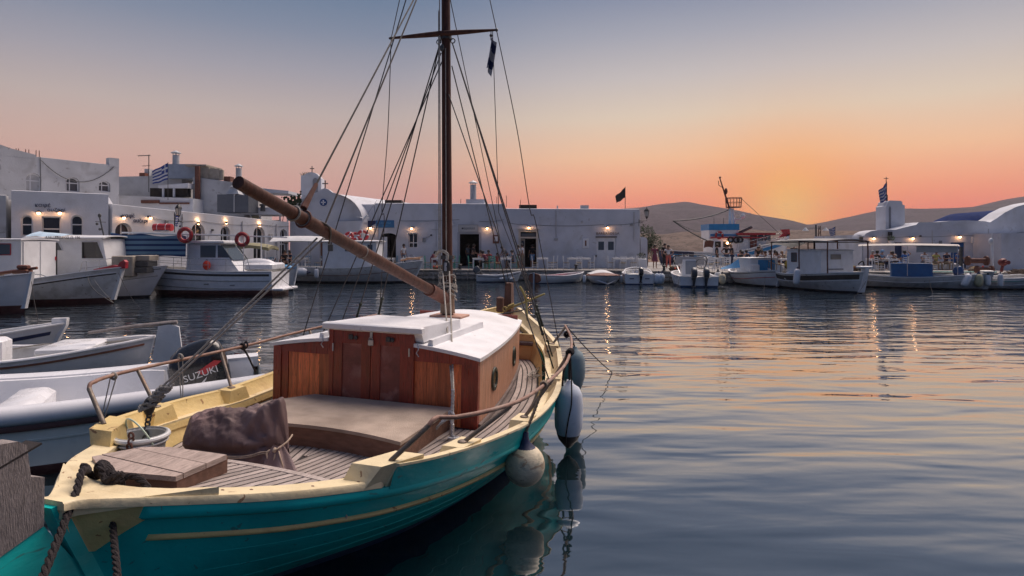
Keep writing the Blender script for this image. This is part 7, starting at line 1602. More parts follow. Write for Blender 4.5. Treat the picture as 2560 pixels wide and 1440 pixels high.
def person_meshes(pose, legs):
    key = (pose, legs)
    if key in BASES: return BASES[key]
    J = POSES[pose]; V, E, R = [], [], []
    def add(p, r, par=None):
        V.append(tuple(p)); R.append(r)
        if par is not None: E.append((par, len(V)-1))
        return len(V)-1
    L = lambda a, b, t: tuple(lerp(x, y, t) for x, y in zip(a, b))
    pel = add(J['pel'], .115); sp = add(J['sp'], .11, pel); ch = add(J['ch'], .125, sp); ub = add(L(J['ch'], J['nk'], .55), .10, ch); nk = add(J['nk'], .052, ub)
    h0 = add(L(J['nk'], J['hd'], .55), .07, nk); h1 = add(J['hd'], .088, h0); h2 = add(tuple(Vector(J['hd'])+Vector((0, -.01, .08))), .062, h1)
    arms = []
    for sd in (1, -1):
        f = (lambda p: p) if sd > 0 else mir
        hip = (J['pel'][0]+.095, J['pel'][1], J['pel'][2]-.05); a = add(f(hip), .085, pel); m_ = add(f(L(hip, J['kn'], .5)), .072, a); k = add(f(J['kn']), .055, m_); c = add(f(L(J['kn'], J['an'], .4)), .05, k); an = add(f(J['an']), .036, c); add(f(J['to']), .03, an)
        el, wr = (J['el2'], J['wr2']) if (sd > 0 and 'el2' in J) else (J['el'], J['wr'])
        shp = (.175, J['ch'][1]*.4+J['nk'][1]*.6-.01, lerp(J['ch'][2], J['nk'][2], .55)); s_ = add(f(shp), .058, ub); e = add(f(el), .040, s_); w = add(f(wr), .027, e)
        d = (Vector(wr)-Vector(el)).normalized(); hp = Vector(wr)+d*.07; add(f(tuple(hp)), .030, w); arms.append((f(shp), f(el), f(wr), d if sd > 0 else Vector(mir(d)), Vector(f(tuple(hp)))))
    vs, fs = skin_mesh(V, E, R, 1); mb = MB(); mb._add(vs, fs)
    for (s_, e, w, d, hp) in arms:      # five fingers, slightly curled
        a = d.orthogonal().normalized(); b = d.cross(a)
        for k, (o, ln) in enumerate(((-.026, .062), (-.009, .074), (.009, .078), (.026, .066))): mb.tube([hp+a*o+d*.01, hp+a*o+d*ln*.6+b*.006, hp+a*o+d*ln+b*.022], [.0095, .0085, .006], 5)
        mb.tube([hp+a*.028-d*.03, hp+a*.055+d*.0, hp+a*.058+d*.03+b*.01], [.011, .009, .007], 5)
    hd = Vector(J['hd']); mb.ell(hd+Vector((0, .090, -.005)), (.014, .022, .022), 6, 5); mb.ell(hd+Vector((0, .082, -.045)), (.024, .010, .007), 6, 4)
    for sd in (1, -1): mb.ell(hd+Vector((sd*.088, .0, .0)), (.012, .024, .032), 6, 5)
    mb.cur = 1
    for sd in (1, -1): mb.ell(hd+Vector((sd*.032, .080, .018)), (.012, .008, .008), 6, 4)
    mb.cur = 0
    body = mb.mesh('person_body', [SKINM, EYEM], 80)
    # clothing: shells grown on the same joints
    V, E, R = [], [], []
    p = add(L(J['pel'], J['sp'], .1), .128); q = add(J['sp'], .128, p); c = add(J['ch'], .142, q); u = add(L(J['ch'], J['nk'], .55), .108, c)
    for (s_, e, w, d, hp) in arms: a = add(s_, .074, u); add(L(s_, e, .55), .062, a)
    vs, fs = skin_mesh(V, E, R, 1); mb = MB(); mb._add(vs, fs); shirt = mb.mesh('shirt', CLO['white'], 80)
    V, E, R = [], [], []
    p = add(L(J['pel'], J['sp'], .15), .128)
    for sd in (1, -1):
        f = (lambda p: p) if sd > 0 else mir
        hip = (J['pel'][0]+.095, J['pel'][1], J['pel'][2]-.05); a = add(f(hip), .102, p); m_ = add(f(L(hip, J['kn'], .5)), .09, a); k = add(f(L(hip, J['kn'], .92)), .078 if legs != 'long' else .068, m_)
        if legs == 'long': c = add(f(L(J['kn'], J['an'], .4)), .063, k); add(f(L(J['kn'], J['an'], .93)), .05, c)
    vs, fs = skin_mesh(V, E, R, 1); mb = MB(); mb._add(vs, fs)
    if legs == 'skirt':
        mb = MB(); P0 = Vector(J['pel'])+Vector((0, 0, .10)); P1 = Vector((0, J['kn'][1]*.8, J['kn'][2]+.02)); sit = J['pel'][2] < .7
        mb.loft([[P0.lerp(P1, t)+(Vector((cos(a)*lerp(.15, .24, t), sin(a)*lerp(.13, .17, t), 0)) if not sit else Vector((cos(a)*lerp(.17, .22, t), 0, sin(a)*lerp(.15, .11, t)))) for a in fr(0, 2*pi*15/16, 15)] for t in fr(0, 1, 6)], True, True)
    pants = mb.mesh('trousers', CLO['navy'], 80)
    BASES[key] = (body, shirt, pants, hd); return BASES[key]
HAIRS = {}
def hair_mesh(style):
    if style in HAIRS: return HAIRS[style]
    mb = MB()
    def cap(u, v):
        th = v*2*pi; lo = .25 if style == 'bald' else (-.15 if sin(th) > .45 else (-.95 if style != 'long' else -1.25)); ph = lerp(pi/2, 0, u) if lo > 0 else lerp(pi/2, max(lo, -1.0)*.9, u)
        r = 1.13+.04*noise.noise(Vector((th*2, u*4, 1)))
        return (.092*r*cos(ph)*cos(th), -.008+.098*r*cos(ph)*sin(th), .028+.105*r*sin(ph)-(.10*u*u if style == 'long' and sin(th) < .3 else 0))
    mb.grid(cap, 8, 18)
    if style == 'long': mb.ell((0, -.075, -.09), (.095, .05, .16), 12, 8)
    if style == 'bun': mb.ell((0, -.10, .08), (.05, .05, .05), 10, 8)
    if style == 'cap': mb.lathe([(.125, .055), (.13, .062), (.118, .12), (.06, .165), (.01, .17)], (0, -.0, 0), 16); mb.bb((0, .13, .055), (.16, .12, .014), .005)
    HAIRS[style] = mb.mesh('hair', HAIRD, 80); return HAIRS[style]
NP = [0]
def person(label, pose, x, y, face, shirt='white', pants='navy', legs='short', hair='short', hc=None, z=None, s=1.0, group='people on the quay'):
    """face: direction (dx, dy) the person faces"""
    b, sh, pa, hd = person_meshes(pose, legs)
    t = thing('person', label, 'person', (x, y, QZ if z is None else z), atan2(-face[0], face[1]), group); t.scale = (s,)*3
    def ch(name, me, m):
        o = bpy.data.objects.new(name, me); C.objects.link(o); o.parent = t
        if m: o.material_slots[0].link = 'OBJECT'; o.material_slots[0].material = m
        return o
    ch('body', b, None); ch('shirt', sh, CLO[shirt]); ch('skirt' if legs == 'skirt' else 'trousers', pa, CLO[pants])
    h = ch('hat' if hair == 'cap' else 'hair', hair_mesh(hair), hc or (CLO['white'] if hair == 'cap' else HAIRD)); h.location = hd
    return t

# ------------------------------------------------------------------ taverna chairs and tables
def proto_chair(m, seatm):
    t = thing('taverna_chair', '', 'chair', (0, 0, -50)); w, d = .19, .19
    mb = MB(); mb.bb((0, 0, .435), (.42, .40, .035), .012); mb.build('seat', seatm, t)
    for sx in (-1, 1):
        mb = MB(); mb.tube([(sx*w, d, .0), (sx*w, d, .45)], .021, 4); mb.build('leg', m, t)
        mb = MB(); mb.tube([(sx*w, -d-.02, .0), (sx*w, -d, .45), (sx*w, -d-.05, .92)], .021, 4); mb.build('leg', m, t)
    for z in (.60, .73, .86):
        mb = MB(); mb.box((0, -d-.018-(z-.45)*.1, z), (2*w, .018, .055)); mb.build('slat', m, t)
    mb = MB()
    for z in (.16, .28):
        for sx in (-1, 1): mb.tube([(sx*w, d, z), (sx*w, -d, z)], .012, 4)
        mb.tube([(-w, d, z), (w, d, z)], .012, 4); mb.tube([(-w, -d, z), (w, -d, z)], .012, 4)
    mb.build('rungs', m, t, 0); return t
def proto_table(m, top, L=.8, W=.8):
    t = thing('taverna_table', '', 'table', (0, 0, -50))
    mb = MB(); mb.bb((0, 0, .745), (L, W, .03), .008); mb.build('tabletop', top, t)
    mb = MB(); mb.box((0, 0, .68), (L-.1, W-.1, .09)); mb.build('apron', m, t)
    for sx in (-1, 1):
        for sy in (-1, 1): mb = MB(); mb.box((sx*(L/2-.06), sy*(W/2-.06), .36), (.065, .065, .72)); mb.build('leg', m, t)
    return t
STRAW = mat('rush_seat', (.30, .22, .12), .9, .2, 20, .4, 90)
CH = {'white': proto_chair(M_WHITE, STRAW), 'mint': proto_chair(M_GREEN, STRAW), 'blue': proto_chair(mat('pale_blue_paint', (.10, .24, .36), .5, .12, 5), STRAW)}
TB = {'white': proto_table(M_WHITE, M_WHITE)}
USED = set()
def place(proto, x, y, face, label, group, z=QZ):
    rz = atan2(-face[0], face[1])
    if proto.name not in USED:
        USED.add(proto.name); proto.location = (x, y, z); proto.rotation_euler = (0, 0, rz); proto['label'] = label; proto['group'] = group; return proto
    t = copy_thing(proto, (x, y, z), rz, label); t['group'] = group; return t
GP, GC, GTB = 'people on the quay', 'chairs on the quay terrace', 'tables on the quay terrace'
def setting(t, what, n, where, x, y, z=QZ+.762):
    rnd = random.Random(int(x*100)+n); seen = {}
    def lab_(base):
        seen[base] = seen.get(base, 0)+1; k = seen[base]
        return base if k == 1 else base.replace('standing on', 'also on').replace('lying on', 'also on') if k == 2 else base.replace('standing on', 'further on').replace('lying on', 'further on')
    for i in range(n):
        k = i % 3; px, py = x+rnd.uniform(-.3, .3), y+rnd.uniform(-.3, .3)
        if k == 0: o = thing('drinking_glass', lab_('clear drinking glass standing on the '+where), 'glass', (px, py, z), 0, 'tableware on the terrace'); mb = MB(); mb.lathe([(.028, 0), (.036, .13), (.033, .13), (.024, .008)], (0, 0, 0), 10); mb.build('glass_body', mat('clear_glass', (.5, .52, .54), .12, .05, 4, 0, spec=.9), o)
        elif k == 1: o = thing('plate', lab_('white plate lying on the '+where), 'plate', (px, py, z), 0, 'tableware on the terrace'); mb = MB(); mb.lathe([(.07, .0), (.125, .018), (.12, .022), (.07, .008), (.005, .008)], (0, 0, 0), 16); mb.build('plate_body', M_WHITE, o)
        else: o = thing('bottle', lab_('small bottle standing on the '+where), 'bottle', (px, py, z), 0, 'tableware on the terrace'); mb = MB(); mb.lathe([(.035, 0), (.035, .15), (.013, .2), (.013, .26), (.004, .26)], (0, 0, 0), 10); mb.build('bottle_body', mat('water_bottle', (.35, .4, .45), .15, .05, 4, 0, spec=.8), o)
def terrace():
    P = lambda px, d: PX(px, d)
    W, Mi, Bl, T = CH['white'], CH['mint'], CH['blue'], TB['white']
    # --- taverna A
    for px, d, lab in ((1018, 43.3, 'white table in front of the small dark window'), (1044, 43.2, 'white table below the small window, nearer the seated woman'), (1094, 43.0, 'white table the long-haired woman leans on'), (1196, 43.0, 'white table in front of the open doorway'), (1265, 43.0, 'white table the seated man in grey leans on')):
        place(T, P(px, d), d, (0, 1), lab, GTB); setting(None, '', 4, lab, P(px, d), d)
    for px, d, f, lab in ((1070, 43.0, (1, 0), 'mint chair under the long-haired woman'), (1130, 43.3, (-1, 0), 'mint chair half hidden by the mast'), (1141, 43.9, (-1, 0), 'mint chair left of the open doorway'), (1179, 42.9, (1, 0), 'mint chair left of the table at the doorway'), (1217, 42.7, (-1, 0), 'mint chair with a red jacket side of the doorway table'), (1229, 42.9, (0, 1), 'mint chair with its back to the water between two tables'), (1245, 42.6, (1, 0), 'mint chair left of the table of the man in grey'), (1285, 43.0, (-1, 0), 'mint chair right of the table of the man in grey'), (1208, 44.0, (0, -1), 'mint chair on the wall side of the doorway table')):
        place(Mi, P(px, d), d, f, lab, GC)
    # --- taverna B
    for px, d, lab in ((1356, 43.1, 'white table right of the framed open doorway'), (1432, 43.2, 'left of two white tables below the menu case'), (1462, 43.2, 'right of two white tables below the menu case'), (1545, 43.2, 'white table in front of the double doors'), (1570, 43.2, 'white table nearest the planter')):
        place(T, P(px, d), d, (0, 1), lab, GTB); setting(None, '', 2, lab, P(px, d), d)
    for px, d, f, lab in ((1338, 42.8, (1, 0), 'white chair right beside the framed open doorway'), (1376, 43.0, (-1, 0), 'white chair right of the lone white table'), (1386, 43.6, (-1, 0), 'white chair standing apart towards the wall'), (1416, 43.0, (1, 0), 'white chair left of the paired tables'), (1447, 42.6, (0, 1), 'white chair between the paired tables with its back to the water'), (1478, 43.1, (-1, 0), 'white chair right of the paired tables'), (1527, 43.1, (1, 0), 'white chair left of the tables by the double doors'), (1557, 42.7, (0, 1), 'white chair between the tables by the double doors'), (1584, 43.0, (-1, 0), 'white chair nearest the planter')):
        place(W, P(px, d), d, f, lab, GC)
    # --- left terrace below the church
    for px, d, f, lab in ((742, 42.8, (1, 0), 'pale blue chair by the church corner'), (768, 43.2, (0, -1), 'pale blue chair facing the water left of the awning posts'), (796, 42.6, (-1, 0), 'pale blue chair beneath the caique awning'), (838, 43.0, (1, 0), 'pale blue chair right of the awning posts'), (664, 37.5, (0, -1), 'pale blue chair by the receding white wall'), (690, 39.0, (1, 0), 'pale blue chair near the patio heater'), (962, 43.4, (1, 0), 'pale blue chair before the left doorway'), (985, 43.6, (-1, 0), 'pale blue chair right of the left doorway')):
        place(Bl, P(px, d), d, f, lab, GC)
    for px, d, lab in ((755, 43.0, 'white table by the church corner'), (817, 43.0, 'white table beneath the caique awning'), (675, 38.6, 'white table by the receding white wall'), (973, 43.3, 'white table before the left doorway')):
        place(T, P(px, d), d, (0, 1), lab, GTB)
    person('person in a white t-shirt standing at the white table by the dark window', 'stand', P(1009, 44), 44.0, (.8, -.5), 'white', 'denim', 'long')
    person('long-haired person in plum top sitting with elbows on a white table', 'sitlean', P(1078, 43), 43.0, (1, 0), 'plum', 'plum', 'skirt', 'long')
    person('person in a black top with arm held out in the open doorway', 'serve', P(1182, 44.6), 44.6, (.9, -.3), 'black', 'black', 'long')
    person('person in grey standing inside the open doorway', 'stand', P(1170, 46), 46.0, (.6, -.4), 'grey', 'navy', 'long')
    person('bare-shouldered person sitting behind the doorway table', 'sit', P(1202, 43.9), 43.9, (.2, -1), 'coral', 'grey', 'short', 'bun')
    person('person in a dark red top sitting at the doorway table', 'sit', P(1222, 43.6), 43.6, (-.4, -1), 'red', 'navy', 'short', 'short')
    person('person in a dark top sitting with back half turned at the doorway table', 'sitlean', P(1216, 42.75), 42.75, (-1, .2), 'plum', 'black', 'long', 'bun')
    person('small person in a coral top sitting between the two tables', 'sit', P(1243, 44), 44.0, (.2, -1), 'coral', 'coral', 'short', 'short', s=.85)
    person('dark-haired person in grey leaning over the table', 'lean', P(1268, 44.2), 44.2, (-.9, -.4), 'grey', 'navy', 'long')
    person('bearded person in a grey t-shirt sitting at the table', 'sit', P(1281, 43.3), 43.3, (-1, 0), 'grey', 'navy', 'short')
    person('person in white shorts and shirt standing by the framed doorway', 'stand', P(1296, 43.4), 43.4, (-.8, -.3), 'white', 'white', 'short', 'short', s=.96)
    person('tall person in a white shirt with back to the framed doorway', 'stand', P(1306, 43.9), 43.9, (-.9, .1), 'white', 'khaki', 'short')
    person('person in black top and pale shorts standing in the framed doorway', 'stand', P(1331, 45.3), 45.3, (-.2, 1), 'black', 'lightblue', 'short')
    person('person sitting in the shade under the patio heater', 'sit', P(712, 42), 42.0, (.6, -1), 'black', 'black', 'long')
    person('second person sitting in the shade beside the church corner', 'sit', P(724, 42.5), 42.5, (-.5, -1), 'navy', 'black', 'long', 'long')
    h = thing('patio_heater', 'tall black patio heater by the church corner', 'patio heater', (P(715, 42.6), 42.6, QZ)); mb = MB(); mb.tube([(0, 0, 0), (0, 0, 1.9)], .04, 8); mb.lathe([(.22, 0), (.22, .5), (.05, .55)], (0, 0, 0), 12); mb.build('post', M_BLACK, h); mb = MB(); mb.lathe([(.12, 1.75), (.14, 2.02), (.42, 2.05), (.40, 2.09), (.02, 2.18)], (0, 0, 0), 16); mb.build('hood', M_BLACK, h)
    # --- by the corner: strollers
    person('person in a plum flowered dress standing at the corner of the white row', 'stand', P(1637, 43.4), 43.4, (.1, -1), 'plum', 'plum', 'skirt', 'short', s=.97)
    person('person in a white blouse and long coral trousers standing at the quay edge', 'akimbo', P(1671, 43.2), 43.2, (-.2, -1), 'white', 'coral', 'long', 'bun', s=.96)
    person('person in black standing behind the coral trousers', 'stand', P(1662, 44.6), 44.6, (.3, -1), 'black', 'black', 'long', 'short', s=1.03)
    # --- crowd on the right
    tabs = [(1712, 48), (1745, 46), (1778, 44), (1762, 50), (1800, 47), (1832, 45), (1852, 42.5), (1880, 46), (1905, 43), (1935, 45), (1960, 42)]
    for i, (px, d) in enumerate(tabs):
        lab = ['white table farthest left of the crowded terrace', 'white table set with glasses left of the red-haired waitress', 'white table nearest the bow of the blue-doored caique', 'white table close to the trawler stern', 'white table in front of the red-haired waitress', 'white table where the group in black sits', 'white table above the blue cabin door', 'white table behind the white ladder stand', 'white table right of the blue cabin door', 'white table near the two long-haired diners', 'white table next to the standing waiter'][i]
        place(T, P(px, d), d, (0, 1), lab, GTB); setting(None, '', 6, lab, P(px, d), d)
    for px, d, f, lab in ((1776, 39.8, (0, 1), 'white chair with its back to the water behind the twin motors'), (1816, 39.9, (0, 1), 'white chair with its back to the water left of the blue-doored cabin'), (1722, 47, (1, 0), 'white chair at the farthest left crowded table'), (1758, 44.8, (0, 1), 'white chair left of the waitress table'), (1792, 43.2, (-1, 0), 'white chair just above the caique bow'), (1922, 41.4, (0, 1), 'white chair right of the blue cabin door'), (1948, 41, (1, 0), 'white chair by the standing waiter'), (1692, 47.5, (1, 0), 'white chair beyond the coral trousers')):
        place(W, P(px, d), d, f, lab, GC)
    st = thing('ladder_stand', 'white A-frame ladder stand on the quay right of the blue cabin door', 'stand', (P(1926, 39.6), 39.6, QZ)); mb = MB()
    for sx in (-1, 1): mb.tube([(sx*.26, 0, 0), (sx*.14, .02, 1.15)], .03, 4); mb.tube([(sx*.26, .4, 0), (sx*.14, .06, 1.15)], .03, 4)
    mb.build('rail', M_WHITE, st)
    for k in range(4): mb = MB(); mb.box((0, .01, .22+.25*k), (.46-.055*k, .1, .03)); mb.build('step', M_WHITE, st)
    ppl = [('person in black t-shirt standing left among the tables', 'stand', 1792, 45, (.8, -.2), 'black', 'black', 'long', 'short', HAIRD), ('person with arms on hips and a dark vest behind the tables', 'akimbo', 1816, 46.5, (.1, -1), 'black', 'denim', 'long', 'bun', HAIRD), ('red-haired person in black standing and serving', 'serve', 1830, 43.2, (-.9, .1), 'black', 'navy', 'long', 'long', HAIRL),
      ('seated person in black bending low at the table', 'sitlean', 1846, 42.6, (1, 0), 'black', 'black', 'long', 'short', HAIRD), ('seated person in a pale top behind the bending diner', 'sit', 1851, 45.6, (.2, -1), 'coral', 'grey', 'short', 'bun', HAIRD), ('dark-haired person sitting mid-terrace facing the trawler', 'sit', 1866, 44.6, (.3, 1), 'navy', 'navy', 'long', 'short', HAIRD),
      ('broad person in black standing and leaning over a table', 'lean', 1896, 44.8, (-.4, -1), 'black', 'black', 'long', 'short', HAIRD), ('bald person visible beyond the broad waiter', 'stand', 1899, 49, (0, -1), 'grey', 'navy', 'long', 'bald', HAIRG), ('person in white sitting left of the ladder stand', 'sit', 1904, 42.6, (.5, -.8), 'white', 'navy', 'short', 'short', HAIRD),
      ('person in white sitting behind the ladder stand', 'sitlean', 1916, 43, (-.6, -.8), 'white', 'navy', 'short', 'short', HAIRD), ('small person in white beside the ladder stand', 'sit', 1926, 42.6, (-.8, -.4), 'white', 'red', 'short', 'short', HAIRD), ('long-haired person with back turned at the right tables', 'sit', 1938, 43.2, (.2, 1), 'white', 'navy', 'long', 'long', HAIRD),
      ('long-haired person in white leaning on the right table', 'sitlean', 1949, 42.4, (-.9, -.3), 'white', 'plum', 'short', 'long', HAIRD), ('auburn-haired person sitting nearest the waiter', 'sitlean', 1965, 42, (-1, .1), 'khaki', 'navy', 'short', 'short', HAIRL), ('waiter in black standing upright against the glow', 'stand', 1985, 43, (-.2, -1), 'black', 'black', 'long', 'short', HAIRD)]
    for lab, po, px, d, f, a, b, lg, ha, hc in ppl: person(lab.replace('waiter', 'person'), po, P(px, d), d, f, a, b, lg, ha, hc)
    # --- chapel terrace
    for lab, po, px, d, f, a, b, lg, ha, hc in (('person in pale red sitting left under the caique awning', 'sit', 2180, 41, (.6, -.6), 'coral', 'navy', 'short', 'short', HAIRG), ('person in black sitting under the caique awning', 'sit', 2192, 40.4, (.8, .2), 'black', 'black', 'long', 'short', HAIRD), ('person with a blue headscarf at the chapel tables', 'sit', 2204, 42, (.4, -.9), 'lightblue', 'navy', 'long', 'cap', CLO['lightblue']), ('auburn-haired person in white at the chapel tables', 'sitlean', 2218, 40.6, (1, -.2), 'white', 'navy', 'short', 'short', HAIRL),
      ('person in grey drinking at the chapel tables', 'sitlean', 2238, 40.6, (-.9, -.4), 'grey', 'navy', 'short', 'short', HAIRD), ('person in a royal blue t-shirt with a hand behind the head', 'armup', 2262, 39.2, (-.2, 1), 'blue', 'blue', 'long', 'short', HAIRD), ('elderly person in a pale shirt sitting against the chapel wall', 'sit', 2311, 41.4, (-.1, -1), 'white', 'grey', 'long', 'bald', HAIRG), ('elderly person in a yellow polo shirt sitting against the chapel wall', 'sit', 2340, 41.2, (0, -1), 'yellow', 'khaki', 'long', 'bald', HAIRG),
      ('person in a dark navy shirt sitting against the chapel wall', 'sit', 2366, 41, (.1, -1), 'navy', 'khaki', 'long', 'short', HAIRG), ('person in a bright blue shirt and cap sitting by the blue door', 'sit', 2398, 41, (-.1, -1), 'blue', 'navy', 'long', 'cap', CLO['white'])):
        person(lab, po, P(px, d), d, f, a, b, lg, ha, hc)
    for px, d, f, lab in ((2258, 39.0, (-.2, 1), 'white chair under the person in royal blue'), (2310, 39.2, (-1, 0), 'white chair in front of the pale-shirted elder'), (2330, 39.0, (1, .2), 'white chair in front of the yellow polo shirt'), (2199, 39.8, (1, 0), 'white chair under the awning of the canopy caique')): place(W, P(px, d), d, f, lab, GC)
    for px, d, lab in ((2228, 40.6, 'white table of the chapel group'), (2186, 40.9, 'white table beside the black-clad diner at the chapel')): place(T, P(px, d), d, (0, 1), lab, GTB)
    for i, px in enumerate((2320, 2348, 2376, 2400)):
        b = thing('stone_seat', ['whitewashed stone seat under the pale-shirted elder', 'whitewashed stone seat under the yellow polo shirt', 'whitewashed stone seat under the navy shirt', 'whitewashed stone seat by the blue door'][i], 'seat', (P(px, 41.3), 41.4, QZ), 0, 'stone seats along the chapel wall'); mb = MB(); mb.bb((0, 0, .22), (.62, .5, .44), .06); mb.build('seat_block', W_PLASTER, b)
terrace()
def right_boats():
    GRB = GR
    # dinghy with tilted outboard
    r = boat_at('dinghy', 'small white dinghy with a dark outboard tilted up below the mint chairs', 'boat', PX(1248, 39.4), 39.4, 1, -.03, GRB)
    H = make_boat(r, 2.85, 1.25, .46, .42, .66, M_GEL, M_NAVY, double=False, boot=.06, capm=M_GEL, strake=[(.08, M_DARKM)], deck_drop=.22, rb=.4, n=22)
    mb = MB(); mb.bb((0, -.2, .33), (.95, .22, .04), .01); mb.build('thwart', M_BLUE, r)
    outboard('small dark outboard tilted up on the white dinghy', (PX(1196, 39.4), 39.4, .58), radians(-90), .82, mat('slate_cowl', (.05, .06, .075), .4, .1, 6), radians(-32))
    for x in (1253, 1280): fender('tiny white fender on the dinghy side, '+('amidships' if x < 1260 else 'nearer its bow'), (PX(x, 38.7), 38.72, .24), .08, .3, M_GEL, M_NAVY, (0, radians(80), 0), 'dinghy fenders')
    # brown transomed boats
    BR = mat('brown_hull_paint', (.13, .035, .02), .5, .2, 5)
    r = boat_at('rowing_boat', 'white rowing boat showing a rounded brown stern with a pale centre post', 'boat', PX(1400, 38.6), 38.7, .86, .5, GRB)
    H = make_boat(r, 3.7, 1.5, .52, .44, .62, M_WHITE, M_NAVY, double=False, stern_w=.78, boot=.05, capm=M_WHITE, deck_drop=.2, rb=.4, n=22)
    mb = MB(); w = .66; mb.prism([(-w, .20), (-w*.6, .06), (0, .02), (w*.6, .06), (w, .20), (w*1.0, .42), (w*.8, .56), (0, .62), (-w*.8, .56), (-w, .42)], 0, .05, XZ, (0, -1.84, 0)); mb.build('brown_transom', BR, r, 30)
    mb = MB(); mb.box((0, -1.93, .22), (.12, .06, .9)); mb.build('stern_post', mat('pale_grey_blue_paint'), r)
    mb = MB(); mb.bb((0, .2, .3), (1.2, 1.4, .1), .03); mb.build('red_canvas', M_RED, r)
    r = boat_at('rowing_boat', 'white boat with a dark red triangular foredeck facing the water', 'boat', PX(1507, 38.4), 38.3, .0, -1, GRB)
    H = make_boat(r, 3.9, 1.95, .5, .46, .52, M_WHITE, M_NAVY, boot=.05, capm=mat('varnished_brown'), deck_drop=None, rb=.9, n=24)
    mb = MB(); mb.grid(lambda u_, v: (lerp(-1, 1, u_)*max(H.half(lerp(.2, 1.9, v), .44)-.03, .01), H.yy(lerp(.2, 1.9, v), .5), .50+.13*(1-(2*u_-1)**2)*(1-v)+.02), 10, 12); mb.build('foredeck', BR, r, 60)
    mb = MB()
    for sd in (-1, 1): mb.tube([(sd*.95, .35, .40), (sd*.6, 1.2, .25), (0.02*sd, 1.93, .06)], .035, 6)
    mb.build('bow_strake', M_WHITE, r, 60)
    mb = MB(); mb.grid(lambda u_, v: (lerp(-.8, .8, u_), lerp(-1.6, .1, v), .55+.25*sin(u_*pi)*sin(v*2.2+.5)), 10, 8); mb.build('white_cover', M_CANVAS, r, 60)
    fender('small white fender right of the red foredeck', (PX(1553, 37.6), 37.6, .3), .10, .5, M_GEL, M_NAVY, (0, 0, 0)); fender('small white fender left of the red foredeck', (PX(1461, 37.6), 37.6, .3), .10, .5, M_GEL, M_NAVY)
    # white speedboat, single outboard
    r = boat_at('speedboat', 'low white speedboat with a single dark outboard seen from astern', 'boat', PX(1600, 37.4), 38.3, .12, 1, GRB)
    H = make_boat(r, 3.6, 1.75, .62, .6, .75, M_GEL, M_NAVY, double=False, stern_w=.95, boot=.07, capm=M_GEL, strake=[(.1, M_NAVY)], deck_drop=.2, rb=.8, n=22, full=.85)
    for x in (-.45, .45): mb = MB(); mb.box((x, -1.81, .36), (.26, .03, .05)); mb.build('transom_slot', M_NAVY, r)
    mb = MB(); mb.tube(wob([(-.8, -1.3, .66), (-.7, .2, .85), (0, .9, .95), (.7, .2, .85), (.8, -1.3, .66)], 0), .03, 6); mb.build('hoop_rail', M_WHITE, r)
    outboard('dark outboard tilted on the low white speedboat', (PX(1601, 36.5), 36.35, .62), radians(-5), .80, M_BLACKG, radians(-28))
    for i, px in enumerate((1643, 1652)): fender(['fat pale fender right of the low speedboat', 'second pale fender nearer the twin motors'][i], (PX(px, 36.6), 36.6, .35), .22, .7, mat('pale_blue_fender'), M_NAVY, (0, .2, 0))
    # twin outboard boat
    r = boat_at('motor_boat', 'white motor boat with two dark outboards, glazed cuddy and hoop rail seen from astern', 'boat', PX(1731, 36), 36.2, .10, 1, GRB)
    H = make_boat(r, 4.6, 2.15, .60, .62, .80, M_GEL, mat('blue_bottom_paint'), double=False, stern_w=.95, boot=.12, capm=M_GEL, deck_drop=.25, rb=.9, n=24, full=.85)
    mb = MB(); mb.hexa([(-.5, .2, .5), (.35, .2, .5), (.35, 1.1, .5), (-.5, 1.1, .5), (-.45, .25, 1.5), (.3, .25, 1.5), (.3, 1.0, 1.5), (-.45, 1.0, 1.5)]); c = mb.build('cuddy', M_GEL, r)
    mb = MB(); mb.box((0.0, .21, 1.03), (.6, .03, .8)); mb.build('cuddy_door', mat('grey_door', (.22, .25, .3), .6, .1, 3), c)
    mb = MB(); pts = [(-.85, .6, 1.2), (-.85, .5, 1.70), (.85, .5, 1.70), (.95, .6, 1.1)]; mb.tube(wob(pts, 0), .03, 6); mb.build('screen_frame', M_BLACK, r)
    mb = MB(); mb._add([(-.82, .55, 1.25), (.85, .55, 1.2), (.82, .5, 1.67), (-.82, .5, 1.67)], [(0, 1, 2, 3)]); mb.build('windscreen', mat('bright_screen', (.4, .38, .38), .2, .05, 4), r, 0)
    mb = MB(); mb.torus((.62, .3, 1.25), .30, .02, 20, 6, XZ); mb.build('stowed_hoop', M_DARKM, r)
    for x, px in ((-.42, 0), (.25, 0)):
        outboard('left of the two dark outboards on the glazed motor boat' if x < 0 else 'right of the two dark outboards on the glazed motor boat', (PX(1731, 36)+x-.15, 33.75, .62), radians(-8), .92, mat('slate_cowl'), radians(-22))
    mb = MB(); mb.tube([(-.95, -1.8, .75), (-1.0, -1.2, 1.1), (-.85, .3, 1.2)], .025, 6); mb.build('side_rail', M_STEEL, r)
    fender('grey fender cluster ball between the motor boat and blue caique', (PX(1795, 35), 35.0, .55), .22, .6, M_WHITEW, M_DARKM); fender('tan fender hanging left of the blue-doored caique', (PX(1806, 34.6), 34.6, .45), .18, .6, mat('scuffed_fender'), M_DARKM)
    # caique with bright blue door
    r = boat_at('caique', 'white caique with a bright blue cabin door and white stem facing the water', 'boat', PX(1893, 36.5), 36.6, .08, -1, GRB)
    H = make_boat(r, 5.6, 2.5, .85, .72, .95, M_WHITE, M_ANTIB, boot=.10, strake=[(.07, M_DARKM), (.36, M_RED)], stem=(1.25, M_WHITE, .14), deck_drop=.25, rb=.5, n=32)
    c = cabin_box(r, -.72, .95, -.6, 1.15, .5, 1.56, M_WHITE, over=.03, camber=.02)
    mb = MB(); mb.bb((-.02, 1.165, 1.04), (1.0, .04, .92), .01); mb.build('cabin_door', M_LBLUE, r)
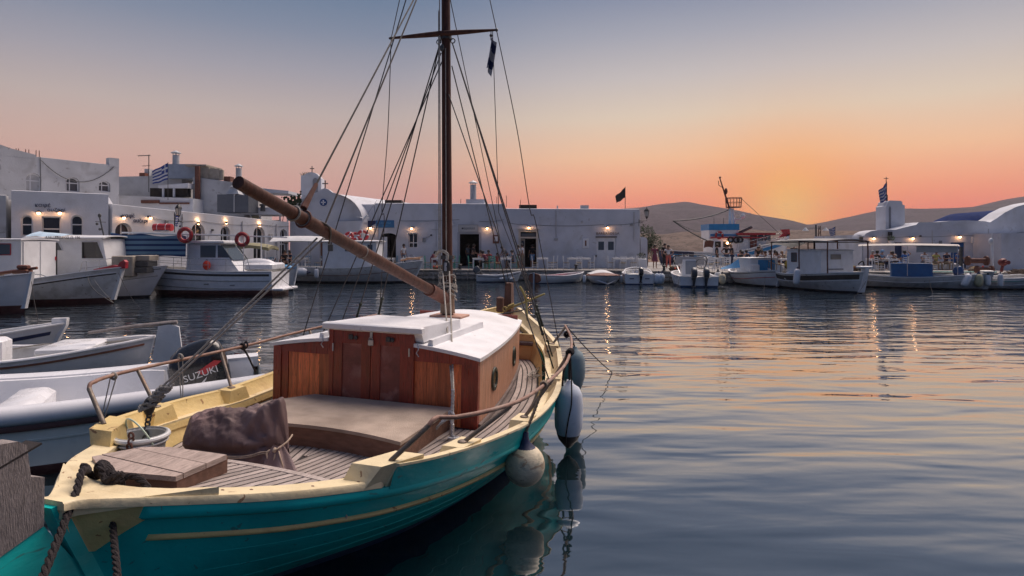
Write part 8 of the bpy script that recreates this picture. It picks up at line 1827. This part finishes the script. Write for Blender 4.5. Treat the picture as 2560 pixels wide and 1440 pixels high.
    mb = MB(); mb.bb((.66, 1.0, .85), (.5, .5, .8), .05); mb.build('side_locker', M_WHITE, r)
    mb = MB(); mb.bb((-.5, 1.9, .80), (1.2, .6, .14), .03); mb.build('blue_hatch', M_LBLUE, r)
    t = thing('folded_awning', 'bright blue folded canopy sticking out left of the caique cabin', 'canopy', (PX(1822, 36), 35.6, 1.0)); mb = MB(); mb.loft([[(-.55, 0, -.05), (-.55, .3, -.05), (-.55, .15, .03)], [(.0, -.05, .0), (.0, .4, .0), (0, .2, .22)], [(.5, -.05, .05), (.5, .4, .05), (.5, .2, .55)]], True, True); mb.build('canvas', M_LBLUE, t)
    # big caique with canopy
    r = boat_at('caique', 'big white caique with a black bulwark band, white cabin and dark framed canopy', 'boat', 16.15, 32.9, .25, -.97, GRB)
    H = make_boat(r, 6.9, 2.8, 1.08, .80, 1.02, M_WHITEW, M_ANTIB, boot=.09, band=(.08, .32, M_BLACK), strake=[(.36, M_WHITE)], stem=(1.30, M_WHITE, .22), deck_drop=.35, rb=.35, rs=.5, n=40)
    mb = MB(); mb.bb((0, 3.32, 1.28), (.7, .34, .10), .03); mb.build('stem_cap', M_WHITE, r)
    c = cabin_box(r, -1.0, 1.0, -.9, 1.6, .5, 2.06, M_WHITE, over=.04, camber=.03)
    mb = MB(); mb.bb((.1, 1.62, 1.75), (.62, .03, .26), .008); mb.build('name_plate', M_BEIGE, c)
    mb = MB(); mb.bb((.1, 1.63, 1.12), (.9, .03, .06), .01); mb.build('grab_bar', M_GREYM, c)
    side_window(c, 1.0, -.35, 1.7, .40, .46, M_GLASSB, M_TERRA)
    awning(r, -1.25, 1.25, -2.0, 2.4, 2.60, .10, mat('grey_canvas', (.30, .29, .28), .9, .12, 4), [], droop=.05)
    mb = MB(); mb.grid(lambda u_, v: (lerp(-1.3, 1.3, u_), -2.1-1.3*v, 2.63-.25*v-.18*(2*u_-1)**2), 8, 8); mb.build('awning_flap', M_CANVAS, r, 60)
    for y in (-1.9, .3, 2.3):
        mb = MB(); mb.tube(wob([(-1.2, y, .95), (-1.2, y, 2.3), (-1.0, y, 2.57), (1.0, y, 2.57), (1.2, y, 2.3), (1.2, y, .95)], 0), .035, 6); mb.build('canopy_hoop', M_TERRA, r, 60)
    for sd in (-1, 1): mb = MB(); mb.tube([(sd*1.2, -1.9, 2.5), (sd*1.2, 2.3, 2.5)], .03, 6); mb.build('canopy_rail', M_DARKM, r)
    rails(r, H, -3.0, -.6, .42, mat('brass_rail', (.3, .2, .12), .5, .2, 6, metal=.3), posts=5, mid=False)
    mb = MB(); mb.tube(wob([(-1.28, 1.6, 1.35), (-1.4, 1.8, 1.5), (-1.42, 1.9, .9), (-1.36, 2.0, .2)], 0), .03, 6); mb.build('hanging_rope', M_ROPED, r)
    mb = MB(); mb.ell((.1, -1.7, 1.25), (.35, .35, .3), 14, 8); mb.build('yellow_float', M_YELLOWP, r)
    mb = MB(); mb.tube([(0, 0, 2.1), (0, 0, 2.58)], .05, 6); mb.build('mast_stub', M_TERRA, r)
    for px, d, y_, rr, hh, lab in ((1953, 34.5, .95, .2, .5, 'small white fender nearest the caique stern'), (1974, 33.2, .68, .26, .6, 'round white fender with a blue spot on the caique quarter'), (1992, 31.6, .72, .16, .85, 'slim white fender with a navy top on the caique side')): fender(lab, (PX(px, d), d, y_), rr, hh, M_GEL, M_NAVY, (0, .9 if rr > .18 else .1, 0))
    # boat with pale awning and blue box
    r = boat_at('caique', 'weathered white boat with a pale awning on poles and a deep blue engine box', 'boat', PX(2262, 34.5), 33.8, .86, -.5, GRB)
    H = make_boat(r, 7.0, 2.4, .75, .60, .86, M_WHITEW, M_ANTIB, boot=.08, strake=[(.25, M_WHITE)], stem=(1.0, M_WHITEW, .2), deck_drop=.25, rb=.4, n=36)
    mb = MB(); mb.bb((0, 3.25, .96), (.9, .5, .12), .04); mb.build('bow_platform', M_WHITEW, r)
    mb = MB(); mb.bb((.0, -.1, .92), (1.7, 1.9, .85), .05); mb.build('engine_box', M_BLUE, r)
    awning(r, -1.05, 1.05, -2.6, 2.0, 2.34, .10, mat('pale_tan_canvas', (.50, .46, .42), .9, .1, 4), [(-1, -2.4, .7), (1, -2.4, .7), (-1, 1.9, .7), (1, 1.9, .7), (1, -.3, .7)], droop=.05, edge=.0)
    mb = MB(); mb.grid(lambda u_, v: (1.0, lerp(.1, 1.9, u_), 2.32-.36*v), 6, 3); mb.build('awning_skirt', mat('pale_tan_canvas'), r, 0)
    rnd = random.Random(5)
    for k in range(9):
        m = [M_RED, M_ORANGE, M_WHITE, M_GREEN, M_BEIGE][k % 5]; mb = MB(); mb.ell((0, 0, 0), (rnd.uniform(.10, .2), rnd.uniform(.1, .2), rnd.uniform(.07, .13)), 10, 6); o = mb.build('gear_heap', m, r); o.location = (rnd.uniform(-.6, .8), rnd.uniform(1.1, 2.4), .66+.0*k)
    # winch boat at the right edge
    r = boat_at('fishing_boat', 'white fishing boat with rusty net winches cut off by the right edge', 'boat', PX(2480, 32.5)+.9, 33.3, .99, -.12, GRB)
    H = make_boat(r, 7.2, 2.4, .80, .58, .85, M_WHITE, M_ANTIB, boot=.07, strake=[(.14, mat('teal_paint', (.02, .2, .2), .5, .1, 4)), (.34, M_WHITE)], deck_drop=.3, rs=.5, n=36)
    outboard('blue outboard at the stern of the winch boat', (PX(2392, 32.6), 32.4, .78), radians(-100), .85, mat('outboard_blue', (.02, .07, .2), .35, .1, 5), radians(-20))
    mb = MB(); mb.bb((-.9, -1.2, .86), (.16, 3.4, .07), .02); mb.build('teal_rail', mat('teal_paint'), r)
    for (x, y, z, L, R_) in ((.0, -1.0, 1.5, 1.0, .26), (.1, -.7, 1.02, .8, .22)):
        mb = MB(); M = Matrix(((1, 0, 0), (0, 0, -1), (0, 1, 0))); mb.lathe([(R_, -L/2), (R_, -L/2+.08), (.14, -L/2+.1), (.14, L/2-.1), (R_, L/2-.08), (R_, L/2)], (x, y, z), 18, M); mb.build('net_drum', M_TERRA, r)
    mb = MB(); mb.box((-.1, -1.75, 1.4), (.14, .12, 1.7)); mb.build('winch_post', M_DARKM, r); mb = MB(); mb.tube([(0, -.25, .7), (0, -.25, 2.5)], .07, 8); mb.tube([(0, -.25, 2.5), (0, -.25, 3.0)], .03, 6); mb.ell((0, -.3, 2.55), (.12, .12, .18)); mb.build('white_post', M_WHITE, r)
    mb = MB(); mb.lathe([(.05, -.2), (.18, -.16), (.22, 0), (.17, .13), (.07, .16), (.07, .34), (.11, .35), (.11, .42)], (.0, .3, 1.42), 16, YZ); mb.tube([(0, .3, 1.35), (.0, .2, .9)], .07, 6); mb.build('red_hauler', mat('dark_red_iron', (.14, .02, .02), .6, .25, 6), r)
    mb = MB()
    for k in range(30): mb.tube(wob([(rnd.uniform(-.6, .6), rnd.uniform(.6, 2.6), rnd.uniform(.8, 1.05)) for _ in range(4)], .02, k, 3), .02, 4)
    mb.build('net_heap', mat('brown_net', (.09, .06, .045), .95, .3, 20), r, 0)
    for px, rr, hh, lab, m in ((2412, .18, .75, 'white fender leftmost on the winch boat side', M_GEL), (2443, .2, .7, 'yellowed fender second on the winch boat side', mat('yellowed_fender', (.5, .46, .28), .6, .15, 5)), (2466, .13, .62, 'white dark-ended fender third on the winch boat side', M_GEL), (2497, .13, .72, 'white dark-ended fender rightmost on the winch boat side', M_GEL)): fender(lab, (PX(px, 32), 31.9, .52), rr, hh, m, M_NAVY, (0, .5 if px == 2412 else 0, 0))
right_boats()
def right_clutter():
    L = [((17.0, 29.6, .6), (15.2, 27.6, -.05), 'thin bow line of the big canopy caique'), ((13.8, 33.6, .7), (12.9, 31.6, -.05), 'bow line of the blue-doored caique'), ((9.3, 34.1, .6), (8.6, 32.6, -.05), 'stern line of the twin outboard boat'), ((21.4, 31.6, .6), (20.4, 29.8, -.05), 'bow line of the blue box boat'), ((5.8, 36.4, .45), (5.2, 35.0, -.05), 'line from the red foredeck boat'), ((1.2, 38.2, .4), (.6, 41.2, .72), 'line from the dinghy to the quay'), ((27.5, 32.4, .6), (25.8, 30.4, -.05), 'line from the winch boat')]
    for a, b, lab in L:
        mb = MB(); p = [Vector(a).lerp(Vector(b), t_)-Vector((0, 0, .5*t_*(1-t_))) for t_ in fr(0, 1, 8)]; mb.tube(p, .008, 4); tag(mb.build('mooring_line', M_ROPED), lab, 'rope', 'mooring lines of the far boats')
    rnd = random.Random(31)
    for i, (px, d, lab) in enumerate(((1100, 42.2, 'small heap of tan net on the quay edge by the caique bow'), (1690, 39.6, 'small heap of dark net behind the twin outboards'), (1985, 40.2, 'heap of tan net on the quay below the standing waiter'), (2140, 39.4, 'heap of dark net between the two canopies'), (2440, 38.8, 'heap of tan net before the chapel wall'))):
        t = thing('fishing_net', lab.replace('waiter', 'person'), 'fishing net', (PX(px, d), d, QZ), 0, 'nets heaped on the quay'); mb = MB(); mb.ell((0, 0, .08), (.45, .3, .22), 14, 8)
        mb.v = [tuple(Vector(p)*(1+.3*noise.noise(Vector(p)*4+Vector((i, 0, 0))))) for p in mb.v]
        for k in range(14): mb.tube(wob([(rnd.uniform(-.5, .5), rnd.uniform(-.35, .35), rnd.uniform(.02, .32)) for _ in range(4)], .02, k, 3), .014, 4)
        mb.build('net_heap', mat('tan_net', (.20, .14, .09), .95, .3, 20, .5, 60) if 'tan' in lab else mat('brown_net'), t, 0)
        for k in range(4): mb = MB(); mb.ell((rnd.uniform(-.4, .4), rnd.uniform(-.3, .1), rnd.uniform(.15, .3)), .06, 8, 6); mb.build('net_float', M_YELLOWP if k % 2 else M_ORANGE, t)
    for i, (px, d, lab) in enumerate(((1150, 41.7, 'dark iron bollard near the moored dinghy'), (1440, 41.5, 'dark iron bollard below the menu case'), (1660, 39.4, 'dark iron bollard in front of the strollers'), (1870, 38.2, 'dark iron bollard behind the blue-doored cabin'), (2150, 38.6, 'dark iron bollard beside the canopy caique'))):
        t = thing('bollard', lab, 'bollard', (PX(px, d), d, QZ), 0, 'bollards on the quay edge'); mb = MB(); mb.lathe([(.16, 0), (.15, .03), (.09, .06), (.085, .26), (.13, .30), (.14, .34), (.10, .38), (.01, .39)], (0, 0, 0), 14); mb.build('bollard_body', M_DARKM, t)
right_clutter()

def trawler():
    d = 53.0; Z = lambda y: ZY(y, d); X = lambda px: PX(px, d)
    xc = (X(1640)+X(1972))/2; r = boat_at('trawler', 'big blue and white fishing trawler with red trimmed wheelhouse, A-frame mast and crow nest', 'boat', xc, d, 1, 0, GR)
    T = lambda px, y, dx=0: Vector((dx, X(px)-xc, Z(y)))
    L = X(1972)-X(1640)
    H = make_boat(r, L, 3.8, 1.95, 1.75, 3.05, M_WHITE, M_BLUE, boot=.5, band=(.25, .55, M_LBLUE), strake=[(.12, M_NAVY)], stem=(3.3, M_WHITE, .2), deck_drop=.5, rb=1.0, rs=.8, n=36)
    mb = MB(); mb.prism([(L/2-.9, 3.02), (L/2+.08, 3.2), (L/2+.02, 3.75), (L/2-.7, 3.72), (L/2-.5, 3.4)], -.1, .1, YZ); mb.build('red_stem_head', M_RED, r)
    H.skin(lambda y: .8, lambda y: H.zt(y)-.02, 3, 30, .012, yb=-L/2+3.2).build('blue_stern_quarter', M_NAVY, r, 60)
    def bx(px0, px1, y0, y1, x0, x1, m, name, par=None):
        mb = MB(); a, b = T(px0, y1), T(px1, y0); mb.hexa([(x0, a.y, a.z), (x1, a.y, a.z), (x1, b.y, a.z), (x0, b.y, a.z), (x0, a.y, b.z), (x1, a.y, b.z), (x1, b.y, b.z), (x0, b.y, b.z)]); return mb.build(name, m, par or r)
    w = bx(1770, 1855, 595, 650, -1.3, 1.3, M_WHITE, 'deckhouse'); bx(1766, 1900, 593, 596, -1.45, 1.45, M_RED, 'deckhouse_roof')
    for px in (1782, 1802): bx(px-7, px+7, 604, 618, 1.29, 1.32, M_DARKIN, 'window', w)
    l = thing('cabin_light', 'warm light glowing in the trawler deckhouse window', 'lamp', (X(1804), d-1.42, Z(608))); mb = MB(); mb.ell((0, 0, 0), .09, 8, 6); mb.build('bulb', BULB, l)
    wh = MB(); a = T(1830, 648); b = T(1882, 590); wh.hexa([(-1.2, a.y, a.z), (1.2, a.y, a.z), (1.2, b.y+.1, a.z), (-1.2, b.y+.1, a.z), (-1.1, a.y, b.z), (1.1, a.y, b.z), (1.1, b.y+.9, b.z), (-1.1, b.y+.9, b.z)]); w2 = wh.build('wheelhouse', M_WHITE, r)
    bx(1828, 1922, 583, 588, -1.4, 1.4, M_RED, 'wheelhouse_roof'); bx(1862, 1878, 588, 645, 1.16, 1.24, mat('red_brown_door', (.2, .04, .02), .5, .15, 5), 'wheelhouse_door', w2); bx(1866, 1874, 592, 602, 1.235, 1.26, M_GLASSB, 'door_window', w2)
    for px0, px1 in ((1882, 1894), (1898, 1912)): bx(px0, px1, 588, 602, 1.12, 1.2, M_GLASSB, 'window', w2)
    tb = bx(1763, 1834, 575, 598, -1.1, 1.1, M_WHITE, 'flying_bridge'); bx(1762, 1836, 561, 576, -1.15, 1.15, M_LBLUE, 'bridge_screen'); bx(1766, 1832, 586, 590, 1.1, 1.13, M_LBLUE, 'blue_stripe', tb)
    lifebuoy('red and white lifebuoy on the trawler flying bridge', (X(1786), d-1.25, Z(589)), .36, None, True)
    mb = MB(); mb.tube([T(1818, 600, .6), T(1826, 518)], .15, 8, .12); mb.tube([T(1845, 590, -.6), T(1832, 522)], .13, 8, .10); mb.build('a_frame', M_WHITE, r)
    mb = MB(); mb.tube([T(1824, 522), T(1800, 447)], .09, 8, .05); mb.tube([T(1808, 470), T(1797, 463), T(1796, 452)], .03, 5); mb.ell(T(1800, 444), .1, 8, 6); mb.ell(T(1815, 478), (.14, .14, .28), 8, 6); mb.build('raked_mast', M_TERRA, r)
    c = T(1834, 518); mb = MB(); mb.torus(c, .62, .03, 18, 5); mb.torus(c+Vector((0, 0, .78)), .68, .03, 18, 5); mb.torus(c+Vector((0, 0, .4)), .65, .02, 18, 5); mb.lathe([(.01, -.05), (.62, -.05), (.62, .0), (.01, .0)], c, 18)
    for k in range(16): q = k*pi/8; mb.tube([c+Vector((.62*cos(q), .62*sin(q), 0)), c+Vector((.68*cos(q), .68*sin(q), .78))], .018, 4)
    mb.build('crow_nest', M_TERRA, r)
    mb = MB(); mb.tube([T(1835, 548), T(1852, 548), T(1856, 540)], .06, 6); mb.ell(T(1857, 540), (.16, .22, .22), 10, 6); mb.box(tuple(T(1857, 533)), (.1, 1.3, .06)); mb.build('radar', M_WHITE, r)
    mb = MB(); mb.tube(sag(T(1824, 524), T(1682, 552), 10, .25), .05, 5); mb.tube(sag(T(1682, 552), T(1768, 602), 10, .1), .05, 5); mb.tube(sag(T(1684, 552), T(1750, 580), 8, .1), .025, 4); mb.tube([T(1854, 497), T(1966, 600)], .02, 4); mb.build('rigging_boom', M_DARKM, r)
    mb = MB(); mb.tube([T(1838, 588), T(1880, 568)], .09, 6); mb.tube([T(1842, 582), T(1878, 566)], .05, 6); mb.build('crane_arm', M_DARKM, r)
    for px in (1785, 1809): mb = MB(); mb.tube([T(px, 560), T(px, 545)], .02, 4); mb.build('aerial', M_DARKM, r)
    mb = MB(); mb.grid(lambda u_, v: (1.55-.3*v, T(1748+22*u_, 600).y, Z(604+16*v)+.1*sin(u_*3)), 6, 5); mb.build('brown_net_bundle', M_TERRA, r, 60)
    rails(r, H, .5, L/2-1.2, .6, M_STEEL, posts=6, mid=True)
    for px in (1812, 1826, 1835): mb = MB(); mb.torus(T(px, 600, 1.4), .22, .08, 14, 6, YZ); mb.build('hung_tyre', M_BLACK, r)
trawler()
def haze():
    mb = MB(); x0, x1, y0, y1, z0, z1 = -1050, 1420, -75, 2080, -1.2, 142
    mb.hexa([(x0, y0, z0), (x1, y0, z0), (x1, y1, z0), (x0, y1, z0), (x0, y0, z1), (x1, y0, z1), (x1, y1, z1), (x0, y1, z1)])
    m = bpy.data.materials.new('evening_haze'); m.use_nodes = True; nt = m.node_tree; nt.nodes.remove(nt.nodes['Principled BSDF'])
    v = nt.nodes.new('ShaderNodeVolumePrincipled'); v.inputs['Color'].default_value = (.86, .80, .86, 1); v.inputs['Density'].default_value = HAZE
    nt.links.new(v.outputs[0], nt.nodes['Material Output'].inputs['Volume'])
    o = mb.build('haze', m, ang=0); o['kind'] = 'stuff'
HAZE = .00019
haze()
